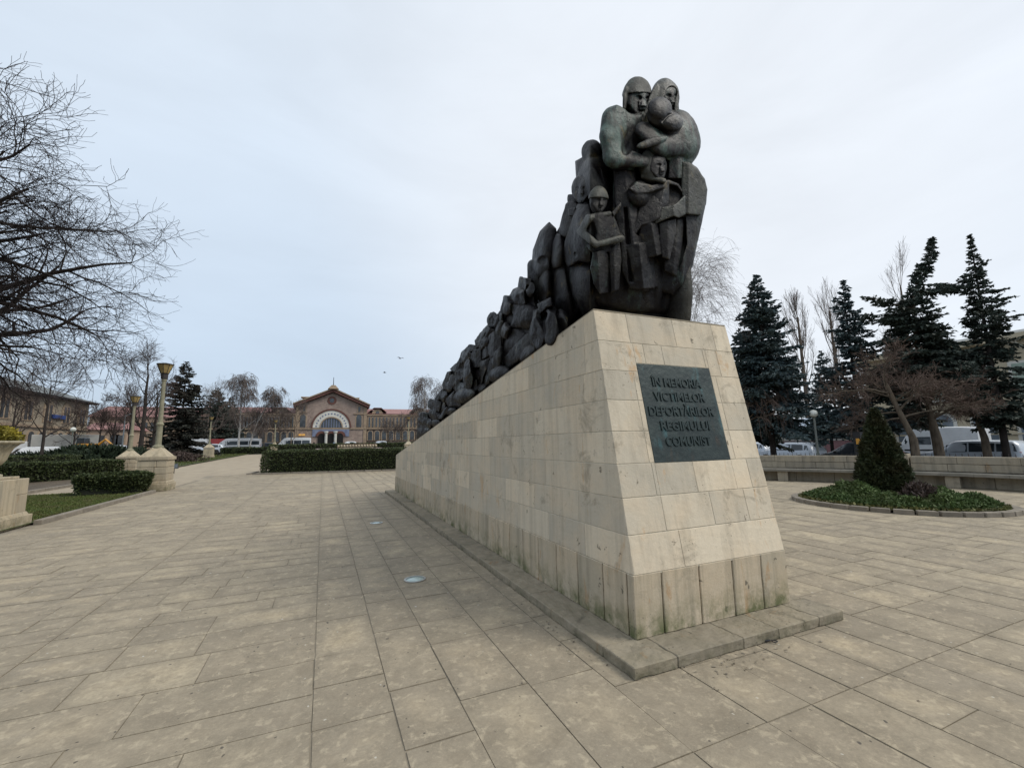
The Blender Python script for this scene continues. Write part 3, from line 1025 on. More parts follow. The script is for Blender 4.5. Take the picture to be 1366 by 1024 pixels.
# --- woman with the shawl
f = field(455, 760, 60, 470, -80, 240)
f.add(f.ell((655, 290, 75), (66, 104, 95), -14), 0)
f.add(f.cone((672, 325, 30), 45, (575, 325, -20), 42), 20)
f.add(f.cone((575, 322, -20), 40, (508, 268, -5), 34), 16)
f.add(f.poly([(500, 240), (590, 245), (690, 300), (720, 330), (690, 395), (640, 400), (560, 360), (500, 330), (480, 290)], 45, 55, ridge=(560, .25), rnd=14), 8)
f.cut(f.ell((600, 268, -55), (70, 20, 40), 16), 8)
f.add(f.ell((540, 312, -62), (62, 17, 14), -17), 2)
f.add(f.cone((570, 230, 60), 60, (600, 300, 50), 70), 14)
f.add(f.poly([(605, 362), (660, 362), (662, 450), (600, 450)], 40, 45, ridge=(640, .5), rnd=5), 2)
f.head((598, 143, 96), 30, 128)
wom = f.mesh(FA, 'standing_figure', M_bronzeg, scu, sbase)
wom['label'] = 'woman in a shawl holding an infant'
f = field(470, 680, 55, 330, -40, 240)
f.hood((592, 142, 96), 30, 136, wide=.50, tall=.82, big=1.05, low=-1.0)
f.add(f.poly([(560, 88), (545, 108), (520, 160), (480, 240), (500, 250), (540, 215), (575, 130)], 82, 42, ridge=(530, .4), rnd=7), 5)
f.add(f.poly([(636, 130), (642, 185), (640, 215), (622, 215), (626, 150)], 90, 38, rnd=6), 5)
f.mesh(FA, 'shawl', M_bronzep, wom, sbase)

# --- infant
f = field(505, 690, 130, 300, -110, 80)
f.add(f.ell((570, 186, -24), (46, 47, 46)))
f.add(f.ell((610, 234, -22), (48, 38, 44), 8))
f.cut(f.poly([(575, 232), (600, 206), (630, 196), (650, 206), (652, 212), (628, 204), (602, 216), (580, 240)], -70, 34, rnd=2), 3)
f.add(f.cone((560, 215, -5), 40, (620, 265, 10), 36), 10)
inf = f.mesh(FA, 'infant', M_bronze, scu, sbase)

# --- mother's great coat on the right
f = field(520, 775, 380, 960, -60, 330)
f.add(f.poly([(600, 380), (676, 384), (712, 410), (738, 450), (747, 492), (742, 550), (728, 620), (712, 690), (694, 780), (660, 850), (620, 895), (560, 880), (540, 800), (560, 600), (570, 450)], 130, 120, ridge=(668, .55, -.06), rnd=20))
d = f.poly([(655, 385), (680, 388), (712, 412), (740, 452), (748, 492), (743, 548), (722, 590), (660, 582), (650, 480)], 88, 100, ridge=(680, .6), rnd=6)
f.cut(f.poly([(640, 596), (668, 596), (672, 700), (640, 800), (625, 760)], 40, 46, rnd=4), 4)
f.add(f.poly([(600, 610), (662, 600), (655, 700), (636, 822), (585, 800), (580, 700)], 52, 40, ridge=(630, .5, -.08), rnd=5), 2)
gm = f.mesh(FA, 'draped_figure', M_bronze, scu, sbase)
gm['label'] = 'long great coat with a pale pitted upper panel'
f = field(635, 775, 370, 620, -60, 260)
f.add(f.poly([(655, 385), (680, 388), (712, 412), (740, 452), (749, 492), (744, 548), (724, 590), (660, 584), (650, 480)], 84, 100, ridge=(680, .6), rnd=6))
f.mesh(FA, 'coat_panel', M_bronzep, gm, sbase)

# --- girl with the headscarf
f = field(430, 690, 340, 800, -120, 180)
f.add(f.ell((492, 508, 8), (50, 50, 50)))
f.add(f.poly([(450, 488), (480, 462), (540, 476), (596, 460), (590, 484), (530, 505), (478, 510)], -18, 28, rnd=8), 4)
f.add(f.poly([(560, 462), (602, 455), (640, 470), (668, 512), (662, 545), (545, 615), (500, 630), (474, 668), (470, 640), (490, 560), (520, 500)], 5, 46, ridge=(572, .55, -.25), rnd=5), 3)
f.cut(f.poly([(604, 470), (634, 478), (660, 512), (632, 545), (606, 552)], -20, 34, rnd=4), 3)
f.add(f.poly([(500, 622), (560, 615), (566, 650), (576, 738), (528, 752), (498, 715), (488, 668)], 10, 42, ridge=(548, .75, .18), rnd=4), 2)
f.add(f.poly([(566, 618), (630, 600), (632, 650), (606, 758), (578, 748), (570, 690)], 4, 38, ridge=(600, .5), rnd=4), 1)
f.head((556, 406, -12), 38, 118)
girl = f.mesh(FA, 'child_figure', M_bronze, scu, sbase)
girl['label'] = 'girl in a headscarf and open cape'
f = field(530, 690, 490, 640, -90, 80)
f.add(f.poly([(548, 560), (604, 556), (630, 545), (666, 512), (666, 585), (640, 600), (622, 592), (550, 624)], -24, 34, ridge=(622, .5), rnd=4))
f.mesh(FA, 'jacket', M_bronzep, girl, sbase)
f = field(470, 630, 325, 485, -120, 120)
f.hood((544, 404, 6), 40, 124, wide=.48, tall=.68, big=1.10, low=-1.02)
f.add(f.cone((508, 440, 0), 12, (585, 458, -50), 10), 6)
f.mesh(FA, 'headscarf', M_bronzep, girl, sbase)

# --- boy with the cap
f = field(245, 460, 470, 920, -110, 170)
f.add(f.poly([(300, 590), (340, 580), (385, 578), (404, 610), (424, 672), (398, 690), (330, 708), (296, 690), (264, 650), (270, 618)], 8, 52, ridge=(338, .5), rnd=8))
f.cut(f.poly([(290, 625), (318, 612), (330, 650), (326, 694), (300, 672)], -45, 34, rnd=5), 4)
f.add(f.poly([(315, 728), (352, 720), (376, 740), (384, 880), (342, 888), (318, 850), (306, 790)], 10, 44, ridge=(338, .8, .05), rnd=4), 2)
f.add(f.poly([(376, 716), (416, 690), (424, 760), (414, 872), (384, 886)], 20, 44, ridge=(398, .7), rnd=4), 2)
f.add(f.poly([(386, 578), (420, 540), (424, 552), (396, 594)], -14, 12, rnd=3), 2)
f.add(f.poly([(275, 690), (330, 705), (400, 690), (415, 720), (320, 740)], 25, 36, rnd=6), 4)
f.head((337, 536, -4), 22, 98, roll=-6)
boy = f.mesh(FA, 'child_figure', M_bronze, scu, sbase)
boy['label'] = 'boy in a round cap with folded arms'
f = field(235, 445, 560, 730, -90, 80)
f.add(f.cone((378, 582, -24), 9, (300, 600, -24), 14)); f.add(f.cone((298, 602, -22), 15, (270, 650, -20), 16), 8)
f.add(f.cone((270, 652, -20), 16, (328, 700, -40), 13), 8); f.add(f.cone((328, 700, -40), 12, (422, 678, -30), 14), 6)
f.mesh(FA, 'jacket', M_bronzep, boy, sbase)
f = field(275, 400, 472, 590, -90, 110)
f.capped((336, 535, -2), 22, 100, roll=-6, rim=.22, big=1.16)
f.mesh(FA, 'cap', M_bronzep, boy, sbase)

# --- long skirt between boy and girl, and the dark foot of the group
f = field(270, 720, 400, 990, -70, 260, 3.0)
f.add(f.poly([(392, 410), (476, 420), (486, 560), (478, 660), (540, 700), (560, 860), (520, 880), (455, 868), (424, 800), (418, 690), (400, 600)], 40, 52, ridge=(470, .55, .12), rnd=8))
f.cut(f.poly([(432, 560), (446, 560), (470, 840), (452, 840)], -20, 40, rnd=3), 6)
f.add(f.poly([(300, 780), (420, 700), (640, 760), (690, 830), (672, 915), (610, 965), (450, 952), (330, 930), (290, 880)], 150, 110, rnd=24, bul=50), 8)
f.add(f.poly([(565, 790), (690, 800), (684, 905), (648, 950), (600, 975), (560, 950)], 170, 70, ridge=(650, .8), rnd=6), 3)
f.add(f.poly([(440, 700), (520, 690), (550, 866), (478, 872)], 20, 46, ridge=(500, .7, .1), rnd=5), 2)
for x_, dx_, q_ in ((345, 16, 58), (392, 14, 44), (440, 12, 38), (500, 4, 38), (548, -6, 44), (600, -14, 56)):
    f.cut(f.cone((x_, 790, q_), 4, (x_+dx_, 945, q_+6), 13), 8)
sk = f.mesh(FA, 'draped_figure', M_bronze, scu, sbase)
sk['label'] = 'long folded skirt between the two children'

# --- figures along the left side of the front group
f = field(235, 420, 295, 580, -60, 380)
f.add(f.ell((312, 350, 130), (40, 48, 60)))
f.add(f.poly([(248, 384), (275, 370), (340, 362), (392, 400), (388, 560), (330, 570), (270, 480), (252, 450)], 100, 85, rnd=16, bul=104), 3)
f.cut(f.poly([(296, 374), (338, 364), (356, 470), (336, 440), (318, 400)], 20, 30, rnd=3), 4)
f.mesh(FA, 'standing_figure', M_bronze, scu, sbase)['label'] = 'broad shouldered figure behind the boy'
f = field(225, 325, 435, 560, -60, 380)
f.head((270, 492, 66), 0, 108)
f.add(f.ell((268, 488, 80), (32, 46, 38)), 6)
f.mesh(FA, 'standing_figure', M_bronze, scu, sbase)['label'] = 'bare head looking out beside the boy'
f = field(175, 390, 520, 990, -60, 380)
f.add(f.poly([(258, 545), (300, 545), (322, 600), (330, 700), (314, 770), (262, 764), (222, 786), (198, 742), (212, 680), (240, 590)], 40, 70, rnd=12, bul=88))
f.add(f.poly([(200, 750), (262, 768), (314, 768), (352, 880), (350, 950), (280, 975), (236, 890)], 96, 66, rnd=20, bul=119))
f.cut(f.poly([(212, 780), (262, 764), (312, 768), (312, 783), (262, 780), (222, 798)], 5, 24, rnd=2))
f.cut(f.cone((300, 560, -2), 5, (250, 740, -2), 7), 5)
f.mesh(FA, 'draped_figure', M_bronze, scu, sbase)['label'] = 'long coat with a straight hem beside the boy'
f = field(150, 275, 510, 700, -60, 380)
f.add(f.ell((204, 600, 60), (46, 78, 90), 8))
f.cut(f.half((232, 600, 0), (.75, .05, -.65))-22, 3)
f.add(f.cone((214, 645, 70), 28, (234, 560, 84), 26), 6)
f.add(f.ell((240, 528, 120), (22, 34, 34)), 3)
f.add(f.poly([(222, 565), (250, 560), (244, 590), (224, 592)], 40, 30, rnd=3), 2)
f.mesh(FA, 'stooping_figure', M_bronze, scu, sbase)['label'] = 'round bent back on the left edge of the group'
f = field(140, 300, 640, 1040, -60, 380)
f.add(f.poly([(178, 660), (206, 664), (215, 720), (207, 782), (152, 796), (150, 740), (164, 690)], 80, 60, rnd=10, bul=83))
f.add(f.poly([(148, 786), (208, 776), (222, 860), (256, 965), (196, 1020), (162, 900)], 96, 62, rnd=16, bul=104))
f.cut(f.poly([(148, 790), (212, 776), (212, 791), (152, 806)], 22, 26, rnd=2))
f.mesh(FA, 'draped_figure', M_bronze, scu, sbase)['label'] = 'narrow skirted figure at the corner of the crowd'
f = field(55, 205, 590, 960, -60, 380)
f.add(f.poly([(150, 614), (176, 640), (184, 690), (152, 775), (138, 758), (120, 756), (80, 806), (88, 720), (114, 650)], 110, 75, rnd=14, bul=104))
f.cut(f.cone((160, 640, 30), 5, (146, 750, 30), 8), 5)
f.add(f.ell((122, 782, 90), (32, 44, 40)), 3)
f.add(f.cone((90, 780, 100), 24, (88, 900, 110), 22), 4)
f.cut(f.ell((124, 760, 40), (24, 18, 40)), 4)
f.mesh(FA, 'stooping_figure', M_bronze, scu, sbase)['label'] = 'cloaked figure bending over a bundle'
f = field(70, 250, 750, 1080, -60, 380)
f.add(f.poly([(104, 850), (118, 800), (144, 774), (164, 800), (170, 930), (130, 962), (112, 930), (100, 885)], 84, 62, rnd=20, bul=104))
f.add(f.poly([(112, 936), (166, 920), (206, 1010), (150, 1060), (80, 1060), (88, 985)], 94, 62, rnd=14, bul=88))
f.cut(f.poly([(112, 942), (140, 924), (166, 922), (168, 940), (140, 944), (122, 974)], 20, 30, rnd=3), 2)
f.mesh(FA, 'draped_figure', M_bronze, scu, sbase)['label'] = 'skirted figure with a curved hem low on the left side'
# bodies filling the depth between them
f = field(95, 700, 300, 1000, 60, 420, 4.0)
f.add(f.poly([(410, 280), (560, 260), (660, 330), (700, 420), (715, 560), (690, 720), (650, 840), (560, 880), (440, 900), (330, 900), (220, 990), (130, 1000), (110, 830), (160, 680), (210, 600), (262, 500), (270, 400), (330, 350)], 260, 150, rnd=30, bul=0))
f.mesh(FA, 'huddled_crowd', M_bronze, scu, sbase)

# --- the crowd behind, smaller and smaller along the plinth
def D_side(px, py):
    dx = (px-PW/2)/FPX
    vx = FWD[0]+RGT[0]*dx+UPV[0]*((PH/2-py)/FPX)
    return 2.42/vx


FB = Frame(540, 340, 3.94, D_side)
def g1(pts): return [((550-540)*3.94+u*3.94/6.826, (440-340)*3.94+v*3.94/6.826) for u, v in pts]
def g2(pts): return [((640-540)*3.94+u*3.94/7.314, (360-340)*3.94+v*3.94/7.314) for u, v in pts]
K1, K2 = 3.94/6.826, 3.94/7.314
crowd = [
 ('figure with a squared bundle on its head', 'stooping_figure', g2, K2, [('p', [(370, 184), (395, 68), (498, 94), (498, 130), (452, 150), (440, 192)], 60, 60, (448, .7), 4), ('e', (492, 196, 60), (46, 66, 60), 0)]),
 ('figure in a short jacket with head bowed', 'stooping_figure', g2, K2, [('e', (396, 262, 70), (82, 80, 90), 0), ('p', [(318, 332), (400, 318), (470, 325), (570, 360), (530, 480), (485, 582), (380, 556), (298, 562), (318, 500), (330, 430), (300, 400), (250, 450), (222, 530), (224, 470), (262, 380)], 80, 110, 44, 16), ('x', (286, 472, -20), (40, 66, 90), 10), ('e', (256, 592, 40), (42, 72, 60), 10), ('p', [(296, 572), (488, 586), (390, 690), (250, 850), (212, 850), (240, 740)], 90, 90, 40, 14), ('e', (340, 300, 100), (70, 40, 60), 0)]),
 ('great rounded skirt sweeping along the plinth edge', 'draped_figure', g2, K2, [('p', [(495, 590), (560, 640), (500, 780), (400, 860), (250, 985), (212, 885), (300, 790), (400, 680)], 60, 110, 50, 24), ('e', (470, 810, 50), (100, 60, 80), -38)]),
 ('wide skirts under a turned cuff', 'draped_figure', g2, K2, [('e', (570, 590, 60), (84, 190, 90), 12), ('e', (690, 560, 60), (84, 210, 90), -10), ('e', (790, 520, 90), (70, 120, 90), -10), ('p', [(566, 335), (690, 276), (710, 350), (650, 362), (588, 424)], -30, 90, 20, 8), ('x', (640, 450, -60), (34, 40, 70), 40)]),
 ('figure carrying a faceted bundle', 'stooping_figure', g2, K2, [('p', [(208, 390), (240, 254), (322, 260), (316, 322), (262, 330), (215, 410)], 60, 70, (266, .7), 4), ('e', (266, 372, 50), (54, 64, 60), 0), ('p', [(190, 440), (230, 420), (225, 520), (190, 520)], 70, 60, 20, 8)]),
 ('hooded head turned outward', 'standing_figure', g2, K2, [('h', (128, 492, 60), -12, 150), ('p', [(56, 688), (150, 604), (188, 508), (224, 500), (224, 720), (110, 866), (78, 800)], 70, 80, (150, .6, -.3), 6), ('p', [(110, 870), (240, 705), (236, 940), (140, 995), (50, 1015), (60, 960)], 60, 80, 36, 12)]),
 ('figure with a sharp angled elbow', 'stooping_figure', g2, K2, [('p', [(-10, 640), (70, 556), (140, 588), (60, 700), (40, 740), (-10, 760)], 60, 70, (50, .7, -.5), 5), ('p', [(0, 780), (92, 738), (98, 830), (8, 880)], 60, 60, (60, .7), 4), ('e', (40, 700, 60), (50, 60, 60), 20)]),
 ('kneeling form with a round knee', 'stooping_figure', g2, K2, [('e', (180, 1010, 40), (96, 54, 80), -25), ('p', [(0, 900), (90, 860), (60, 950), (20, 1010), (-20, 1010)], 50, 60, 24, 8)]),
 ('shrouded head with a broad collar', 'standing_figure', g1, K1, [('p', [(572, 100), (622, 28), (700, 10), (648, 100), (590, 160)], 60, 70, (630, .7, -.5), 6), ('e', (622, 126, 50), (42, 54, 60), 0), ('p', [(662, 92), (744, 14), (806, 60), (806, 170), (710, 258), (690, 185)], 50, 80, (740, .6), 6)]),
 ('bent leg under a long coat', 'draped_figure', g1, K1, [('p', [(703, 255), (838, 108), (822, 335), (742, 376), (698, 286)], 50, 90, 44, 12), ('e', (792, 402, 50), (96, 64, 80), -20), ('p', [(662, 362), (722, 278), (764, 360), (680, 426)], 50, 60, (715, .6), 5), ('p', [(660, 420), (715, 400), (710, 480), (655, 510)], 60, 60, 20, 8)]),
 ('figure under a flat topped hat', 'standing_figure', g1, K1, [('p', [(474, 186), (520, 136), (582, 146), (578, 188), (482, 196)], 60, 70, None, 4), ('e', (492, 242, 50), (50, 60, 70), 0), ('p', [(414, 295), (440, 250), (460, 240), (450, 300)], 60, 60, None, 5), ('p', [(512, 265), (560, 188), (622, 168), (626, 332), (538, 348)], 50, 80, (575, .6), 5), ('p', [(625, 300), (702, 258), (692, 312), (642, 424), (628, 490)], 50, 60, (660, .7), 4)]),
 ('long drop shaped cloak', 'draped_figure', g1, K1, [('e', (511, 410, 30), (42, 134, 70), 0), ('p', [(545, 345), (625, 335), (630, 440), (560, 470)], 90, 60, 20, 6), ('p', [(518, 580), (582, 456), (592, 540), (546, 592)], 50, 60, (560, .8), 4), ('p', [(576, 512), (652, 488), (684, 500), (588, 586)], 60, 60, 24, 6)]),
 ('small bowed head above a folded arm', 'stooping_figure', g1, K1, [('e', (436, 400, 50), (44, 58, 60), 0), ('p', [(372, 445), (400, 398), (440, 500), (402, 564), (366, 515)], 50, 60, (400, .7), 5), ('e', (446, 530, 50), (48, 50, 60), 10), ('p', [(348, 356), (400, 306), (494, 276), (470, 345), (380, 376)], 60, 60, (420, .7, -.4), 5)]),
 ('round backed figure at the plinth edge', 'stooping_figure', g1, K1, [('e', (478, 596, 30), (96, 62, 80), -22), ('p', [(395, 640), (420, 600), (440, 690), (415, 690)], 40, 50, None, 4)]),
 ('pair of narrow heads leaning together', 'standing_figure', g1, K1, [('p', [(276, 500), (320, 386), (350, 376), (342, 452), (290, 540)], 60, 60, (318, .7, -.3), 6), ('e', (332, 512, 40), (34, 50, 60), 0), ('e', (365, 470, 60), (30, 60, 60), 10), ('p', [(298, 642), (382, 560), (374, 602), (444, 690), (330, 690)], 40, 70, (350, .6), 5)]),
 ('bent figure with a draped back', 'stooping_figure', g1, K1, [('e', (286, 602, 40), (34, 48, 60), 0), ('p', [(206, 626), (280, 534), (296, 560), (230, 648)], 60, 60, (250, .7, -.5), 5), ('p', [(236, 806), (312, 704), (336, 730), (262, 806)], 30, 60, (285, .7, -.4), 5), ('e', (352, 738, 40), (44, 28, 60), -20), ('p', [(250, 680), (300, 650), (310, 710), (250, 760)], 70, 60, 20, 8)]),
 ('figure with a square bundle on the shoulder', 'stooping_figure', g1, K1, [('p', [(148, 652), (166, 628), (262, 658), (242, 738), (150, 704)], 50, 70, (238, .6), 3), ('p', [(160, 744), (224, 734), (180, 780)], 50, 50, None, 3), ('e', (200, 770, 70), (50, 60, 60), 0)]),
 ('last huddled figure at the low end', 'stooping_figure', g1, K1, [('p', [(60, 776), (90, 750), (136, 758), (140, 800), (70, 815)], 60, 80, (100, .7), 6), ('p', [(52, 806), (120, 800), (160, 822), (172, 870), (90, 920), (50, 900)], 70, 80, (110, .6), 8), ('p', [(46, 900), (100, 880), (182, 884), (40, 990)], 60, 80, 20, 6), ('e', (96, 828, 20), (34, 36, 60), 0), ('x', (70, 868, -20), (20, 16, 40), 0), ('e', (150, 850, 30), (30, 40, 60), 0), ('e', (212, 846, 40), (38, 30, 60), -20)]),
]
for lab, kd, g, kk, shp in crowd:
    q2 = []
    lo = [1e9, 1e9]; hi = [-1e9, -1e9]
    for q in shp:
        if q[0] == 'p':
            P = g(q[1]); rg_ = q[4]
            if isinstance(rg_, tuple): rg_ = (g([(rg_[0], 0)])[0][0], rg_[1]*2.2)+rg_[2:]
            elif rg_: rg_ = float(rg_*kk*4.2)
            q2.append(('p', P, q[2]*.9, q[3]*.9, rg_, max(2.5, q[5]*kk*1.15)))
            lo = np.minimum(lo, np.min(P, 0)); hi = np.maximum(hi, np.max(P, 0))
        else:
            c = g([q[1][:2]])[0]
            if q[0] == 'h': q2.append(('h', (*c, q[1][2]), q[2], q[3]*kk)); r_ = (q[3]*kk*.7,)*2
            else:
                r_ = (q[2][0]*kk*1.14, q[2][1]*kk*1.14); q2.append((q[0], (*c, q[1][2]*.8), (*r_, max(r_)*2.0 if q[0] == 'e' else q[2][2]), q[3]))
            if q[0] != 'x': lo = np.minimum(lo, np.array(c)-max(r_)); hi = np.maximum(hi, np.array(c)+max(r_))
    hh_ = 2.0 if kk == K1 else 2.4
    f = Field((lo[0]-8, lo[1]-8, -150), (hi[0]+8, hi[1]+8, 330), (hh_, hh_, hh_*2))
    for q in q2:
        if q[0] == 'p':
            isr = isinstance(q[4], tuple)
            f.add(f.poly(q[1], q[2], q[3], ridge=q[4] if isr else None, rnd=q[5], bul=0 if isr or not q[4] else q[4])-2.5, 3)
        elif q[0] == 'e': f.add(f.ell(q[1], q[2], q[3]) if abs(q[3]) > 12 else f.facet(q[1], q[2], int(q[1][0]*7+q[1][1])), 3)
        elif q[0] == 'x': f.cut(f.ell(q[1], q[2], q[3]), 4)
        elif q[0] == 'h':
            f.head((q[1][0], q[1][1], q[1][2]), q[2], q[3]*.82); f.hood((q[1][0], q[1][1], q[1][2]+4), q[2], q[3]*.92, wide=.46, tall=.62)
    f.mesh(FB, kd, M_bronze, scu, sbase)['label'] = lab
f = Field((60, 60, 40), (860, 1000, 300), (4.5, 4.5, 9))
bk = [(562, 556), (574, 554), (578, 538), (588, 524), (598, 500), (606, 488), (620, 470), (640, 462), (644, 440), (656, 428), (672, 408), (684, 386), (700, 378), (708, 372), (716, 420), (712, 462), (700, 482), (620, 540), (562, 584)]
f.add(f.poly([((x-540)*3.94, (y-340)*3.94) for x, y in bk], 150, 80, rnd=8))
f.mesh(FB, 'huddled_crowd', M_bronze, scu, sbase)

# --- the mass of the crowd behind the figures one can tell apart
prof = [(3.9, 1.5), (4.1, 1.6), (4.5, 1.5), (5.2, 1.35), (6.0, 1.25), (7.0, 1.12), (8.4, 1.05), (9.6, .95), (10.6, .82), (11.6, .62), (12.6, .5), (13.4, .2)]
mb = MB(sbase)
rr = random.Random(3)
Vm = []; 
xs_ = np.linspace(2.86, 3.74, 9)
for (y, h_) in prof:
    z0 = ztop(y)+.01
    row = []
    for k, x_ in enumerate(xs_):
        row.append((x_, y+rr.uniform(-.1, .1), z0+h_*(.86 if k in (0, 8) else 1)*rr.uniform(.85, 1.0)))
    Vm.append([(2.8, y, z0)]+row+[(3.9, y, z0)])
A = np.array(Vm); nr, ncol = A.shape[:2]
i = (np.arange(nr-1)[:, None]*ncol+np.arange(ncol-1)[None]).ravel()
Fm = np.stack([i, i+ncol, i+ncol+1, i+1], 1)
endf = [np.arange(ncol)[None], (np.arange(ncol)[::-1]+(nr-1)*ncol)[None]]
mb.add(A.reshape(-1, 3), [Fm]+endf)
# backs and heads seen only from behind
for k in range(46):
    y = rr.uniform(3.9, 12.6); h_ = np.interp(y, [p[0] for p in prof], [p[1] for p in prof])
    x_ = rr.uniform(3.0, 3.75); q = .10+.12*h_/1.75
    mb.ball((x_, y, ztop(y)+h_*.97), (q, q*1.1, q*1.35), 14)
    mb.ball((x_+rr.uniform(-.06, .06), y+.05, ztop(y)+h_*.72), (q*1.9, q*1.6, q*2.2), 14)
for k in range(18):
    y = 3.9+k*.5; h_ = np.interp(y, [p[0] for p in prof], [p[1] for p in prof])
    mb.ball((3.88, y, ztop(y)+h_*.5), (.16, .3, h_*.52), 14)
mb.build('huddled_crowd', M_bronze, scu, smooth=True)
# ---------------------------------------------------------------- buildings
def arch(w, h, n=12, spring=None):
    """outline (x,z) of a round-headed opening, foot at z=0"""
    r = w/2; s_ = h-r if spring is None else spring
    return [(-r, 0), (r, 0)]+[(r*math.cos(a), s_+r*math.sin(a)) for a in np.linspace(0, math.pi, n)]


def ring(mb, cx, cz, y, r0, r1, d, a0=0, a1=math.pi, n=20, rnd=None):
    """band of an arch in the x,z plane at y, pushed d towards +y"""
    th = np.linspace(a0, a1, n)
    for k in range(n-1):
        p = [(cx+r*math.cos(t_), y, cz+r*math.sin(t_)) for r, t_ in ((r0, th[k]), (r1, th[k]), (r1, th[k+1]), (r0, th[k+1]))]
        mb.prism(p, (0, d, 0), rnd)


def pane(mb, pts, x, y, z, d=.06, ax=0, rnd=None):
    """flat outline pts (u,w) set on a facade: ax 0 = facade along x facing -y, 1 = facade along y facing -x, 2 = along y facing +x"""
    if ax == 0: P = [(x+u, y, z+w) for u, w in pts]; v_ = (0, d, 0)
    elif ax == 1: P = [(x, y-u, z+w) for u, w in pts]; v_ = (d, 0, 0)
    else: P = [(x, y+u, z+w) for u, w in pts]; v_ = (-d, 0, 0)
    mb.prism(P, v_, rnd)


def rect(w, h): return [(-w/2, 0), (w/2, 0), (w/2, h), (-w/2, h)]


def brickmat(name, c1, c2, mortar, sx, sy, var=.4):
    m, t, b = newmat(name)
    v = coords(t)
    vo = t.nodes.new('ShaderNodeTexVoronoi'); vo.inputs['Scale'].default_value = 1
    mpn = t.nodes.new('ShaderNodeMapping'); mpn.inputs['Scale'].default_value = (sx, sx, sy)
    t.links.new(v, mpn.inputs[0]); t.links.new(mpn.outputs[0], vo.inputs['Vector'])
    sp = t.nodes.new('ShaderNodeSeparateColor'); t.links.new(vo.outputs['Color'], sp.inputs[0])
    col = mixc(t, sp.outputs[0], c1, c2)
    col = mixc(t, mth(t, 'MULTIPLY', noise(t, v, .35, 5), var), col, mortar)
    col = mixc(t, mth(t, 'MULTIPLY', noise(t, v, 1, 5, .6, .5, .75, stretch=(1, 1, .15)), .5), col, tuple(x*.5 for x in c1))
    t.links.new(col, b.inputs['Base Color']); b.inputs['Roughness'].default_value = .9
    bump(t, b, sp.outputs[0], .3, .02)
    return m


M_brick = brickmat('station_stone', (.33, .245, .20), (.22, .165, .14), (.38, .30, .25), 1.6, 2.6)
M_trimst = plain('station_trim', (.36, .27, .185), (.26, .195, .14), scale=.8, rough=.9)
M_redtrim = plain('red_eaves', (.15, .065, .05), (.10, .05, .04), scale=1, rough=.8)
M_redroof = plain('red_roof', (.31, .165, .15), (.24, .13, .12), scale=.5, rough=.7, bmp=.2, bscale=4)
M_blue = plain('blue_tile', (.20, .23, .32), (.13, .15, .23), scale=1.2, rough=.5)
M_white = plain('white_plaster', (.66, .64, .58), (.5, .48, .43), scale=1, rough=.85)
M_win = glassmat('window_glass', (.045, .05, .055), .12)
M_winpale = glassmat('pale_window_glass', (.10, .12, .14), .15)
M_dark = plain('dark_opening', (.018, .017, .017), (.01, .01, .01), rough=.9, bmp=0)
M_plaster = brickmat('left_plaster', (.30, .25, .18), (.24, .20, .15), (.34, .29, .22), .7, .7, .5)
M_greyroof = plain('grey_metal_roof', (.17, .18, .17), (.12, .13, .125), scale=.4, rough=.55, metal=.1)
M_beige = brickmat('beige_plaster', (.47, .40, .28), (.41, .345, .24), (.50, .44, .33), .5, .5, .4)
M_pinkpl = plain('pink_plaster', (.42, .30, .22), (.34, .25, .19), scale=.5, rough=.9)
M_pinkbase = plain('pink_stone_base', (.26, .13, .13), (.19, .10, .10), scale=2, rough=.7)

SY = 150.0                                   # facade line of the station
sx0 = float(at(441, 560, Y=SY)[0])
sg = float(gz(0, SY))-.1
def sz(py, px=441): return float(at(px, py, Y=SY)[2])
def sxx(px, py=570): return float(at(px, py, Y=SY)[0])
stn = thing('station_building', 'old brick railway station with gabled hall, striped round arch and red roofed wings', 'building', (sx0, SY, sg))
O = (sx0, SY, sg)
gl, gr_ = sxx(393.5), sxx(489)
zg_e, zg_t = sz(543), sz(524.5)
wl, wr = sxx(268), sxx(640)
z_w = sz(553)                                  # eaves of the wings
mb = MB(O)
mb.prism([(gl, SY, sg-1), (gr_, SY, sg-1), (gr_, SY, zg_e), ((gl+gr_)/2, SY, zg_t+.2), (gl, SY, zg_e)], (0, 24, 0))
mb.box(((wl+gl)/2, SY+9, (sg-1+z_w)/2), (gl-wl-.02, 16, z_w-sg+1)); mb.box(((wr+gr_)/2, SY+9, (sg-1+z_w)/2), (wr-gr_-.02, 16, z_w-sg+1))
mb.build('wall', M_brick, stn)
cx = (gl+gr_)/2
for xa, xb in ((wl-1, gl-.05), (gr_+.05, wr+1)):
    mb = MB(O)
    P = [(xa, SY+.4, z_w+.45), (xa, SY+9, sz(541.5)), (xa, SY+17.8, z_w+.45)]
    mb.prism(P, (xb-xa, 0, 0))
    mb.build('wing_roof', M_redroof, stn)
mb = MB(O)
for s_, xe in ((-1, gl-.7), (1, gr_+.7)):
    a = np.array([cx, SY-1.2, zg_t+.4]); c_ = np.array([xe, SY-1.2, zg_e-.15])
    mb.prism([a, c_, c_+[0, 0, .8], a+[0, 0, .9]], (0, 26, 0))
mb.build('gable_roof', M_redtrim, stn)
mb = MB(O)
for s_, xe in ((-1, gl-.9), (1, gr_+.9)):
    a = np.array([cx, SY-1.45, zg_t+1.32]); c_ = np.array([xe, SY-1.45, zg_e+.67])
    mb.prism([a, c_, c_+[0, 0, .35], a+[0, 0, .4]], (0, 26.5, 0))
mb.box((cx, SY-.5, zg_t+1.9), (3.2, 3, 1.2), top=(.35, .8))
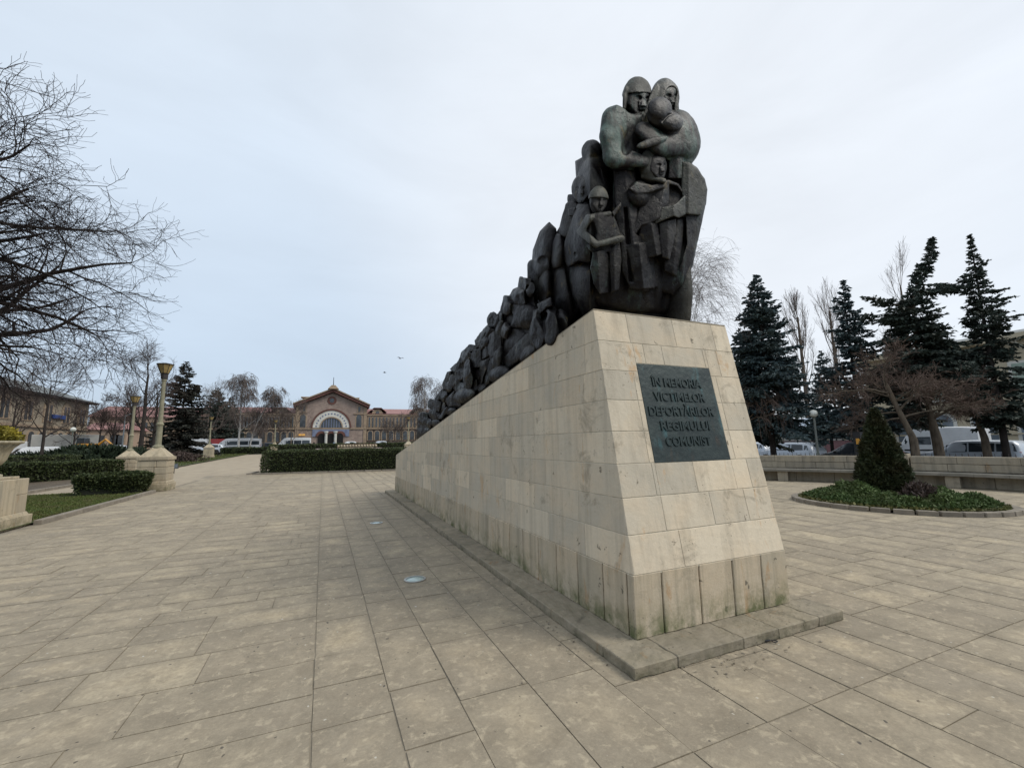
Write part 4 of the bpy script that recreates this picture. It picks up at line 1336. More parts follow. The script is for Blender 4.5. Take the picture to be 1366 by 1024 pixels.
for px, py in ((411, 531), (471, 532)):
    p = at(px, py, Y=SY); mb.box((p[0], SY+3, p[2]), (3.2, 3, .7)); mb.box((p[0], SY+3, p[2]+.45), (4.2, 4, .25))
mb.build('roof_ridge', M_trimst, stn)
mb = MB(O); mb.tube([(cx, SY, zg_t+2.3), (cx, SY, sz(503))], [.14, .08], 6); mb.build('mast', M_dark, stn)
mb = MB(O)
for z_, a, b2 in ((sz(571.5), gl, gr_), (sz(571.5), wl, gl), (sz(571.5), gr_, wr), (z_w, wl, gl), (z_w, gr_, wr)):
    mb.box(((a+b2)/2, SY-.15, z_), (b2-a-.04, .3, .42))
mb.box(((gl+sxx(409))/2, SY-.14, sz(550.5)), (sxx(409)-gl, .28, .35)); mb.box(((gr_+sxx(471))/2, SY-.14, sz(551.5)), (gr_-sxx(471), .28, .35))
mb.box((gl+.5, SY-.1, (sg+zg_e)/2), (1, .2, zg_e-sg)); mb.box((gr_-.5, SY-.1, (sg+zg_e)/2), (1, .2, zg_e-sg))
mb.build('cornice', M_trimst, stn)
# the great arch
zc = sz(570.2); Ro = (sxx(466)-sxx(417))/2; acx = (sxx(466)+sxx(417))/2; Ri = (sxx(457.5)-sxx(426))/2
fr = thing('arch_window', None, None)
mb = MB(O); ring(mb, acx, zc, SY-.32, Ri, Ro, .3, n=32); aw = mb.build('arch_surround', M_white, stn)
for k in range(15):
    mb = MB(O)
    a = math.pi*(k+.5)/15
    ca, sa = math.cos(a), math.sin(a); w_ = .055
    P = []
    for r, t_ in ((Ri+.75, a-w_), (Ro-.75, a-w_*.85), (Ro-.75, a+w_*.85), (Ri+.75, a+w_)): P.append((acx+r*math.cos(t_), SY-.37, zc+r*math.sin(t_)))
    mb.prism(P, (0, .06, 0)); mb.build('arch_panel', M_blue, aw)
mb = MB(O); ring(mb, acx, zc, SY-.45, Ro, Ro+.55, .4, n=32); mb.build('arch_moulding', M_redtrim, aw)
mb = MB(O); ring(mb, acx, zc, SY-.40, Ri-.35, Ri, .35, n=28); mb.build('arch_moulding', M_trimst, aw)
bpy.data.objects.remove(fr)
mb = MB(O); ring(mb, acx, zc, SY-.06, .02, Ri-.2, .05, n=28)
gw = mb.build('great_window', M_win, stn)
mb = MB(O)
for k in range(-4, 5):
    x_ = acx+k*Ri*.22; h_ = math.sqrt(max(0, (Ri-.3)**2-(x_-acx)**2))
    if h_ > .4: mb.box((x_, SY-.13, zc+h_/2), (.20, .14, h_))
mb.build('mullion', M_blue, gw)
zb1 = sz(571.2); zb0 = sg
mb = MB(O)
mb.box(((sxx(417)+sxx(466))/2, SY-.13, (sz(582)+zb1)/2), (sxx(466)-sxx(417), .22, zb1-sz(582)))
mb.build('blue_frieze', M_blue, stn)
for px in (429.2, 441.6, 453.8):
    w_ = sxx(433.4)-sxx(424.8); zt = sz(577.8); x_ = sxx(px)
    mb = MB(O); pane(mb, arch(w_*1.04, zt-sg), x_, SY-.34, sg, .1); d_ = mb.build('doorway', M_dark, stn)
    mb = MB(O); ring(mb, x_, zt-w_/2, SY-.40, w_/2, w_/2+.75, .2, n=14, rnd=.1); mb.build('door_arch', M_redtrim, d_)
for px in (435.4, 447.8):
    mb = MB(O); mb.lathe([(.55, 0), (.55, .4), (.42, .5), (.40, 4.2), (.62, 4.6), (.62, 5.0)], (sxx(px), SY-.75, sg), 10); mb.build('column', M_white, stn, smooth=False)
# windows of the hall and the wings
def stwin(px, w, h, z, kind='arch', name='window'):
    mb = MB(O); x_ = sxx(px)
    pane(mb, arch(w+.7, h+.4, 8) if kind == 'arch' else rect(w+.6, h+.5), x_, SY-.07, z-.15, .06); f_ = mb.build(name, M_trimst, stn)
    mb = MB(O); pane(mb, arch(w, h, 8) if kind == 'arch' else rect(w, h), x_, SY-.13, z, .07); mb.build('pane', M_win, f_)
for px in (403.5, 478.5): stwin(px, 1.6, 4.0, sz(569.5))
for px in (404.8, 478.7): stwin(px, .7, 1.6, sz(548.5), 'rect')
for k in range(24):
    px = 492.5+k*4.65
    stwin(px, .5, 3.2, sz(569.4), 'arch')
    if k % 2 == 0: stwin(px+1.5, 1.3, 3.0, sz(587.5), 'arch')
for k in range(25):
    px = 390-k*4.65
    stwin(px, .5, 3.2, sz(569.4), 'arch')
    if k % 2 == 0: stwin(px-1.5, 1.3, 3.0, sz(588), 'arch')
mb = MB(O); x_ = sxx(441.5)
ring(mb, x_, sz(534), SY-.12, .75, 1.35, .1, 0, 2*math.pi, 24); rw = mb.build('rosette', M_redtrim, stn)
mb = MB(O); ring(mb, x_, sz(534), SY-.10, .02, .7, .08, 0, 2*math.pi, 20); mb.build('pane', M_win, rw)
for px in (374.5, 504, 300, 560):
    p = at(px, 550.6, Y=SY); zb_ = p[2]-1.0
    mb = MB(O); pane(mb, arch(3.6, 2.3, 10, .6), p[0], SY+1.0, zb_, 5); d_ = mb.build('dormer', M_trimst, stn)
    mb = MB(O); mb.prism([(p[0]-3.0, SY+.5, zb_+1.2), (p[0]-1.2, SY+.5, zb_+2.5), (p[0]+1.2, SY+.5, zb_+2.5), (p[0]+3.0, SY+.5, zb_+1.2), (p[0]+1.2, SY+.5, zb_+2.8), (p[0]-1.2, SY+.5, zb_+2.8)], (0, 5.6, 0)); mb.build('dormer_roof', M_redtrim, d_)
    mb = MB(O); ring(mb, p[0], zb_+1.1, SY+.93, .02, .6, .05, 0, 2*math.pi, 14); mb.build('pane', M_win, d_)
# warm lamps by the entrance
m, t, b = newmat('lit_sign'); b.inputs['Base Color'].default_value = (.5, .25, .05, 1)
b.inputs['Emission Color'].default_value = (1, .55, .12, 1); b.inputs['Emission Strength'].default_value = .22
M_lit = m
mb = MB(O)
for px in (401, 405.5): mb.box((sxx(px), SY-.5, sz(579.5)), (.8, .3, .5))
mb.build('lit_sign', M_lit, stn)

# --- building on the left side of the square (its long front runs away from the viewer)
BX = -40.0
lg = float(gz(BX, 95))
yA, yB = 62.0, float(at(117, 560, X=BX)[1])
zE = float(at(117, 539, X=BX)[2])
lb = thing('stone_building', 'two storey ochre stone building with small arched windows and a grey roof, behind bare branches', 'building', (BX, (yA+yB)/2, lg))
O = (BX, (yA+yB)/2, lg)
mb = MB(O); mb.box((BX-8, (yA+yB)/2, (zE+lg-1)/2), (16, yB-yA, zE-lg+1)); mb.build('wall', M_plaster, lb)
mb = MB(O); mb.box((BX-8, (yA+yB)/2, zE+.15), (18, yB-yA+2.2, .3)); mb.build('eaves', M_dark, lb)
mb = MB(O); mb.box((BX-8, (yA+yB)/2, zE+1.6), (17.6, yB-yA+1.8, 2.6), top=(.3, .72))
mb.build('roof', M_greyroof, lb)
mb = MB(O)
for z_ in (lg+4.6, lg+.6): mb.box((BX+.12, (yA+yB)/2, z_), (.24, yB-yA-.05, .35))
mb.build('string_course', M_trimst, lb)
y = yA+2.2; k = 0
while y < yB-1:
    mb = MB(O); pane(mb, arch(1.9, 2.9, 10), BX+.10, y, lg+1.2, .1, 2); f_ = mb.build('window', M_trimst, lb)
    mb = MB(O); pane(mb, arch(1.35, 2.5, 10), BX+.16, y, lg+1.3, .09, 2); mb.build('pane', M_win, f_)
    if k % 2 == 0:
        mb = MB(O); pane(mb, arch(2.6, 3.6, 10), BX+.10, y+1.2, lg+5.3, .1, 2); f_ = mb.build('window', M_trimst, lb)
        mb = MB(O)
        for du in (-.5, .5): pane(mb, rect(.62, 2.6), BX+.16, y+1.2+du, lg+5.5, .09, 2)
        mb.build('pane', M_win, f_)
    y += 2.6; k += 1
# blank blue sign board
M_signblue = plain('sign_blue', (.02, .05, .20), (.015, .04, .15), rough=.5, bmp=0)
p = at(76, 556, X=BX)
mb = MB(O); mb.box((BX+.25, p[1], p[2]), (.2, 3.6, .6)); mb.build('sign_board', M_signblue, lb)

# --- low pink house and red roofed block further along
p0, p1 = at(112, 570, Y=128), at(170, 570, Y=128)
g0 = float(gz(-50, 128))
ph = thing('low_house', 'low pinkish plaster house with two dark windows behind thin bare trees', 'building', ((p0[0]+p1[0])/2, 128, g0))
O = ((p0[0]+p1[0])/2, 128, g0)
zt = float(at(140, 573, Y=128)[2])
mb = MB(O); mb.box(((p0[0]+p1[0])/2, 134, (zt+g0-1)/2), (p1[0]-p0[0], 12, zt-g0+1)); mb.build('wall', M_pinkpl, ph)
mb = MB(O); mb.box(((p0[0]+p1[0])/2, 134, zt+.9), (p1[0]-p0[0]+1, 13, 1.8), top=(.8, .3)); mb.build('roof', M_redroof, ph)
for px in (119, 134, 152, 160):
    q = at(px, 588, Y=128)
    mb = MB(O); pane(mb, rect(1.9, 2.6), q[0], 127.93, g0+1.4, .08); f_ = mb.build('window', M_trimst, ph)
    mb = MB(O); pane(mb, rect(1.4, 2.2), q[0], 127.88, g0+1.6, .08); mb.build('pane', M_win, f_)
p0, p1 = at(118, 570, Y=146), at(262, 570, Y=146)
g0 = float(gz(-60, 146))
rb = thing('town_house', 'red roofed town house seen between the lamp posts and the dark spruce', 'building', ((p0[0]+p1[0])/2, 146, g0))
O = ((p0[0]+p1[0])/2, 146, g0)
zt = float(at(190, 556, Y=146)[2])
mb = MB(O); mb.box(((p0[0]+p1[0])/2, 153, (zt+g0-1)/2), (p1[0]-p0[0], 14, zt-g0+1)); mb.build('wall', M_pinkpl, rb)
mb = MB(O); mb.box(((p0[0]+p1[0])/2, 153, zt+1.6), (p1[0]-p0[0]+1, 15, 3.2), top=(.85, .15)); mb.build('roof', M_redroof, rb)
for k in range(11):
    x_ = p0[0]+2+k*(p1[0]-p0[0]-4)/10
    for z_ in (1.2, 5.0):
        mb = MB(O); pane(mb, rect(1.7, 2.6), x_, 145.93, g0+z_, .08); f_ = mb.build('window', M_trimst, rb)
        mb = MB(O); pane(mb, rect(1.25, 2.2), x_, 145.88, g0+z_+.2, .08); mb.build('pane', M_win, f_)

# --- beige town house along the street on the right
BX = 52.0
rgz = -.40
yA, yB = 8.0, float(at(1160, 560, X=BX)[1])
zE = float(at(1300, 462, X=BX)[2])
bh = thing('beige_building', 'tall beige plaster building with green shuttered windows behind the leaning spruce', 'building', (BX, (yA+yB)/2, rgz))
O = (BX, (yA+yB)/2, rgz)
mb = MB(O); mb.box((BX+8, (yA+yB)/2, (zE+rgz-1)/2), (16, yB-yA, zE-rgz+1)); mb.build('wall', M_beige, bh)
mb = MB(O); mb.box((BX+8, (yA+yB)/2, zE+.25), (17.6, yB-yA+1.4, .5)); mb.build('eaves', M_beige, bh)
mb = MB(O); mb.box((BX+8, (yA+yB)/2, zE+1.1), (17, yB-yA+1, 1.2), top=(.3, .9)); mb.build('roof', M_greyroof, bh)
zc_ = float(at(1320, 544, X=BX)[2])
mb = MB(O); mb.box((BX-.15, (yA+yB)/2, zc_), (.3, yB-yA-.05, .45)); mb.box((BX-.1, (yA+yB)/2, zc_-2.2), (.12, yB-yA-.05, .12)); mb.box((BX-.1, (yA+yB)/2, zc_-2.9), (.12, yB-yA-.05, .12))
mb.build('cornice', M_beige, bh)
M_shut = plain('green_shutter', (.30, .36, .30), (.22, .28, .23), scale=3, rough=.7)
y = yA+1.6
while y < yB-.8:
    mb = MB(O); pane(mb, arch(1.9, 3.2, 12), BX-.10, y, rgz+.9, .1, 1); f_ = mb.build('window', M_white, bh)
    mb = MB(O); pane(mb, arch(1.4, 2.8, 12), BX-.15, y, rgz+1.0, .09, 1); mb.build('pane', M_winpale, f_)
    for z_ in (zc_+.8, zc_+5.2):
        if z_+2.9 < zE:
            mb = MB(O); pane(mb, rect(1.75, 2.9), BX-.10, y, z_, .1, 1); f_ = mb.build('window', M_white, bh)
            mb = MB(O); pane(mb, rect(1.3, 2.5), BX-.15, y, z_+.2, .09, 1); mb.build('pane', M_shut, f_)
    y += 2.75
# --- low shop with a pink stone base and a pale awning
BX = 47.0
ya, yb = float(at(1152, 590, X=BX)[1]), float(at(1012, 590, X=BX)[1])
z1, z2, z3 = (float(at(1110, py, X=BX)[2]) for py in (587.5, 570.5, 556))
sh = thing('low_shop', 'low shop front with dark windows, pink stone base and pale awning beyond the street', 'shop', (BX, (ya+yb)/2, rgz))
O = (BX, (ya+yb)/2, rgz)
mb = MB(O); mb.box((BX+4, (ya+yb)/2, (z3+rgz)/2), (8, yb-ya, z3-rgz)); mb.build('wall', M_beige, sh)
mb = MB(O); mb.box((BX-.15, (ya+yb)/2, (z1+rgz-.1)/2), (.3, yb-ya+.1, z1-rgz+.1)); mb.build('base', M_pinkbase, sh)
M_awn = plain('pale_awning', (.50, .58, .66), (.40, .46, .53), scale=1, rough=.6)
mb = MB(O); mb.prism([(BX-.02, ya, z2), (BX-1.4, ya, z2-.05), (BX-1.4, ya, z2+.12), (BX-.02, ya, z3)], (0, yb-ya, 0)); mb.build('awning', M_awn, sh)
n_ = 7
for k in range(n_):
    y = ya+(k+.5)*(yb-ya)/n_
    mb = MB(O); pane(mb, rect((yb-ya)/n_-.2, z2-z1-.1), BX-.08, y, z1+.04, .07, 1); f_ = mb.build('window', M_white, sh)
    mb = MB(O); pane(mb, rect((yb-ya)/n_-.55, z2-z1-.4), BX-.14, y, z1+.18, .08, 1); mb.build('pane', M_win, f_)
# ---------------------------------------------------------------- trees
def tubes(P, Rd, n=4):
    """P (B,m,3) centre lines, Rd (B,m) radii -> verts, quads"""
    B, m = P.shape[:2]
    T = np.gradient(P, axis=1); T /= np.linalg.norm(T, axis=2, keepdims=True)+1e-9
    ref = np.where(np.abs(T[..., 2:3]) < .85, np.array([0, 0, 1.0]), np.array([1.0, 0, 0]))
    A = np.cross(T, ref); A /= np.linalg.norm(A, axis=2, keepdims=True)+1e-9
    C_ = np.cross(T, A)
    th = np.arange(n)*2*math.pi/n
    V = P[:, :, None]+Rd[:, :, None, None]*(np.cos(th)[:, None]*A[:, :, None]+np.sin(th)[:, None]*C_[:, :, None])
    b0 = (np.arange(B)*m*n)[:, None, None]; i = (np.arange(m-1)*n)[None, :, None]; k = np.arange(n)[None, None]; k2 = (k+1) % n
    F = np.stack([b0+i+k, b0+i+n+k, b0+i+n+k2, b0+i+k2], -1).reshape(-1, 4)
    return V.reshape(-1, 3), F


def grow(P, Rd, n, ln, ang, rg, seg=5, lo=.25, hi=1.0, up=0.0, wig=.12, rk=.55, taper=.35, lnvar=.35, shorten=.5, tip=True, biasdir=None):
    """children of every branch: n each, length ln, leaving at ang degrees, pulled by up along z"""
    B, m = P.shape[:2]
    t_ = rg.uniform(lo, hi, (B, n)); 
    if tip: t_[:, -1] = 1.0
    f = t_*(m-1); i0 = np.minimum(f.astype(int), m-2); fr = (f-i0)[..., None]
    bi = np.arange(B)[:, None]
    S = P[bi, i0]*(1-fr)+P[bi, i0+1]*fr
    T = P[bi, i0+1]-P[bi, i0]; T /= np.linalg.norm(T, axis=2, keepdims=True)+1e-9
    r0 = Rd[bi, i0]*(1-fr[..., 0])+Rd[bi, i0+1]*fr[..., 0]
    rnd = rg.normal(size=(B, n, 3)); 
    if biasdir is not None: rnd = rnd+np.array(biasdir)
    Q = rnd-(rnd*T).sum(2, keepdims=True)*T; Q /= np.linalg.norm(Q, axis=2, keepdims=True)+1e-9
    a = np.radians(ang)*rg.uniform(.65, 1.3, (B, n)); a[t_ > .995] *= .35
    D = np.cos(a)[..., None]*T+np.sin(a)[..., None]*Q
    L_ = ln*(1+rg.uniform(-lnvar, lnvar, (B, n)))*(1-shorten*t_)
    if np.ndim(ln) == 0: pass
    D = D.reshape(-1, 3); S = S.reshape(-1, 3); L_ = L_.reshape(-1); r = (r0*rk*rg.uniform(.75, 1.1, (B, n))).reshape(-1)
    N_ = len(D)
    out = np.zeros((N_, seg, 3)); out[:, 0] = S
    st = L_/(seg-1)
    for k in range(1, seg):
        D = D+rg.normal(0, wig, (N_, 3)); D[:, 2] += up/(seg-1)
        D /= np.linalg.norm(D, axis=1, keepdims=True)
        out[:, k] = out[:, k-1]+D*st[:, None]
    rr = r[:, None]*np.linspace(1, taper, seg)[None]
    return out, rr


def bark(name, c1, c2, sc=6, sp=.15):
    m, t, b = newmat(name)
    v = coords(t)
    col = mixc(t, noise(t, v, sc, 6, .65, .35, .65, stretch=(1, 1, .35)), c1, c2)
    t.links.new(col, b.inputs['Base Color']); b.inputs['Roughness'].default_value = .9; b.inputs['Specular IOR Level'].default_value = sp
    bump(t, b, noise(t, v, sc*4, 5, .6, 0, 1, stretch=(1, 1, .3)), .5, .02)
    return m


M_bark = bark('dark_bark', (.050, .041, .036), (.026, .022, .02))
M_twig = bark('dark_twigs', (.040, .031, .030), (.026, .021, .021), 3)
M_twigm = bark('brownish_twigs', (.085, .062, .054), (.055, .042, .038), 3)
M_barkb = bark('brown_bark', (.17, .135, .10), (.085, .067, .052))
M_twigb = bark('reddish_twigs', (.17, .12, .095), (.11, .08, .066), 3)
M_twigp = bark('pale_twigs', (.15, .118, .10), (.10, .082, .075), 3)
m, t, b = newmat('birch_bark'); v = coords(t)
col = mixc(t, noise(t, v, 3, 5, .6, .5, .62, stretch=(2, 2, 5)), (.50, .48, .45), (.09, .08, .075))
t.links.new(col, b.inputs['Base Color']); b.inputs['Roughness'].default_value = .8
M_birch = m


def bare_tree(name, label, loc, trunk, levels, mats, group=None, seed=1, tr=.2, cat='tree', trunk_sides=8, trunk_taper=.35):
    """trunk: list of points from the foot up; levels: dicts for grow(); the first go with the trunk, the rest make the crown"""
    rg = np.random.default_rng(seed)
    root = thing(name, label, cat, loc, 0, group)
    Pt = np.array(trunk, float)[None]; Rt = tr*np.linspace(1, trunk_taper, Pt.shape[1])[None]
    Rt[0, 0] *= 1.25
    tv, tf = tubes(Pt, Rt, trunk_sides)
    tV, tF, n = [tv], [tf], len(tv)
    cV, cF, cn = [], [], 0
    P, Rr = Pt, Rt
    for k, lv in enumerate(levels):
        lv = dict(lv); kind = lv.pop('part', 'crown' if k else 'trunk'); sides = lv.pop('sides', 3); mn = lv.pop('rmin', 0); both = lv.pop('both', False)
        P2, R2 = grow(P, Rr, rg=rg, **lv)
        R2 = np.maximum(R2, mn)
        v_, f_ = tubes(P2, R2, sides)
        if kind == 'trunk': tV.append(v_); tF.append(f_+n); n += len(v_)
        else: cV.append(v_); cF.append(f_+cn); cn += len(v_)
        P, Rr = P2, R2
    add_mesh('trunk', np.concatenate(tV), np.concatenate(tF), mats[0], root, smooth=True)
    if cV: add_mesh('crown', np.concatenate(cV), np.concatenate(cF), mats[1], root)
    return root


def spruce(name, label, loc, h, w, seed, mat, barkm, base=.06, lean=None, dens=1.0, droop=.25, group=None, gaps=0, prof=None, clump=.16, trunk_r=None, limbs=None):
    """conifer: trunk, whorls of boughs, sprays of needle clumps"""
    rg = np.random.default_rng(seed)
    root = thing(name, label, 'tree', loc, 0, group)
    nz_ = 14
    zt = np.linspace(0, h, nz_)
    off = np.zeros((nz_, 2))
    if lean is not None:
        lz = np.array([p[0] for p in lean]); off = np.stack([np.interp(zt, lz, [p[1] for p in lean]), np.interp(zt, lz, [p[2] for p in lean])], 1)
    axis = lambda z: np.stack([np.interp(z, zt, off[:, 0]), np.interp(z, zt, off[:, 1]), z], -1)
    r0 = trunk_r or h*.016
    tp = axis(zt)
    tv, tf = tubes(tp[None], (r0*np.linspace(1, .08, nz_))[None], 8)
    add_mesh('trunk', tv, tf, barkm, root, smooth=True)
    nb = int(h*17*dens)
    u = np.sort(rg.uniform(0, 1, nb))
    z = h*(base+(1-base)*u**.92)
    pf = prof or (lambda q: (1-q)**.85*.96+.04)
    q = (z/h-base)/(1-base)
    Lb = w*np.array([pf(x) for x in q])*rg.uniform(.62, 1.15, nb)
    az = rg.uniform(0, 2*math.pi, nb)
    if gaps: Lb *= np.where(np.sin(az*2+z*1.7)+np.sin(z*3.1+az) > .9-gaps, 1, .55)
    S = axis(z)
    if limbs:                                        # boughs that reach well out of the outline
        ez, ea, el = np.array([l_[0] for l_ in limbs]), np.array([l_[1] for l_ in limbs]), np.array([l_[2] for l_ in limbs])
        z = np.concatenate([z, ez]); az = np.concatenate([az, ea]); Lb = np.concatenate([Lb, el]); S = axis(z); q = (z/h-base)/(1-base); nb = len(z)
    seg = 6
    P = np.zeros((nb, seg, 3)); P[:, 0] = S
    el0 = np.radians(20*q-10+rg.normal(0, 7, nb))
    for k in range(1, seg):
        e = el0-droop*k/seg*(1.2-q)+(.35*(k/seg)**2)
        d = np.stack([np.cos(az)*np.cos(e), np.sin(az)*np.cos(e), np.sin(e)], 1)
        P[:, k] = P[:, k-1]+d*(Lb/(seg-1))[:, None]
    Rb = np.maximum(.004, (Lb*.014))[:, None]*np.linspace(1, .25, seg)[None]
    bv, bf = tubes(P, Rb, 3)
    # side sprays
    ns = np.maximum(4, (Lb*12*dens).astype(int))
    bi = np.repeat(np.arange(nb), ns)
    t_ = rg.uniform(.12, 1.0, len(bi))
    f = t_*(seg-1); i0 = np.minimum(f.astype(int), seg-2); fr = (f-i0)[:, None]
    S2 = P[bi, i0]*(1-fr)+P[bi, i0+1]*fr
    T = P[bi, i0+1]-P[bi, i0]; T /= np.linalg.norm(T, axis=1, keepdims=True)
    side = np.where(rg.random(len(bi)) < .5, 1, -1)
    Nn = np.cross(T, np.array([0, 0, 1.0])); Nn /= np.linalg.norm(Nn, axis=1, keepdims=True)+1e-9
    d2 = T*.75+Nn*side[:, None]*rg.uniform(.5, 1.1, len(bi))[:, None]; d2[:, 2] -= rg.uniform(0, .45, len(bi))
    d2 /= np.linalg.norm(d2, axis=1, keepdims=True)
    L2 = np.minimum(.85, Lb[bi]*.5)*(1.1-t_*.65)*rg.uniform(.5, 1.2, len(bi))
    # needle clumps along each spray
    nc = np.maximum(2, (L2/clump*2.3).astype(int))
    si = np.repeat(np.arange(len(bi)), nc)
    tt = rg.uniform(0, 1.05, len(si))
    c = S2[si]+d2[si]*(L2[si]*tt)[:, None]
    dd = d2[si]+rg.normal(0, .38, (len(si), 3)); dd[:, 2] -= .08; dd /= np.linalg.norm(dd, axis=1, keepdims=True)
    # and straight on the boughs
    lnk = clump*rg.uniform(.7, 1.5, len(si)); wd = lnk*rg.uniform(.2, .36, len(si))
    ax_ = np.cross(dd, rg.normal(size=(len(si), 3))); ax_ /= np.linalg.norm(ax_, axis=1, keepdims=True)+1e-9
    a = c-dd*(lnk*.3)[:, None]; e_ = c+dd*(lnk*.8)[:, None]; mid = c+dd*(lnk*.12)[:, None]
    V = np.stack([a, mid+ax_*wd[:, None], e_, mid-ax_*wd[:, None]], 1).reshape(-1, 3)
    F = np.arange(len(V)).reshape(-1, 4)
    tone = np.clip(rg.normal(.4, .2, len(bi))[si]+rg.normal(0, .13, len(si)), 0, 1)
    cr_ = add_mesh('crown', V, F, mat, root, rnd=tone)
    o = add_mesh('boughs', bv, bf, barkm, root)
    return root


M_spruceb = leafmat('blue_spruce_needles', (.026, .042, .046), (.115, .160, .168), (.045, .066, .060), scale=.7)
M_spruced = leafmat('dark_spruce_needles', (.022, .032, .027), (.085, .110, .086), (.045, .054, .042), scale=.7)
M_sprucel = leafmat('brownish_spruce_needles', (.019, .021, .018), (.060, .064, .052), (.05, .04, .03), scale=.6)


def spot(px, d, X=None, off=0):
    """ground point below an image column at a depth (or on a plane X)"""
    p = at(px, 595, d=d) if X is None else at(px, 590, X=X)
    return np.array([p[0], p[1], float(gz(p[0], p[1]))+off])


def zat(px, py, loc):
    """height above loc of what is seen at px,py at the distance of loc"""
    d = (np.array(loc)-EYE)@FWD
    return float(at(px, py, d=d)[2]-loc[2])


# --- great bare tree reaching in from the left
loc = np.array([-13.4, 19.2, .05])
bare_tree('bare_tree', 'great bare tree with dark spreading limbs above the left lawn', loc,
          [(0, 0, 0), (.1, 0, 1.4), (.05, .1, 2.8), (.2, .05, 4.2), (.25, .1, 5.4), (.2, .15, 7.0), (.2, .1, 9.0)],
          [dict(n=21, ln=6.9, ang=72, seg=10, lo=.38, hi=1, up=.1, wig=.13, rk=.66, taper=.2, shorten=.22, sides=6, part='trunk', biasdir=(1.0, -.25, 0), lnvar=.25),
           dict(n=11, ln=3.1, ang=50, seg=7, lo=.12, up=-.3, wig=.22, rk=.55, taper=.3, sides=4, part='trunk', shorten=.4, rmin=.012),
           dict(n=7, ln=1.7, ang=50, seg=6, lo=.1, up=-.2, wig=.25, rk=.6, taper=.35, sides=3, rmin=.008),
           dict(n=5, ln=.9, ang=46, seg=5, lo=.1, up=-.0, wig=.25, rk=.65, taper=.6, sides=3, rmin=.0055)],
          (M_bark, M_twig), seed=14, tr=.46)
# --- smaller bare trees of the left garden
def small_tree(px, d, top, label, seed, spread=1.0, mats=(M_bark, M_twigm), tr=.13, group='bare trees of the left garden', up=.35, forks=10, fork=.3, dens=1.25, name='bare_tree', drop=0, ang=42, rmin=None):
    rmin = rmin or d*.00021
    loc = spot(px, d); h = zat(px, top, loc)
    rg = np.random.default_rng(seed)
    hh = h*.72
    tr_ = [(rg.normal(0, .05)*z, rg.normal(0, .05)*z, z*hh) for z in np.linspace(0, 1, 6)]
    return bare_tree(name, label, loc, tr_,
              [dict(n=forks, ln=h*.42*spread, ang=ang, seg=7, lo=fork, up=up, wig=.1, rk=.55, taper=.25, shorten=.45, sides=4, part='trunk', rmin=.012),
               dict(n=int(7*dens), ln=h*.2*spread, ang=42, seg=6, lo=.15, up=up*.6-drop, wig=.15, rk=.55, taper=.3, sides=3, rmin=rmin*1.5),
               dict(n=int(5*dens), ln=h*.10*spread, ang=40, seg=5, lo=.1, up=-drop, wig=.18, rk=.6, taper=.5, sides=3, rmin=rmin),
               dict(n=3, ln=h*.055*spread, ang=36, seg=4, lo=.1, up=-drop*1.5, wig=.15, rk=.7, taper=.6, sides=3, rmin=rmin*.8)],
              mats, group, seed, tr)
small_tree(57, 36, 470, 'young bare tree with a dark stem in front of the white van', 21, 1.15, tr=.14)
small_tree(188, 46, 452, 'tall bare tree directly left of the nearest lamp post', 22, .9, tr=.26, forks=10)
small_tree(204, 50, 488, 'bare forked tree hard behind the nearest lamp post', 23, .8, tr=.20)
small_tree(132, 62, 528, 'thin bare tree in front of the low pink house', 24, .9, tr=.14)
small_tree(150, 70, 522, 'bare tree with a dark twin stem beside the blue grey pole', 25, 1.0, tr=.2)
small_tree(171, 66, 512, 'bare tree between the two nearer lamp posts', 26, .9, tr=.2)
small_tree(98, 60, 536, 'bare tree before the end of the stone building', 27, 1.0, tr=.14)
small_tree(14, 50, 500, 'bare tree behind the urn with yellow plant', 28, 1.1, tr=.16)
small_tree(275, 84, 508, 'pale bare tree rising behind the left pair of spruces', 31, 1.0, (M_twigp, M_twigp), .16, 'far bare trees', .5, rmin=.012)
# --- pruned small trees before the station
small_tree(388, 84, 534, 'rounded bare tree in front of the gabled station hall', 32, 1.25, (M_barkb, M_twigp), .12, 'pruned trees before the station', .6, 12, .12, 1.0, rmin=.014)
small_tree(372, 88, 548, 'bare brown tree before the left wing beside the second minibus', 35, 1.3, (M_barkb, M_twigp), .12, 'pruned trees before the station', .6, 12, .12, 1.1, rmin=.014)
small_tree(536, 90, 556, 'bare brown tree before the right wing next to the low end of the plinth', 36, 1.3, (M_barkb, M_twigp), .12, 'pruned trees before the station', .6, 12, .12, 1.1, rmin=.014)
small_tree(352, 88, 552, 'small bare tree between the two white minibuses', 33, 1.2, (M_barkb, M_twigp), .12, 'pruned trees before the station', .5, 10, .15, 1.0, rmin=.014)
small_tree(518, 92, 560, 'small bare tree before the right wing of the station', 34, 1.2, (M_barkb, M_twigp), .12, 'pruned trees before the station', .5, 10, .15, 1.0, rmin=.014)
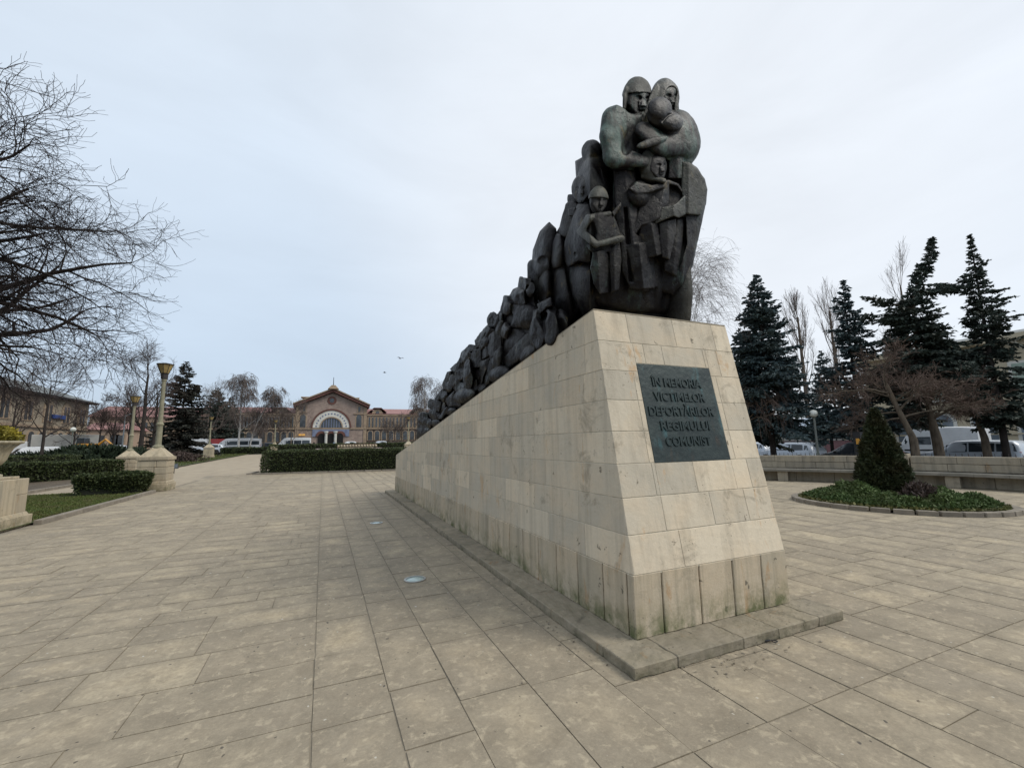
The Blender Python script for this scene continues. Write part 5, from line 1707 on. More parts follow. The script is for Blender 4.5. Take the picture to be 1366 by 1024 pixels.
# --- birches
def birch(px, d, top, label, seed, spread=.9, drop=.9, lean=0, tr=.16, rmin=.008, trunk2=None):
    loc = spot(px, d); h = zat(px, top, loc)
    hh = h*.86
    tr_ = [(lean*z*z*hh, 0, z*hh) for z in np.linspace(0, 1, 7)]
    return bare_tree('birch_tree', label, loc, tr_,
              [dict(n=22, ln=h*.33*spread, ang=38, seg=6, lo=.2, up=.35, wig=.1, rk=.42, taper=.25, shorten=.6, sides=4, part='trunk', rmin=.012),
               dict(n=8, ln=h*.15*spread, ang=42, seg=6, lo=.2, up=-.5*drop, wig=.14, rk=.5, taper=.4, sides=3, rmin=rmin*1.3),
               dict(n=6, ln=h*.12*spread, ang=40, seg=6, lo=.2, up=-2.2*drop, wig=.12, rk=.6, taper=.6, sides=3, rmin=rmin),
               dict(n=3, ln=h*.07*spread, ang=26, seg=4, lo=.1, up=-2.0*drop, wig=.1, rk=.8, taper=.7, sides=3, rmin=rmin*.85)],
              (M_birch, M_twigp), 'birches', seed, tr)
birch(318, 78, 499, 'white stemmed birch in front of the first white minibus', 41, 1.0, rmin=.015, tr=.19)
birch(333, 80, 514, 'leaning birch over the tail of the first white minibus', 42, lean=.35, rmin=.015, tr=.16)
birch(566, 74, 505, 'birch rising behind the low end of the bronze crowd', 43, 1.1, rmin=.011, tr=.22)
birch(590, 80, 512, 'second birch partly hidden by the low end of the bronze crowd', 44, 1.1, rmin=.011, tr=.22)
birch(930, 24.5, 322, 'tall thin birch standing behind the front of the bronze crowd', 45, 1.25, drop=.45, rmin=.0046, tr=.13)
# --- weeping bare tree beside the plinth
loc = spot(1002, 23.5)
bare_tree('weeping_tree', 'bare weeping tree with brown hanging twigs just right of the plinth', loc,
          [(0, 0, 0), (-.1, 0, 1.0), (-.05, .1, 2.0), (.1, .1, 2.9), (.2, .1, 3.6)],
          [dict(n=11, ln=2.3, ang=62, seg=8, lo=.55, up=-.55, wig=.14, rk=.5, taper=.3, sides=4, part='trunk', shorten=.2),
           dict(n=10, ln=1.3, ang=44, seg=7, lo=.15, up=-1.6, wig=.14, rk=.5, taper=.4, sides=3, rmin=.006),
           dict(n=5, ln=.75, ang=34, seg=5, lo=.1, up=-1.8, wig=.12, rk=.6, taper=.6, sides=3, rmin=.004)],
          (M_barkb, M_twigb), None, 51, .14)
# --- poplars behind the spruces
def poplar(px, d, top, label, seed):
    loc = spot(px, d, off=-.1); h = zat(px, top, loc)
    tr_ = [(0, 0, z*h*.86) for z in np.linspace(0, 1, 8)]
    return bare_tree('poplar_tree', label, loc, tr_,
              [dict(n=26, ln=h*.30, ang=24, seg=7, lo=.15, up=1.2, wig=.06, rk=.4, taper=.25, shorten=.55, sides=4, part='trunk', rmin=.02),
               dict(n=8, ln=h*.11, ang=26, seg=5, lo=.15, up=.9, wig=.08, rk=.5, taper=.4, sides=3, rmin=.010),
               dict(n=5, ln=h*.055, ang=26, seg=4, lo=.15, up=.6, wig=.08, rk=.6, taper=.6, sides=3, rmin=.0075)],
              (M_barkb, M_twigp), 'bare poplars', seed, .28)
poplar(1083, 46, 384, 'broad bare poplar between the two blue spruces', 61)
poplar(1128, 52, 374, 'slim bare poplar behind the second blue spruce', 62)
poplar(1232, 54, 334, 'bare poplar peeping over the leaning spruce', 63)
# --- pruned umbrella trees behind the bench wall
def umbrella(px, d, top, label, seed, fork_px, sp=1.0):
    loc = spot(px, d, off=0); 
    rt = RGT*np.array([1, 1, 0]); rt /= np.linalg.norm(rt)
    z1 = zat(px, 545, loc)
    x1 = (fork_px-px)*d/FPX
    h = zat(px, top, loc)
    p = lambda x, z, y=0: tuple(rt*x+np.array([0, 0, z])+np.array([.3*y, y, 0]))
    tr_ = [p(0, 0), p(-.02, .8), p(-.03, z1*.55), p(x1*.25, z1*.72), p(x1*.65, z1*1.05), p(x1, z1*1.38)]
    return bare_tree('pruned_tree', label, loc, tr_,
              [dict(n=11, ln=2.0*sp, ang=70, seg=8, lo=.68, up=.25, wig=.14, rk=.6, taper=.3, sides=6, part='trunk', shorten=.0, lnvar=.3),
               dict(n=8, ln=1.0*sp, ang=50, seg=6, lo=.25, up=.15, wig=.2, rk=.5, taper=.35, sides=4, shorten=.25, part='trunk', rmin=.011),
               dict(n=7, ln=.55*sp, ang=50, seg=5, lo=.15, up=.15, wig=.22, rk=.6, taper=.45, sides=3, shorten=.2, rmin=.008),
               dict(n=5, ln=.32, ang=44, seg=4, lo=.1, up=.1, wig=.2, rk=.7, taper=.6, sides=3, rmin=.0065)],
              (M_barkb, M_twigb), 'pruned bare trees behind the bench wall', seed, .21)
umbrella(1221, 20.5, 446, 'pruned bare tree with a thick forked trunk and a pale split in its bark', 71, 1194, 1.0)
umbrella(1254, 21.5, 458, 'pruned bare tree whose plain leaning trunk stands before the nose of the silver minivan', 72, 1243, .8)
umbrella(1316, 22.0, 490, 'small pruned tree with a dark forked stem in front of the silver minivan', 73, 1300, .45)

# --- conifers
def con(px, d, top, wpx, label, seed, mat, **kw):
    loc = spot(px, d); h = zat(px, top, loc)*1.045
    return spruce('spruce_tree', label, loc, h, wpx*d/FPX, seed, mat, M_bark, **kw)
con(240, 56, 485, 47, 'tall dark spruce behind the second row of lamp posts', 81, M_sprucel, base=.03, dens=1.3, clump=.22, group='spruces on the far lawn')
con(284, 94, 519, 36, 'dark spruce directly behind the farther lamp post', 82, M_spruced, base=.05, dens=1.2, clump=.22, group='spruces on the far lawn')
con(304, 98, 531, 28, 'smaller dark spruce left of the white stemmed birch', 83, M_spruced, base=.05, dens=1.2, clump=.22, group='spruces on the far lawn')
con(1031, 24, 365, 66, 'broad blue spruce between the plinth and the globe lamp', 84, M_spruceb, base=.2, dens=1.9, clump=.15, prof=lambda q: (1-q)**.85*.97+.03, group='spruces behind the bench wall', trunk_r=.17)
con(1151, 25, 372, 56, 'blue spruce with open tiers behind the dark cone shaped thuja', 85, M_spruceb, base=.2, dens=1.8, clump=.15, gaps=.5, prof=lambda q: (1-q)**.85*.97+.03, group='spruces behind the bench wall', trunk_r=.15)
rt = RGT*np.array([1, 1, 0]); rt /= np.linalg.norm(rt); ra = math.atan2(rt[1], rt[0])
d_ = 22.5; loc = spot(1250, d_); h_ = zat(1285, 313, loc)*1.05
sh_ = lambda px: (px-1250)*d_/FPX
lean = [(0, 0, 0)]+[(zat(1250, py, loc), rt[0]*sh_(px), rt[1]*sh_(px)) for px, py in ((1246, 540), (1242, 470), (1243, 420), (1250, 375), (1268, 342), (1281, 328), (1286, 312))]
zz_ = lambda py: zat(1250, py, loc)
limbs = [(zz_(402+k*2), ra+math.pi+rv, 66*d_/FPX*l_) for k, rv, l_ in ((0, .1, 1), (3, -.15, .9), (6, .25, .8), (-4, 0, .7), (9, -.3, .85), (5, .45, .7))]
limbs += [(zz_(372+k*2), ra+rv, 62*d_/FPX*l_) for k, rv, l_ in ((0, .1, 1), (3, -.15, .92), (6, .3, .8), (-3, 0, .75), (2, -.35, .8))]
spruce('spruce_tree', 'leaning spruce with a bent top and long side boughs behind the pruned trees', loc, h_, 62*d_/FPX, 86, M_spruced, M_barkb, base=.36, lean=lean, dens=1.9, clump=.15,
       prof=lambda q: max(.13, 1.1*(1-q*1.35)) if q < .72 else .16*(1.0-q)/.28+.05, group='spruces behind the bench wall', limbs=limbs, trunk_r=.16)
con(1341, 21.5, 306, 50, 'dark spruce at the right end of the bench wall', 87, M_spruced, base=.2, dens=1.9, clump=.14, gaps=.25, prof=lambda q: (.42+.62*(1-q)) if q < .55 else (1-q)*1.45+.02, group='spruces behind the bench wall', trunk_r=.17)
con(1216, 27, 470, 34, 'low dark spruce filling the shade behind the forked pruned tree', 88, M_spruced, base=.36, dens=1.6, clump=.16, group='spruces behind the bench wall')
con(1110, 33, 470, 34, 'spruce standing deep between the two blue spruces', 90, M_spruceb, base=.24, dens=1.3, clump=.18, group='spruces behind the bench wall')
con(1000, 29, 440, 46, 'dark spruce half hidden behind the plinth and the weeping tree', 89, M_spruced, base=.2, dens=1.6, clump=.16, group='spruces behind the bench wall')
# ---------------------------------------------------------------- clipped hedges, shrubs, beds
def hedge(name, label, poly, h, seed, mats, z0=0, n=9000, lf=.045, taper=0, bulge=.05, cat='hedge', group=None, ztilt=0):
    """clipped hedge over a ground outline: dark core plus leaf faces through its outer layer"""
    rg = np.random.default_rng(seed)
    P = np.array(poly, float); c = P.mean(0)
    root = thing(name, label, cat, (c[0], c[1], z0), 0, group)
    Q = P-c
    # core
    mb = MB()
    k = len(Q); inn = Q*(1-.10)
    mb.prism([(x, y, .02) for x, y in inn], (0, 0, h-.09))
    mb.build('stems', M_hcore, root)
    per = np.linalg.norm(np.roll(Q, -1, 0)-Q, axis=1)
    area = abs(sum(Q[i][0]*Q[(i+1) % k][1]-Q[(i+1) % k][0]*Q[i][1] for i in range(k)))/2
    wt = np.concatenate([per*h, [area]]); pick = rg.choice(k+1, n, p=wt/wt.sum())
    pos = np.zeros((n, 3)); nr = np.zeros((n, 3))
    cw = np.sign(sum(Q[i][0]*Q[(i+1) % k][1]-Q[(i+1) % k][0]*Q[i][1] for i in range(k)))
    for i in range(k):
        m_ = pick == i; q = m_.sum()
        t_ = rg.random(q); a, b = Q[i], Q[(i+1) % k]; e = (b-a)/max(1e-6, per[i])
        z = rg.random(q)**.9*h
        pos[m_] = np.stack([a[0]+(b-a)[0]*t_, a[1]+(b-a)[1]*t_, z], 1)
        nr[m_] = np.array([e[1]*cw, -e[0]*cw, 0])
        pos[m_] += nr[m_]*(taper*(z/h-.5))[:, None]
    m_ = pick == k; q = m_.sum()
    tri = rg.integers(0, k-2, q); a, b_ = rg.random(q), rg.random(q); fl = a+b_ > 1; a[fl], b_[fl] = 1-a[fl], 1-b_[fl]
    pt = Q[0]+(Q[tri+1]-Q[0])*a[:, None]+(Q[tri+2]-Q[0])*b_[:, None]
    pos[m_] = np.concatenate([pt, np.full((q, 1), h)], 1); nr[m_] = (0, 0, 1)
    wob = bulge*(np.sin(pos[:, 0]*3.1+seed)+np.sin(pos[:, 1]*2.7+pos[:, 2]*4))*.5
    pos += nr*(wob+rg.normal(-.015, .028, n))[:, None]+rg.normal(0, .02, (n, 3))
    pos[:, 2] += ztilt*0
    leaf_faces(pos, nr, lf, rg, mats, root, 'foliage')
    return root


def leaf_faces(pos, nr, lf, rg, mat, parent, name, asp=(.35, .6), spread=.8, tone=None, up=0):
    n = len(pos)
    d = nr+rg.normal(0, spread, (n, 3)); d[:, 2] += up; d /= np.linalg.norm(d, axis=1, keepdims=True)
    s = np.cross(d, rg.normal(size=(n, 3))); s /= np.linalg.norm(s, axis=1, keepdims=True)+1e-9
    l_ = lf*rg.uniform(.6, 1.5, n)[:, None]; w = l_*rg.uniform(*asp, n)[:, None]
    V = np.stack([pos-d*l_*.3, pos+s*w+d*l_*.2, pos+d*l_, pos-s*w+d*l_*.2], 1).reshape(-1, 3)
    t_ = rg.random(n) if tone is None else np.clip(tone+rg.normal(0, .15, n), 0, 1)
    return add_mesh(name, V, np.arange(4*n).reshape(-1, 4), mat, parent, rnd=t_)


M_hcore = plain('hedge_inside', (.018, .02, .012), (.012, .013, .008), rough=.95, bmp=0)
M_hedge = leafmat('boxwood_leaves', (.022, .034, .012), (.066, .084, .028), (.044, .053, .02), scale=2)
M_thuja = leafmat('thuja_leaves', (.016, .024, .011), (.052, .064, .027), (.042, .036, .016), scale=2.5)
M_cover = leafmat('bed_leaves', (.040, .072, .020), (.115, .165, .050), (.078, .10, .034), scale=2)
M_coverl = leafmat('low_yellow_leaves', (.10, .11, .035), (.16, .15, .05), (.09, .085, .035), scale=4)
M_yellow = leafmat('yellow_box_leaves', (.20, .17, .02), (.36, .29, .04), (.14, .13, .03), scale=3)
M_jun = leafmat('juniper_sprays', (.014, .024, .014), (.040, .056, .030))
M_brown = leafmat('brown_shrub_twigs', (.06, .042, .036), (.11, .08, .068))

# hedge at the plaza edge in front of the nearest lamp pedestal
hedge('clipped_hedge', 'short clipped hedge standing against the nearest lamp pedestal', [(-7.75, 19.75), (-6.0, 19.95), (-5.86, 20.3), (-6.1, 20.7), (-7.65, 21.0)], .66, 1, M_hedge, .05, 15000, .05, taper=.22, bulge=.06, group='clipped hedges')
A = at(160, 626, Z=.12); B = at(34, 646, Z=.08)
A2 = at(160, 616, Z=.2)
def strip(p, q, w):
    p, q = np.array(p[:2]), np.array(q[:2]); e = (q-p)/np.linalg.norm(q-p); nrm_ = np.array([-e[1], e[0]])
    if nrm_[1] < 0: nrm_ = -nrm_
    return [tuple(p), tuple(q), tuple(q+nrm_*w), tuple(p+nrm_*w)]
hedge('clipped_hedge', 'long clipped hedge running left from the second lamp pedestal', strip((-9.7, 31.2), (-14.0, 27.2), 1.3)[:4] and strip((-10.6, 32.4), (-15.6, 27.2), 1.3), .92, 2, M_hedge, .06, 16000, .07, group='clipped hedges')
hedge('clipped_hedge', 'farther low clipped hedge behind the long left hedge', strip((-15.5, 40), (-24.5, 33.5), 1.4), 1.15, 3, M_hedge, .1, 9000, .09, group='clipped hedges')
# hedge in the middle of the plaza
hedge('clipped_hedge', 'broad dark clipped hedge in the middle of the plaza before the station', [(-3.35, 29.95), (5.2, 28.1), (5.8, 30.6), (-3.0, 32.2)], 1.29, 4, M_hedge, .03, 34000, .055, bulge=.05, group='clipped hedges')
mb = MB()
for k in range(9):
    a = np.array([-3.75, 29.55]); b = np.array([5.4, 27.6]); p = a+(b-a)*(k+.5)/9
    mb.box((p[0], p[1], .04), (.99, .16, .11), rz=math.atan2(b[1]-a[1], b[0]-a[0]))
mb.box((-3.85, 30.8, .04), (.16, 2.4, .11), rz=-.1)
tag(mb.build('kerb', M_kerb, bevel=.012), 'kerb along the foot of the broad hedge in mid plaza', 'kerb')
hedge('clipped_hedge', 'far hedge behind the pink fountain basin', strip((-6.2, 62), (12.5, 62), 1.6), 1.45, 5, M_hedge, float(gz(0, 62)), 9000, .12, group='clipped hedges')
hedge('clipped_hedge', 'small far hedge before the white minibuses', strip((-14.2, 78), (-8.0, 78), 1.6), 1.0, 6, M_hedge, float(gz(-10, 78)), 3000, .12, group='clipped hedges')

# juniper mound and brown shrub
def mound(name, label, loc, rx, ry, h, n, lf, mat, seed, up=.6, cat='shrub', core=True, spread=.7, noise_=.25, asp=(.15, .3), group=None):
    rg = np.random.default_rng(seed)
    root = thing(name, label, cat, loc, 0, group)
    a = rg.uniform(0, 2*math.pi, n); u = rg.uniform(0, 1, n)**.6
    lobes = 1+noise_*np.sin(a*5+seed)+noise_*.7*np.sin(a*9+seed*2)
    zz = np.sqrt(np.maximum(0, 1-u**2))
    bump_ = 1+noise_*np.sin(u*9+a*4)*.8
    sc = rg.uniform(.72, 1.02, n)
    pos = np.stack([rx*u*lobes*np.cos(a)*sc, ry*u*lobes*np.sin(a)*sc, h*zz*bump_*sc+.03], 1)
    nr = np.stack([u*np.cos(a), u*np.sin(a), zz*.8], 1)
    if core:
        mb = MB(); mb.ball((0, 0, h*.05), (rx*.78, ry*.78, h*.72), 14); mb.build('stems', M_hcore, root)
    leaf_faces(pos, nr, lf, rg, mat, root, 'foliage', asp, spread, up=up)
    return root


p = at(150, 606, d=40); mound('juniper_shrub', 'wide dark juniper mound behind the left hedges', (p[0]-1.5, p[1], .3), 4.6, 2.6, 1.35, 9000, .34, M_jun, 11, up=.45, spread=.55)
p = at(108, 606, d=38); mound('juniper_shrub', 'lower juniper mound just right of the white van', (p[0], p[1], .2), 2.0, 1.8, .95, 4000, .34, M_jun, 12, up=.45, spread=.55)
p = at(238, 606, d=42); mound('brown_shrub', 'low reddish brown leafless shrub at the foot of the tall dark spruce', (p[0], p[1], .2), 2.0, 1.6, .85, 6000, .16, M_brown, 13, up=.3)

# round bed with the cone shaped thuja
bc = np.array([12.4, 6.05]); 
def bedpt(a, r=1.0):
    """the bed outline: an oval lying across the view"""
    e = np.array([.32, -.95]); f = np.array([.95, .32])
    return bc+(e*2.03*math.cos(a)+f*1.68*math.sin(a))*r
mb = MB()
nk = 34
for k in range(nk):
    a0, a1 = 2*math.pi*k/nk+.012, 2*math.pi*(k+1)/nk-.012
    P = [bedpt(a0, 1.0), bedpt(a1, 1.0), bedpt(a1, .925), bedpt(a0, .925)]
    mb.prism([(x, y, -.01) for x, y in P], (0, 0, .105))
tag(mb.build('bed_kerb', M_kerb, bevel=.012), 'rounded stone kerb around the oval evergreen bed', 'kerb')
V = [(bc[0], bc[1], .12)]+[(*bedpt(2*math.pi*k/40, .93), .05) for k in range(40)]
o = add_mesh('bed_soil', V, np.array([[0, k+1, (k+1) % 40+1] for k in range(40)]), M_soil); tag(o, kind='structure')
rg = np.random.default_rng(31)
n = 46000
a = rg.uniform(0, 2*math.pi, n); u = np.sqrt(rg.uniform(0, 1, n))*.86
xy = np.array([bedpt(a_, u_) for a_, u_ in zip(a, u)])
hgt = .32*(1-(u/.9)**4)*(.72+.45*np.sin(xy[:, 0]*4.1)*np.sin(xy[:, 1]*3.7)+.25*np.sin(xy[:, 0]*9+1)*np.sin(xy[:, 1]*8))+.07
gap = (np.linalg.norm(xy-(bc+np.array([.1, -.15])), axis=1) < .34) & (xy[:, 1] < bc[1])
hgt[gap] *= .25
z = hgt*rg.uniform(.35, 1.05, n)+.03
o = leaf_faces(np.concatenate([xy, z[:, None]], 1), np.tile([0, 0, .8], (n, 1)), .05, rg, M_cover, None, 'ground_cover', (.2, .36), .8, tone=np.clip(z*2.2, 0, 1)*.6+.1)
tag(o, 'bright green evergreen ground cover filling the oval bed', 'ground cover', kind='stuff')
n = 6000
a = rg.uniform(0, 2*math.pi, n); u = rg.uniform(.78, .92, n)
xy = np.array([bedpt(a_, u_) for a_, u_ in zip(a, u)])
z = rg.uniform(.04, .12, n)
o = leaf_faces(np.concatenate([xy, z[:, None]], 1), np.tile([0, 0, .8], (n, 1)), .045, rg, M_coverl, None, 'edging_plants', (.3, .5), .8)
tag(o, 'low yellow green edging plants just inside the oval kerb', 'ground cover', kind='stuff')
# small dry brown plant by the thuja
mound('dry_plant', 'small dry brown plant at the right foot of the thuja', (12.05, 5.35, .2), .32, .28, .3, 900, .07, M_brown, 33, core=False, cat='plant')
# thuja
th = thing('thuja_tree', 'dark cone shaped thuja rising from the oval evergreen bed', 'tree', (12.55, 6.25, .06))
hT = float(at(1187, 541, d=(np.array([12.55, 6.25, 1.])-EYE)@FWD)[2])-.06
mb = MB(); mb.tube([(0, 0, 0), (0, 0, hT*.8)], [.07, .02], 8); mb.build('trunk', M_barkb, th)
wT = .49
prof = lambda q: np.interp(q, [0, .06, .16, .3, .5, .7, .85, 1.0], [.86, .97, 1.0, .93, .72, .47, .27, .03])
mb = MB(); mb.lathe([(wT*float(prof(q))*.8, .05+q*hT*.96) for q in np.linspace(0, 1, 12)], n=14); mb.build('inner_twigs', M_hcore, th)
n = 26000
q = 1-np.sqrt(rg.uniform(0, 1, n))*1.0; q = np.clip(q+rg.normal(0, .01, n), 0, 1); a = rg.uniform(0, 2*math.pi, n)
lob = 1+.07*np.sin(a*7+q*9)+.06*np.sin(a*4-q*23)+.05*np.sin(a*13+q*41)
r_ = wT*prof(q)*lob*rg.uniform(.8, 1.04, n)
pos = np.stack([r_*np.cos(a), r_*np.sin(a), .04+q*hT*.97], 1); nr = np.stack([np.cos(a)*.7, np.sin(a)*.7, np.full(n, .6)], 1)
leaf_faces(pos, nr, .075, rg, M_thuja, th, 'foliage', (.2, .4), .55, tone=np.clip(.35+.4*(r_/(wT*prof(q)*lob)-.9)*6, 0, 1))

# dry leaves, grit and twigs blown over the paving
rg = np.random.default_rng(77)
n = 520
xy = np.stack([rg.uniform(-5, 11, n), rg.uniform(.8, 14, n)], 1)
k_ = 60; xy[:k_] = np.stack([2.3+np.abs(rg.normal(0, .55, k_)), 2.50-np.abs(rg.normal(0, .10, k_))], 1)
k2 = 120; xy[k_:k_+k2] = np.stack([1.94-np.abs(rg.normal(0, .06, k2)), rg.uniform(2.5, 9, k2)], 1)
ok = ~((xy[:, 0] > 1.96) & (xy[:, 0] < 4.3) & (xy[:, 1] > 2.54)); xy = xy[ok]; n = len(xy)
M_litter = leafmat('dry_litter', (.09, .065, .04), (.40, .36, .29), (.05, .045, .035), scale=40)
pos = np.concatenate([xy, np.full((n, 1), .006)], 1)
a = rg.uniform(0, 2*math.pi, n)
d_ = np.stack([np.cos(a), np.sin(a), rg.uniform(0, .12, n)], 1); s_ = np.stack([-np.sin(a), np.cos(a), rg.uniform(-.1, .2, n)], 1)
l_ = rg.uniform(.005, .02, n)[:, None]; w = l_*rg.uniform(.2, .6, n)[:, None]
V = np.stack([pos-d_*l_, pos+s_*w, pos+d_*l_, pos-s_*w], 1); V[:, :, 2] = np.maximum(V[:, :, 2], .0045)
o = add_mesh('fallen_leaves', V.reshape(-1, 3), np.arange(4*n).reshape(-1, 4), M_litter, rnd=rg.random(n))
tag(o, 'bits of dry leaf and grit scattered over the paving', 'litter', kind='stuff')
# ---------------------------------------------------------------- vehicles (front towards +x, wheels on z=0)
def paint(name, c, rough=.28, metal=0.0):
    m, t, b = newmat(name)
    v = coords(t)
    t.links.new(mixc(t, noise(t, v, 2, 5, .6, .4, .8), c, tuple(x*.82 for x in c)), b.inputs['Base Color'])
    b.inputs['Roughness'].default_value = rough; b.inputs['Metallic'].default_value = metal
    b.inputs['Coat Weight'].default_value = .3
    return m


M_carwhite = paint('white_paint', (.66, .67, .68))
M_carsilver = paint('silver_paint', (.42, .46, .50), .32, .25)
M_carice = paint('pale_silver_paint', (.52, .56, .61), .3, .15)
M_cardark = paint('dark_paint', (.03, .036, .045))
M_carred = paint('red_paint', (.30, .03, .03))
M_orange = paint('orange_paint', (.60, .28, .03), .45)
M_tyre = plain('tyre_rubber', (.02, .02, .02), rough=.9, bmp=.2)
M_rim = plain('alloy_rim', (.35, .36, .38), rough=.35, metal=.7, bmp=0)
M_trimblk = plain('black_trim', (.02, .02, .022), rough=.5, bmp=0)
M_lamp = glassmat('lamp_glass', (.55, .57, .6), .1)
M_tail = glassmat('tail_glass', (.32, .015, .02), .15)
M_glass = glassmat('car_glass', (.022, .028, .034), .06)


def loft(sections, name, mat, parent, smooth=True, bevel=0):
    """closed cross sections (list of (n,3)) joined along the length"""
    A = np.array(sections, float); m, n = A.shape[:2]
    i = np.arange(m-1)[:, None]*n; k = np.arange(n)[None]; k2 = (k+1) % n
    F = np.stack([i+k, i+k2, i+n+k2, i+n+k], -1).reshape(-1, 4)
    o = add_mesh(name, A.reshape(-1, 3), [F, np.arange(n)[::-1][None], (np.arange(n)+(m-1)*n)[None]], mat, parent, smooth)
    return o


def car_section(x, w, z0, zb, zr, wr):
    """half-body section: lower half width w up to belt zb, roof half width wr at zr"""
    pts = [(-w*.93, z0), (-w, z0+.18), (-w*1.0, (z0+zb)/2), (-w*.97, zb)]
    if zr > zb+.04: pts += [(-(w*.35+wr*.65), zb+(zr-zb)*.62), (-wr, zr-.06), (-wr*.8, zr)]
    else: pts += [(-w*.93, zb+.005), (-w*.85, zb+.02), (-w*.6, zb+.03)]
    pts = pts+[(-y, z) for y, z in pts[::-1]]
    return [(x, y, z) for y, z in pts]


def vehicle(name, label, cat, loc, rz, L_, W_, secs, glass, mat, wheels, wr=.33, group=None, lamps=None, side_windows=(), extras=None):
    root = thing(name, label, cat, loc, rz, group)
    body = loft([car_section(x*L_, w*W_/2, z0, zb, zr, wr_*W_/2) for x, w, z0, zb, zr, wr_ in secs], 'body', mat, root)
    e = body.modifiers.new('edges', 'EDGE_SPLIT'); e.split_angle = R(38)
    # windows follow the body, a few millimetres proud
    S = secs
    def half(x, z):
        xs_ = [q[0] for q in S]
        w = np.interp(x, xs_, [q[1] for q in S])*W_/2; zb = np.interp(x, xs_, [q[3] for q in S]); zr = np.interp(x, xs_, [q[4] for q in S]); wr_ = np.interp(x, xs_, [q[5] for q in S])*W_/2
        if zr-zb < .05: return w*.95
        f = (z-zb)/(zr-zb)
        return np.interp(f, [0, .62, 1], [w*.97, w*.35+wr_*.65, wr_])
    for poly in side_windows:
        for sgn in (-1, 1):
            P = [(x*L_, sgn*(half(x, z)+.006), z) for x, z in poly]
            mb = MB(); mb.prism(P if sgn < 0 else P[::-1], (0, -sgn*.012, 0)); mb.build('side_window', glass, root)
    for (x, zc_, w_, h_, nm, slope) in (lamps or []):
        front = x > 0
        mt = M_lamp if nm == 'headlight' else M_tail
        for sgn in (-1, 1):
            mb = MB(); mb.box((x*L_, sgn*w_*W_/2, zc_), (.08, .24, h_), top=(1, .8)); mb.build(nm, mt, root, bevel=.015)
    for x in wheels:
        for sgn in (-1, 1):
            y = sgn*(W_/2-.11)
            mb = MB(); mb.lathe([(wr*.62, -.11), (wr*.95, -.11), (wr, -.07), (wr, .07), (wr*.95, .11), (wr*.62, .11)], n=20)
            t_ = mb.build('wheel', M_tyre, root); t_.location = (x*L_, y, wr); t_.rotation_euler = (R(90), 0, 0)
            mb = MB(); mb.lathe([(.03, -.08), (wr*.6, -.085), (wr*.63, -.05), (wr*.63, .05), (wr*.6, .085), (.03, .08)], n=14); r_ = mb.build('rim', M_rim, t_)
            mb = MB(); mb.lathe([(wr*1.12, -.118), (wr*1.12, .118)], n=20)
            q = mb.build('wheel_arch', M_trimblk, root); q.location = (x*L_, y, wr+.02); q.rotation_euler = (R(90), 0, 0)
    if extras: extras(root, half)
    return root


def mirrors(root, x, y, z):
    for s_ in (-1, 1):
        mb = MB(); mb.ball((x, s_*y, z), (.09, .12, .08), 10); mb.build('mirror', M_trimblk, root, smooth=True)


# estate car / SUV outline (x as share of the length, front +)
SEC_SUV = [(-.5, .86, .45, .85, .86, .7), (-.488, .95, .35, 1.0, 1.05, .74), (-.455, .98, .28, 1.02, 1.36, .74), (-.40, 1, .24, 1.03, 1.56, .76), (-.2, 1, .22, 1.0, 1.64, .78), (.0, 1, .22, .98, 1.64, .78), (.08, 1, .22, .98, 1.60, .77), (.2, 1, .22, 1.0, 1.24, .74), (.265, 1, .22, 1.02, 1.05, .74), (.4, .97, .24, .95, .97, .7), (.47, .88, .28, .82, .83, .66), (.5, .74, .38, .66, .67, .6)]
SEC_MPV = [(-.5, .88, .45, .9, .91, .72), (-.49, .95, .34, 1.05, 1.15, .74), (-.465, .98, .26, 1.06, 1.5, .76), (-.42, 1, .22, 1.07, 1.66, .77), (-.1, 1, .22, 1.03, 1.72, .78), (.05, 1, .22, 1.0, 1.68, .77), (.14, 1, .22, 1.0, 1.5, .75), (.28, 1, .22, 1.0, 1.14, .73), (.34, .99, .22, 1.0, 1.03, .72), (.43, .94, .26, .9, .92, .68), (.48, .84, .3, .78, .79, .62), (.5, .7, .38, .62, .63, .55)]
SEC_VAN = [(-.5, .96, .40, 1.2, 2.42, .86), (-.492, .98, .34, 1.2, 2.5, .88), (-.3, 1, .3, 1.2, 2.58, .9), (.15, 1, .3, 1.2, 2.58, .9), (.22, 1, .3, 1.2, 2.52, .88), (.30, 1, .3, 1.2, 2.05, .84), (.375, 1, .3, 1.2, 1.42, .82), (.40, 1, .3, 1.18, 1.25, .8), (.465, .95, .32, 1.02, 1.04, .74), (.49, .86, .36, .88, .89, .68), (.5, .78, .45, .7, .71, .6)]
SW_SUV = [[(-.43, 1.08), (-.36, 1.08), (-.36, 1.42), (-.40, 1.42)], [(-.345, 1.07), (-.15, 1.05), (-.15, 1.50), (-.33, 1.47)], [(-.135, 1.05), (.10, 1.03), (.10, 1.44), (-.135, 1.50)], [(.115, 1.03), (.215, 1.05), (.115, 1.38)]]
SW_MPV = [[(-.46, 1.12), (-.30, 1.11), (-.30, 1.52), (-.435, 1.50)], [(-.285, 1.11), (-.07, 1.08), (-.07, 1.57), (-.285, 1.54)], [(-.055, 1.08), (.14, 1.06), (.14, 1.44), (-.055, 1.56)], [(.155, 1.06), (.26, 1.06), (.155, 1.36)]]
SW_CREW = [[(.2, 1.25), (.36, 1.25), (.3, 1.82), (.2, 1.9)], [(.0, 1.35), (.17, 1.35), (.17, 1.9), (.0, 1.9)]]
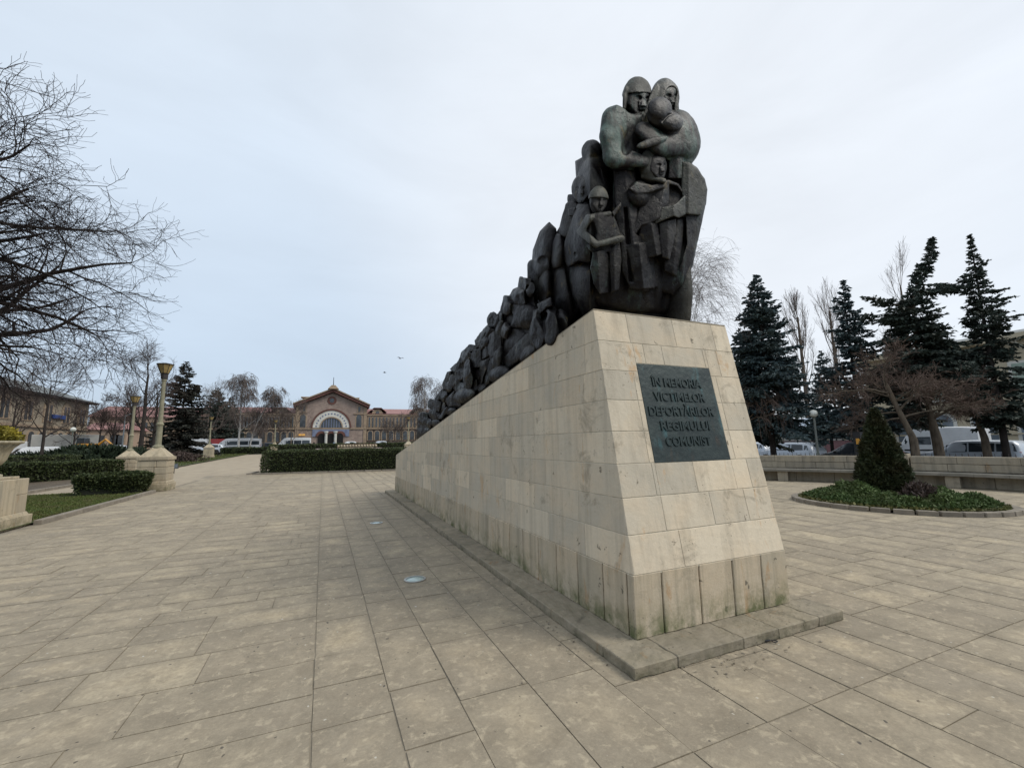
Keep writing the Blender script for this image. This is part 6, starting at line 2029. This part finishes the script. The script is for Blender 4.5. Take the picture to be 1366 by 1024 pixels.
SW_BUS = [[(.2, 1.3), (.355, 1.3), (.3, 1.86), (.2, 2.0)], [(-.02, 1.32), (.185, 1.32), (.185, 2.05), (-.02, 2.05)], [(-.24, 1.32), (-.035, 1.32), (-.035, 2.05), (-.24, 2.05)], [(-.47, 1.32), (-.255, 1.32), (-.255, 2.05), (-.47, 2.05)]]
NORTH = math.pi/2                       # nose towards +y


def on_street(px0, px1, X): 
    a, b = float(at(px0, 590, X=X)[1]), float(at(px1, 590, X=X)[1]); return (a+b)/2, abs(a-b)


def rails(root, half):
    for s_ in (-1, 1):
        mb = MB(); mb.tube([(-1.8, s_*.66, 1.60), (-1.6, s_*.66, 1.67), (.1, s_*.66, 1.68), (.3, s_*.66, 1.63)], .018, 6); mb.build('roof_rail', M_trimblk, root)
    mirrors(root, .75, 1.02, 1.08)


yc, _ = on_street(1082, 1010, 33)
y_rear = float(at(1083, 595, X=33)[1])
vehicle('parked_car', 'pale silver estate car with red tail lamp parked under the broad blue spruce', 'car', (33.9, y_rear+2.3, -.42), NORTH, 4.6, 1.84, SEC_SUV, M_glass, M_carice, (-.29, .30), .34, 'cars parked along the street',
        [(.465, .75, .70, .14, 'headlight', 0), (-.478, .92, .78, .15, 'tail_light', 0)], SW_SUV, rails)
y_rear = float(at(1373, 595, X=33)[1])
vehicle('parked_car', 'silver minivan parked behind the right end of the bench wall', 'car', (33.0, y_rear+2.3, -.42), NORTH, 4.6, 1.86, SEC_MPV, M_glass, M_carice, (-.3, .31), .33, 'cars parked along the street',
        [(.455, .76, .72, .16, 'headlight', 0), (-.482, .98, .80, .24, 'tail_light', 0)], SW_MPV, lambda r_, h_: mirrors(r_, .85, 1.04, 1.12))
y_f = float(at(1098, 598, X=31.5)[1])
vehicle('parked_car', 'dark hatchback half hidden by the thuja', 'car', (31.5, y_f-2.1, -.46), NORTH, 4.2, 1.78, SEC_MPV[:5]+SEC_MPV[5:], M_glass, M_cardark, (-.3, .31), .32, 'cars parked along the street',
        [(.455, .76, .72, .16, 'headlight', 0), (-.482, .98, .80, .24, 'tail_light', 0)], SW_MPV, lambda r_, h_: mirrors(r_, .8, 1.0, 1.1))
y_f = float(at(1090, 598, X=38)[1])
vehicle('parked_car', 'second dark car across the street just beyond the globe lamp', 'car', (38, y_f+1.9, -.42), NORTH, 4.4, 1.8, SEC_SUV, M_glass, M_cardark, (-.29, .30), .33, 'cars parked along the street',
        [(.465, .75, .70, .14, 'headlight', 0), (-.478, .92, .78, .15, 'tail_light', 0)], SW_SUV, rails)
y_f = float(at(1016, 598, X=38)[1])
vehicle('parked_car', 'pale car whose tail shows just right of the plinth', 'car', (38, y_f+1.2, -.42), NORTH, 4.4, 1.8, SEC_SUV, M_glass, M_carice, (-.29, .30), .33, 'cars parked along the street',
        [(.465, .75, .70, .14, 'headlight', 0), (-.478, .92, .78, .15, 'tail_light', 0)], SW_SUV, rails)


def vanbits(root, half):
    mirrors(root, 1.75, 1.12, 1.35)
    mb = MB(); mb.box((-.4, -1.005, .95), (4.0, .03, .1)); mb.box((-.4, 1.005, .95), (4.0, .03, .1)); mb.build('side_strip', M_trimblk, root)


y_rear = float(at(1314, 585, X=41)[1]); y_fr = float(at(1196, 585, X=41)[1])
lv = y_fr-y_rear
vehicle('delivery_van', 'big white high roofed van parked behind the silver minivan', 'van', (41, (y_rear+y_fr)/2, -.42), NORTH, lv, 2.02, SEC_VAN, M_glass, M_carwhite, (-.28, .32), .36, None,
        [(.468, .95, .74, .22, 'headlight', 0), (-.492, 1.2, .86, .4, 'tail_light', 0)], SW_CREW, vanbits)


def minibus(label, px0, px1, d, py_top, mat=M_carwhite, facing=-1, g='white minibuses before the station'):
    c = at((px0+px1)/2, 595, d=d); L_ = (px1-px0)*d/FPX/math.cos(0)*1.0
    g0 = float(gz(c[0], c[1]))
    ang = YAW*0+(math.pi if facing < 0 else 0)
    return vehicle('minibus', label, 'minibus', (c[0], c[1], g0), ang, L_*.97, 2.0, SEC_VAN, M_glass, mat, (-.28, .32), .36, g,
        [(.468, .95, .74, .22, 'headlight', 0), (-.492, 1.2, .86, .4, 'tail_light', 0)], SW_BUS, vanbits)


minibus('white minibus with dark windows standing behind the white stemmed birch', 287, 345, 84, 588)
minibus('white minibus right of the small bare tree before the gabled hall', 368, 413, 86, 588)
minibus('white minibus partly hidden by the dark spruces', 246, 274, 76, 588)
# red car and dark car between the minibuses
c = at(283, 598, d=90)
vehicle('parked_car', 'red van showing between the spruces and the first minibus', 'van', (c[0], c[1], float(gz(c[0], c[1]))), math.pi, 5.5, 2.0, SEC_VAN, M_glass, M_carred, (-.28, .32), .36, None,
        [(.468, .95, .74, .22, 'headlight', 0), (-.492, 1.2, .86, .4, 'tail_light', 0)], SW_CREW)
for px, d, mt, lab in ((354, 92, M_cardark, 'dark car between the two white minibuses'), (278, 72, M_carice, 'pale car at the foot of the dark spruces beside the farther lamp'), (464, 118, M_carwhite, 'white car parked right of the station doorways'), (505, 116, M_carice, 'pale car before the right wing of the station'), (151, 76, M_carice, 'pale car behind the left juniper mound'), (222, 84, M_carwhite, 'white car behind the twin trunks beside the nearest lamp')):
    c = at(px, 598, d=d)
    vehicle('parked_car', lab, 'car', (c[0], c[1], float(gz(c[0], c[1]))), math.pi, 4.5, 1.8, SEC_SUV, M_glass, mt, (-.29, .30), .33, 'cars before the station',
            [(.465, .75, .70, .14, 'headlight', 0), (-.478, .92, .78, .15, 'tail_light', 0)], SW_SUV)
# white panel van at the left (nose to the viewer's left)
c = at(47, 602, d=50)
rv = vehicle('delivery_van', 'white delivery van with a lit headlamp seen over the left hedges', 'van', (c[0], c[1], .12), math.radians(215), 4.9, 1.9, [(x, w, z0, zb*.9, zr*.76 if zr > 1.25 else zr*.9, wr_) for x, w, z0, zb, zr, wr_ in SEC_VAN], M_glass, M_carwhite, (-.28, .32), .33, None,
        [(.468, .88, .74, .2, 'headlight', 0), (-.492, 1.0, .86, .4, 'tail_light', 0)], [[(.2, 1.12), (.36, 1.12), (.3, 1.48), (.2, 1.55)]])
ws = MB(); ws.quad((.372*4.9+.02, -.74, 1.14), (.372*4.9+.02, .74, 1.14), (.24*4.9+.13, .64, 1.78), (.24*4.9+.13, -.64, 1.78))
ws.build('windscreen', M_glass, rv)
# pale box truck behind it
c = at(88, 598, d=62); g0 = float(gz(c[0], c[1]))
bt = thing('box_truck', 'pale grey box truck behind the juniper mounds', 'truck', (c[0], c[1], g0), math.radians(20))
mb = MB(); mb.box((0, 0, 2.0), (6.8, 2.4, 2.5)); mb.build('cargo_box', plain('pale_truck_box', (.52, .51, .47), (.44, .43, .40), scale=1, rough=.6), bt, bevel=.05)
mb = MB(); mb.box((-4.4, 0, 1.4), (1.7, 2.2, 1.9), top=(.8, .95)); mb.build('cab', M_carwhite, bt, bevel=.1)
mb = MB(); mb.box((-5.1, 0, 1.75), (.25, 1.8, .7)); mb.build('windscreen', M_glass, bt)
for x in (-4.2, 1.8):
    for s_ in (-1, 1):
        mb = MB(); mb.lathe([(.2, -.14), (.45, -.14), (.48, 0), (.45, .14), (.2, .14)], n=16); w_ = mb.build('wheel', M_tyre, bt); w_.location = (x, s_*1.0, .48); w_.rotation_euler = (R(90), 0, 0)
# orange excavator
c = at(116, 598, d=58); g0 = float(gz(c[0], c[1]))
ex = thing('excavator', 'small orange digger behind the juniper mound at the left', 'digger', (c[0], c[1], g0), math.radians(-10))
mb = MB(); mb.box((0, 0, 1.5), (2.2, 1.7, .9), top=(.9, .9)); mb.build('body', M_orange, ex, bevel=.08)
mb = MB(); mb.box((-.5, 0, 2.3), (1.0, 1.1, .85), top=(.85, .9)); mb.build('cab', M_glass, ex, bevel=.05)
mb = MB(); mb.tube([(.9, .2, 1.6), (1.9, .2, 2.5), (2.8, .2, 1.7)], [.16, .14, .1], 6); mb.build('boom', M_orange, ex)
mb = MB(); mb.box((2.85, .2, 1.35), (.5, .6, .5), top=(1, 1)); mb.build('bucket', M_trimblk, ex)
for s_ in (-1, 1):
    mb = MB(); mb.box((0, s_*.75, .45), (2.4, .4, .8), top=(.8, 1)); mb.build('track', M_tyre, ex, bevel=.1)
# ---------------------------------------------------------------- benches, lamps, pedestals, small things
M_bench = stonemat('bench_stone', (.36, .315, .24), (.27, .24, .19), (.11, .10, .08), streak=.5, rnd=.7, warm=(.40, .33, .23))
M_seat = plain('bench_seat_stone', (.24, .22, .185), (.16, .15, .125), scale=2.5, rough=.9, bmp=.35)
M_ped = stonemat('pedestal_stone', (.45, .385, .28), (.36, .305, .225), (.15, .135, .10), moss=(.15, .14, .08), zmoss=(0, .35), streak=.45, rnd=.7, warm=(.50, .40, .26))
M_urn = stonemat('urn_stone', (.42, .37, .27), (.33, .29, .21), (.13, .12, .085), streak=.75, rnd=.3, warm=(.44, .38, .25))
M_pole = plain('lamp_pole_paint', (.27, .25, .17), (.19, .18, .125), scale=5, rough=.65)
M_iron = plain('dark_iron', (.03, .03, .03), (.045, .035, .03), rough=.6, bmp=.1)

# --- the curved bench wall: an arc through three surveyed points of its foot
p1, p2, p3 = [at(px, py, Z=0)[:2] for px, py in ((1030, 640), (1196, 646), (1366, 655))]
def circ(a, b, c):
    A_ = np.array([b-a, c-a])*2; r_ = np.array([b@b-a@a, c@c-a@a]); return np.linalg.solve(A_, r_)
cc = circ(p1, p2, p3); rad = float(np.linalg.norm(p1-cc))
ang = lambda p: math.atan2(p[1]-cc[1], p[0]-cc[0])
a1, a3 = ang(p1), ang(p3)
if a3 > a1+math.pi: a3 -= 2*math.pi
if a1 > a3+math.pi: a1 -= 2*math.pi
da = 1.0/rad
amid = ang(at(1226, 640, Z=0)[:2]+0*p1)
sgn_in = 1 if rad < 400 and np.linalg.norm(cc) < np.linalg.norm(p2) else -1     # inward = towards the centre when the wall curves round the plaza
inw = -1 if np.dot(cc-p2, -p2) > 0 else 1                                    # radial direction pointing to the viewer
def arcpt(a, r): return cc+np.array([math.cos(a), math.sin(a)])*r
def arcbox(mb, a, b, r0, r1, z0, z1, rnd=None, n=1):
    for k in range(n):
        u, v_ = a+(b-a)*k/n, a+(b-a)*(k+1)/n
        P = [arcpt(u, r0), arcpt(v_, r0), arcpt(v_, r1), arcpt(u, r1)]
        mb.prism([(x, y, z0) for x, y in P], (0, 0, z1-z0), rnd)
HB = .93
def bench(label, a, b):
    c = arcpt((a+b)/2, rad)
    root = thing('stone_bench', label, 'bench', (c[0], c[1], 0), 0, 'curved stone benches')
    O = (c[0], c[1], 0)
    # r grows towards the viewer when inw=1
    R_ = lambda o_: rad+inw*o_
    dirn = 1 if b > a else -1
    mb = MB(O); rg = random.Random(8)
    for z0, z1 in ((.0, .47), (.475, .70), (.705, HB)):
        u = a
        while dirn*(b-u) > .2*da:
            v_ = u+dirn*rg.uniform(.8, 1.35)*da
            if dirn*(v_-b) > -.4*da: v_ = b
            arcbox(mb, u+dirn*.003*da, v_-dirn*.003*da, R_(-.30-(.02 if z0 == 0 else 0)), R_(0 if z0 else -.04), z0, z1-.004, rg.random()); u = v_
    mb.build('backrest', M_bench, root, bevel=.012)
    mb = MB(O); arcbox(mb, a, b, R_(-.1), R_(.42), .36, .455, n=10); mb.build('seat', M_seat, root, bevel=.012)
    k = a+dirn*.8*da
    while dirn*(b-k) > .3*da:
        mb = MB(O); arcbox(mb, k, k+dirn*.34*da, R_(.0), R_(.32), 0, .355); mb.build('support', M_bench, root, bevel=.015); k += dirn*2.6*da
    return root
dirn = 1 if a3 > a1 else -1
bench('curved stone bench with wall back left of the thuja', a1-dirn*3.2*da, amid-dirn*.35*da)
bench('curved stone bench with wall back right of the thuja', amid+dirn*.15*da, a3+dirn*5.0*da)
c = arcpt(amid-dirn*.2*da, rad)
mb = MB((c[0], c[1], 0)); arcbox(mb, amid-dirn*.3*da, amid+dirn*.12*da, rad-inw*.42, rad+inw*.10, 0, 1.0)
o = mb.build('stone_pier', M_bench, None, bevel=.015); o.location = (c[0], c[1], 0); tag(o, 'square stone pier where the right bench begins', 'pier')

# low iron fence behind the benches
c = arcpt(amid, rad)
fe = thing('iron_fence', 'low iron picket fence just behind the curved bench walls', 'fence', (c[0], c[1], 0))
O = (c[0], c[1], 0); Rf = rad-inw*1.6
aa, ab = a1-dirn*4*da, a3+dirn*5*da
mb = MB(O)
pts = [(*arcpt(aa+(ab-aa)*k/40, Rf), .86) for k in range(41)]
mb.tube(pts, .014, 5); mb.tube([(x, y, .2) for x, y, _ in pts], .014, 5); mb.build('rail', M_iron, fe)
mb = MB(O); k = aa
while dirn*(ab-k) > 0:
    q = arcpt(k, Rf); mb.tube([(q[0], q[1], 0), (q[0], q[1], .93), (q[0], q[1], .99)], [.011, .011, .002], 4); k += dirn*.13*da
mb.build('pickets', M_iron, fe)['kind'] = 'stuff'

# --- lamp on a stone pedestal (one thing: the pole is set into the stone)
def stone_pedestal(root, w, h):
    mb = MB(); rg = random.Random(int(w*1000)); 
    mb.box((0, 0, .14), (w*1.16, w*1.16, .28), rnd=rg.random()); mb.box((0, 0, .33), (w*1.08, w*1.08, .10), top=(.96, .96), rnd=rg.random())
    z = .38; hh = (h*.70-z)/3
    for k in range(3):
        sp = rg.uniform(-.15, .15)*w
        mb.box(((-w/2+sp)/2, 0, z+hh/2), (w/2+sp-.006, w, hh-.006), rnd=rg.random()); mb.box(((w/2+sp)/2, 0, z+hh/2), (w/2-sp-.006, w, hh-.006), rnd=rg.random()); z += hh
    mb.box((0, 0, z+.07), (w*1.08, w*1.08, .13), rnd=rg.random()); z += .135
    mb.box((0, 0, z+(h-z)/2), (w*.98, w*.98, h-z), top=(.32, .32), rnd=rg.random())
    mb.build('pedestal', M_ped, root, bevel=.02)


m, t, b = newmat('amber_lamp_glass'); b.inputs['Base Color'].default_value = (.36, .26, .08, 1); b.inputs['Roughness'].default_value = .25
t.links.new(mixc(t, noise(t, coords(t), 3, 3), (.34, .25, .10), (.24, .17, .07)), b.inputs['Base Color'])
M_amber = m
def make_lamp(label, loc, hp=1.66, ht=5.03, w=.94):
    root = thing('street_lamp', label, 'street lamp', loc, 0, 'lamps on stone pedestals')
    stone_pedestal(root, w, hp)
    mb = MB(); mb.lathe([(.19, hp-.03), (.19, hp+.05), (.12, hp+.09), (.105, hp+.12), (.10, hp+.85), (.13, hp+.88), (.13, hp+.94), (.085, hp+.98), (.065, ht-.75), (.09, ht-.70), (.09, ht-.62)], n=14)
    mb.build('pole', M_pole, root, smooth=False)
    hd = MB(); hd.lathe([(.08, ht-.66), (.12, ht-.62), (.13, ht-.44), (.16, ht-.42)], n=8); h_ = hd.build('lamp_base', M_iron, root)
    mb = MB(); mb.lathe([(.14, ht-.40), (.265, ht-.06)], n=8); mb.build('lamp_shade', M_amber, root)
    mb = MB(); mb.lathe([(.295, ht-.06), (.305, ht-.03), (.16, ht), (.02, ht+.03)], n=8); mb.build('lamp_cap', M_iron, root)
    for k in range(8):
        a = k*math.pi/4; mb = MB(); mb.tube([(.142*math.cos(a), .142*math.sin(a), ht-.40), (.27*math.cos(a), .27*math.sin(a), ht-.06)], .011, 4); mb.build('lamp_rib', M_iron, root)
    return root


l0 = make_lamp('nearest lamp with amber lantern on a tall stone pedestal beside the short hedge', (-6.0, 21.4, 0))
q = at(174, 596, d=26.5); dup(l0, (q[0], q[1], -.12), .05, 'second lamp with amber lantern behind and left of the nearest lamp pedestal')
q = at(279, 596, d=52); dup(l0, (q[0], q[1], float(gz(q[0], q[1]))), 0, 'lamp with amber lantern before the dark spruces on the far lawn')
q = at(366, 596, d=64); dup(l0, (q[0], q[1], float(gz(q[0], q[1]))), 0, 'distant lamp on pedestal above the left end of the broad hedge', (1, 1, 1.02))
q = at(544.5, 596, d=58); dup(l0, (q[0], q[1], float(gz(q[0], q[1]))), 0, 'distant lamp just left of the low end of the plinth')
# lone pedestals without lamp
q = at(381, 596, d=72)
root = thing('stone_pedestal', 'small bare stone pedestal beside the distant lamp', 'pedestal', (q[0], q[1], float(gz(q[0], q[1])))); stone_pedestal(root, .95, 1.35)

# --- globe lamps
def globe(label, loc, h, r):
    root = thing('globe_lamp', label, 'street lamp', loc, 0, 'white globe lamps')
    mb = MB(); mb.lathe([(.085, 0), (.085, .9), (.055, .95), (.05, h-2*r-.05), (.09, h-2*r)], n=10); mb.build('pole', plain('grey_pole', (.20, .21, .19), (.14, .15, .135), rough=.6) if 'grey_pole' not in bpy.data.materials else bpy.data.materials['grey_pole'], root)
    mb = MB(); mb.ball((0, 0, h-r), r, 18); mb.build('globe', bpy.data.materials.get('milk_glass') or plain('milk_glass', (.72, .72, .66), (.62, .62, .56), rough=.3, bmp=0), root, smooth=True)
    return root
q = at(1089.5, 590, X=23); g_ = float(gz(q[0], q[1])); d = (q-EYE)@FWD
globe('white globe lamp on a thin pole right of the broad blue spruce', (q[0], q[1], g_), float(at(1089.5, 546, d=d)[2])-g_, .19)
q = at(95, 596, d=48); g_ = float(gz(q[0], q[1]))
globe('white globe lamp above the left hedge near the urn', (q[0], q[1], g_), float(at(95, 569.5, d=48)[2])-g_, .26)
# plain pole in the left garden
q = at(163, 596, d=56); g_ = float(gz(q[0], q[1]))
mb = MB(); mb.lathe([(.14, 0), (.13, 1.2), (.09, 1.3), (.06, 5.6)], (0, 0, 0), 10); mb.tube([(0, 0, 5.4), (.5, 0, 5.75), (.9, 0, 5.8)], .035, 6)
o = mb.build('metal_pole', plain('blue_grey_pole', (.22, .25, .27), rough=.5)); o.location = (q[0], q[1], g_); tag(o, 'slim blue grey metal pole among the left bare trees', 'pole')
# yellow box on a short post behind the bench
q = at(1146, 590, X=22.5); g_ = float(gz(q[0], q[1]))
o = thing('post_box', 'small yellow box on a dark post above the left bench', 'box', (q[0], q[1], g_))
d = (q-EYE)@FWD
mb = MB(); mb.box((0, 0, .95), (.30, .30, 1.9)); mb.build('post', M_trimblk, o)
mb = MB(); mb.box((-.17, -.12, float(at(1145, 588.5, d=d)[2])-g_), (.12, .24, .26)); mb.build('box', M_orange, o, bevel=.01)

# --- urn on its pedestal, far left
ux, uy = -6.35, 12.75
pd = thing('stone_pedestal', 'pale square stone pedestal carrying the urn at the left edge', 'pedestal', (ux, uy, 0))
mb = MB(); rg = random.Random(4)
mb.box((0, 0, .12), (1.02, 1.02, .24), rnd=.2); mb.box((0, 0, .27), (.94, .94, .07), top=(.93, .93), rnd=.5)
hb = 1.03
mb.box((.12, -.2, .66), (.62, .46, .72), rnd=.1); mb.box((.12, .215, .49), (.62, .38, .38), rnd=.8); mb.box((.12, .215, .85), (.62, .38, .335), rnd=.35); mb.box((-.315, 0, .66), (.25, .86, .72), rnd=.5)
mb.build('pedestal', M_ped, pd, bevel=.012)
mb = MB(); mb.box((0, 0, 1.045), (.62, .62, .05)); mb.build('cap', M_ped, pd, bevel=.01)
ur = thing('stone_urn', 'weathered stone urn with fluted bowl holding a yellow green plant', 'urn', (ux-.1, uy, 1.07))
mb = MB(); mb.lathe([(.26, 0), (.26, .05), (.20, .07), (.13, .13), (.12, .19), (.16, .23)], n=24); mb.build('foot', M_urn, ur, smooth=False)
mb = MB(); mb.lathe([(.15, .215), (.22, .26), (.28, .36), (.31, .48), (.36, .60), (.44, .685)], n=72, wav=(18, .035)); mb.build('bowl', M_urn, ur, smooth=True)
mb = MB(); mb.lathe([(.43, .68), (.49, .70), (.51, .725), (.50, .75), (.47, .755), (.44, .72)], n=72, wav=(18, .02)); mb.build('rim', M_urn, ur, smooth=True)
mb = MB(); mb.lathe([(.02, .70), (.45, .715)], n=24); mb.build('soil', M_soil, ur)
rg = np.random.default_rng(61)
pl = thing('boxwood_plant', 'rounded yellow green box plant growing in the stone urn', 'plant', (ux-.1, uy, 1.78))
n = 5000
a = rg.uniform(0, 2*math.pi, n); c_ = rg.uniform(-.2, 1, n); s_ = np.sqrt(1-c_**2); rr_ = rg.uniform(.6, 1.05, n)*(1+.12*np.sin(a*5)*s_)
pos = np.stack([.42*s_*np.cos(a)*rr_, .42*s_*np.sin(a)*rr_, .10+.26*c_*rr_], 1)
leaf_faces(pos, pos/np.linalg.norm(pos, axis=1, keepdims=True), .04, rg, M_yellow, pl, 'foliage', (.4, .6), .6)
mb = MB(); mb.ball((0, 0, .08), (.3, .3, .2), 12); mb.build('stems', M_hcore, pl)

# --- floodlight on the plaza edge beyond the nearest lamp
q = at(232, 627, d=27)
fl = thing('floodlight', 'small black floodlight on a short stand right of the nearest lamp pedestal', 'floodlight', (q[0], q[1], 0.0))
mb = MB(); mb.tube([(0, 0, 0), (0, 0, .38)], .035, 8); mb.box((0, 0, .02), (.3, .3, .04)); mb.build('stand', M_iron, fl)
mb = MB(); mb.box((0, 0, .52), (.42, .22, .32), top=(.9, .8)); mb.build('housing', M_iron, fl, bevel=.02)
mb = MB(); mb.box((.02, -.125, .52), (.36, .02, .25)); mb.build('lens', M_winpale, fl)

# --- round lights let into the paving
m, t, b = newmat('frosted_lens'); v = coords(t)
t.links.new(mixc(t, noise(t, v, 14, 5, .6), (.33, .45, .43), (.50, .58, .55)), b.inputs['Base Color']); b.inputs['Roughness'].default_value = .12
M_lens = m
M_ring = plain('steel_ring', (.42, .42, .40), (.3, .3, .28), scale=12, rough=.35, metal=.5, bmp=.1)
for (px, py), lab in (((553.5, 772), 'larger looking round light let into the paving beside the plinth'), ((502, 697), 'farther round light let into the paving before the middle of the plinth')):
    q = at(px, py, Z=0.004)
    o = thing('ground_light', lab, 'ground light', (q[0], q[1], 0), 0, 'round lights in the paving')
    mb = MB(); th_ = np.linspace(0, 2*math.pi, 33)
    for k in range(32):
        P = [(r_*math.cos(t__), r_*math.sin(t__), .002) for r_, t__ in ((.105, th_[k]), (.128, th_[k]), (.128, th_[k+1]), (.105, th_[k+1]))]
        mb.prism(P, (0, 0, .007))
    mb.build('ring', M_ring, o)
    mb = MB(); mb.lathe([(.104, .001), (.103, .006), (.05, .008), (.003, .0085)], n=32); mb.build('lens', M_lens, o, smooth=True)

# --- little black thing dropped by the step
q = at(1028, 857, Z=0)
o = thing('lost_clip', 'small black hair clip lying on the paving by the step', 'hair clip', (q[0], q[1], .004), -.5)
mb = MB(); mb.tube([(-.045, 0, .012), (.0, .004, .012)], .008, 6); mb.build('bar', M_trimblk, o)
mb = MB(); mb.tube([(.03+.022*math.cos(a), .016*math.sin(a), .01) for a in np.linspace(0, 2*math.pi*.95, 12)], .0045, 5); mb.build('loop', M_trimblk, o)

# --- fountain basin behind the broad hedge
g_ = float(gz(5, 46))
M_pinkst = plain('pink_granite', (.40, .31, .29), (.33, .26, .25), scale=4, rough=.7)
q0, q1 = at(404, 598, Y=46), at(537, 598, Y=46)
fx_ = (q0[0]+q1[0])/2; w_ = q1[0]-q0[0]
fo = thing('fountain_basin', 'low pink stone fountain basin with pale cobbled rim behind the broad hedge', 'fountain', (fx_, 46, g_))
zt = float(at(470, 597.6, Y=46)[2])-g_
mb = MB(); P = [(-w_/2, -2, 0), (w_/2, -2, 0), (w_/2, -2, zt*.45), (w_*.27, -2, zt), (-w_*.38, -2, zt), (-w_/2, -2, zt*.55)]
mb.prism(P, (0, 6, 0)); mb.build('basin', M_pinkst, fo)
mb = MB(); mb.box((0, -2.12, zt*.5), (w_*.34, .3, zt*1.15)); mb.build('panel', M_bench, fo)
for k in range(14):
    mb = MB(); mb.ball((-w_*.17+k*w_*.36/13, -2.1, zt+.22), (w_*.0125, .25, .12), 10); mb.build('cobble', M_ped, fo, smooth=True)
zz_ = float(at(470, 592, Y=48)[2])-g_
mb = MB(); mb.lathe([(1.3, zt*.6), (1.5, zt+.2), (1.1, zt+.35), (1.2, zz_-.3), (1.9, zz_)], (w_*.05, 2.2, 0), 20); mb.build('bowl', M_bench, fo)

# --- people by the station doors
def person(label, px, d, coat, trousers, seed, py=None, face=0, step=.22):
    c = at(px, 590, d=d); g0 = float(gz(c[0], c[1]))
    root = thing('person', label, 'person', (c[0], c[1], g0), face)
    def skin(name, vs, es, rad, mat, parent, rootv=0):
        me = bpy.data.meshes.new(name); me.from_pydata(vs, es, []); me.materials.append(mat)
        o = bpy.data.objects.new(name, me); COL.objects.link(o); o.parent = parent
        sm = o.modifiers.new('skin', 'SKIN'); sm.use_smooth_shade = True
        for k, r_ in enumerate(rad):
            me.skin_vertices[0].data[k].radius = (r_, r_*.85)
            me.skin_vertices[0].data[k].use_root = (k == rootv)
        ss = o.modifiers.new('sub', 'SUBSURF'); ss.levels = 1; ss.render_levels = 1
        return o
    s_ = step
    vs = [(0, 0, .95), (0, 0, 1.2), (0, 0, 1.42), (0, .0, 1.52), (0, -.01, 1.62), (0, -.01, 1.74),
          (-.10, 0, .9), (-.11, -s_*.5, .5), (-.11, -s_, .08), (-.11, -s_-.14, .04), (.10, 0, .9), (.11, s_*.6, .5), (.11, s_, .1), (.11, s_-.14, .04),
          (-.2, 0, 1.40), (-.25, .08, 1.12), (-.24, -.02, .88), (.2, 0, 1.40), (.25, -.06, 1.12), (.24, -.12, .88)]
    es = [(0, 1), (1, 2), (2, 3), (3, 4), (4, 5), (0, 6), (6, 7), (7, 8), (8, 9), (0, 10), (10, 11), (11, 12), (12, 13), (2, 14), (14, 15), (15, 16), (2, 17), (17, 18), (18, 19)]
    rad = [.16, .16, .15, .06, .10, .085, .10, .07, .05, .04, .10, .07, .05, .04, .075, .055, .045, .075, .055, .045]
    skin('body', vs, es, rad, trousers, root)
    cv = [(0, 0, .80), (0, 0, 1.2), (0, 0, 1.43), (-.2, 0, 1.40), (-.25, .08, 1.12), (-.245, 0, .94), (.2, 0, 1.40), (.25, -.06, 1.12), (.245, -.1, .94)]
    skin('coat', cv, [(0, 1), (1, 2), (2, 3), (3, 4), (4, 5), (2, 6), (6, 7), (7, 8)], [.19, .18, .165, .09, .07, .06, .09, .07, .06], coat, root)
    mb = MB(); mb.ball((0, .02, 1.70), (.105, .115, .11), 12); mb.build('hair', M_trimblk, root, smooth=True)
    mb = MB(); mb.ball((0, -.05, 1.655), (.08, .07, .1), 12); mb.build('face', plain('skin_tone', (.42, .27, .20), rough=.6, bmp=0) if 'skin_tone' not in bpy.data.materials else bpy.data.materials['skin_tone'], root, smooth=True)
    return root
M_cl = [plain('navy_cloth', (.025, .03, .05), rough=.9, bmp=0), plain('dark_cloth', (.02, .02, .02), rough=.9, bmp=0), plain('pale_jacket', (.35, .42, .5), rough=.8, bmp=0), plain('brown_cloth', (.10, .06, .04), rough=.9, bmp=0)]
person('person in dark coat walking before the station left of the doorways', 419, 112, M_cl[1], M_cl[0], 1, face=.6)
person('person in pale jacket standing at the middle station doorway', 446, 126, M_cl[2], M_cl[1], 2, face=0)
person('person in brown coat before the right wing of the station', 540, 84, M_cl[1], M_cl[1], 3, face=-.7)

# --- two birds in the air
def bird(label, px, py, d, tilt):
    c = at(px, py, d=d)
    root = thing('bird', label, 'bird', c, tilt, 'birds in flight')
    mb = MB(); mb.ball((0, 0, 0), (.10, .26, .09), 12); mb.ball((0, -.30, .03), (.07, .09, .07), 10); mb.tube([(0, -.36, .03), (0, -.46, .01)], [.03, .005], 6); mb.prism([(-.04, .2, 0), (.04, .2, 0), (.12, .48, .0), (-.12, .48, 0)], (0, 0, .02))
    mb.build('body', M_cl[1], root, smooth=True)
    for s_ in (-1, 1):
        mb = MB(); P = [(s_*.05, -.16, .03), (s_*.45, -.24, .22), (s_*.95, -.02, .10), (s_*.5, .06, .18), (s_*.05, .12, .03)]
        mb.prism(P if s_ > 0 else P[::-1], (0, 0, .025)); mb.build('wing', M_cl[1], root)
    root.scale = (.62, .62, .62)
    return root
bird('higher bird in flight over the station roof', 534, 478, 60, .4)
bird('lower bird in flight nearer the gable', 513, 497, 75, 1.0)
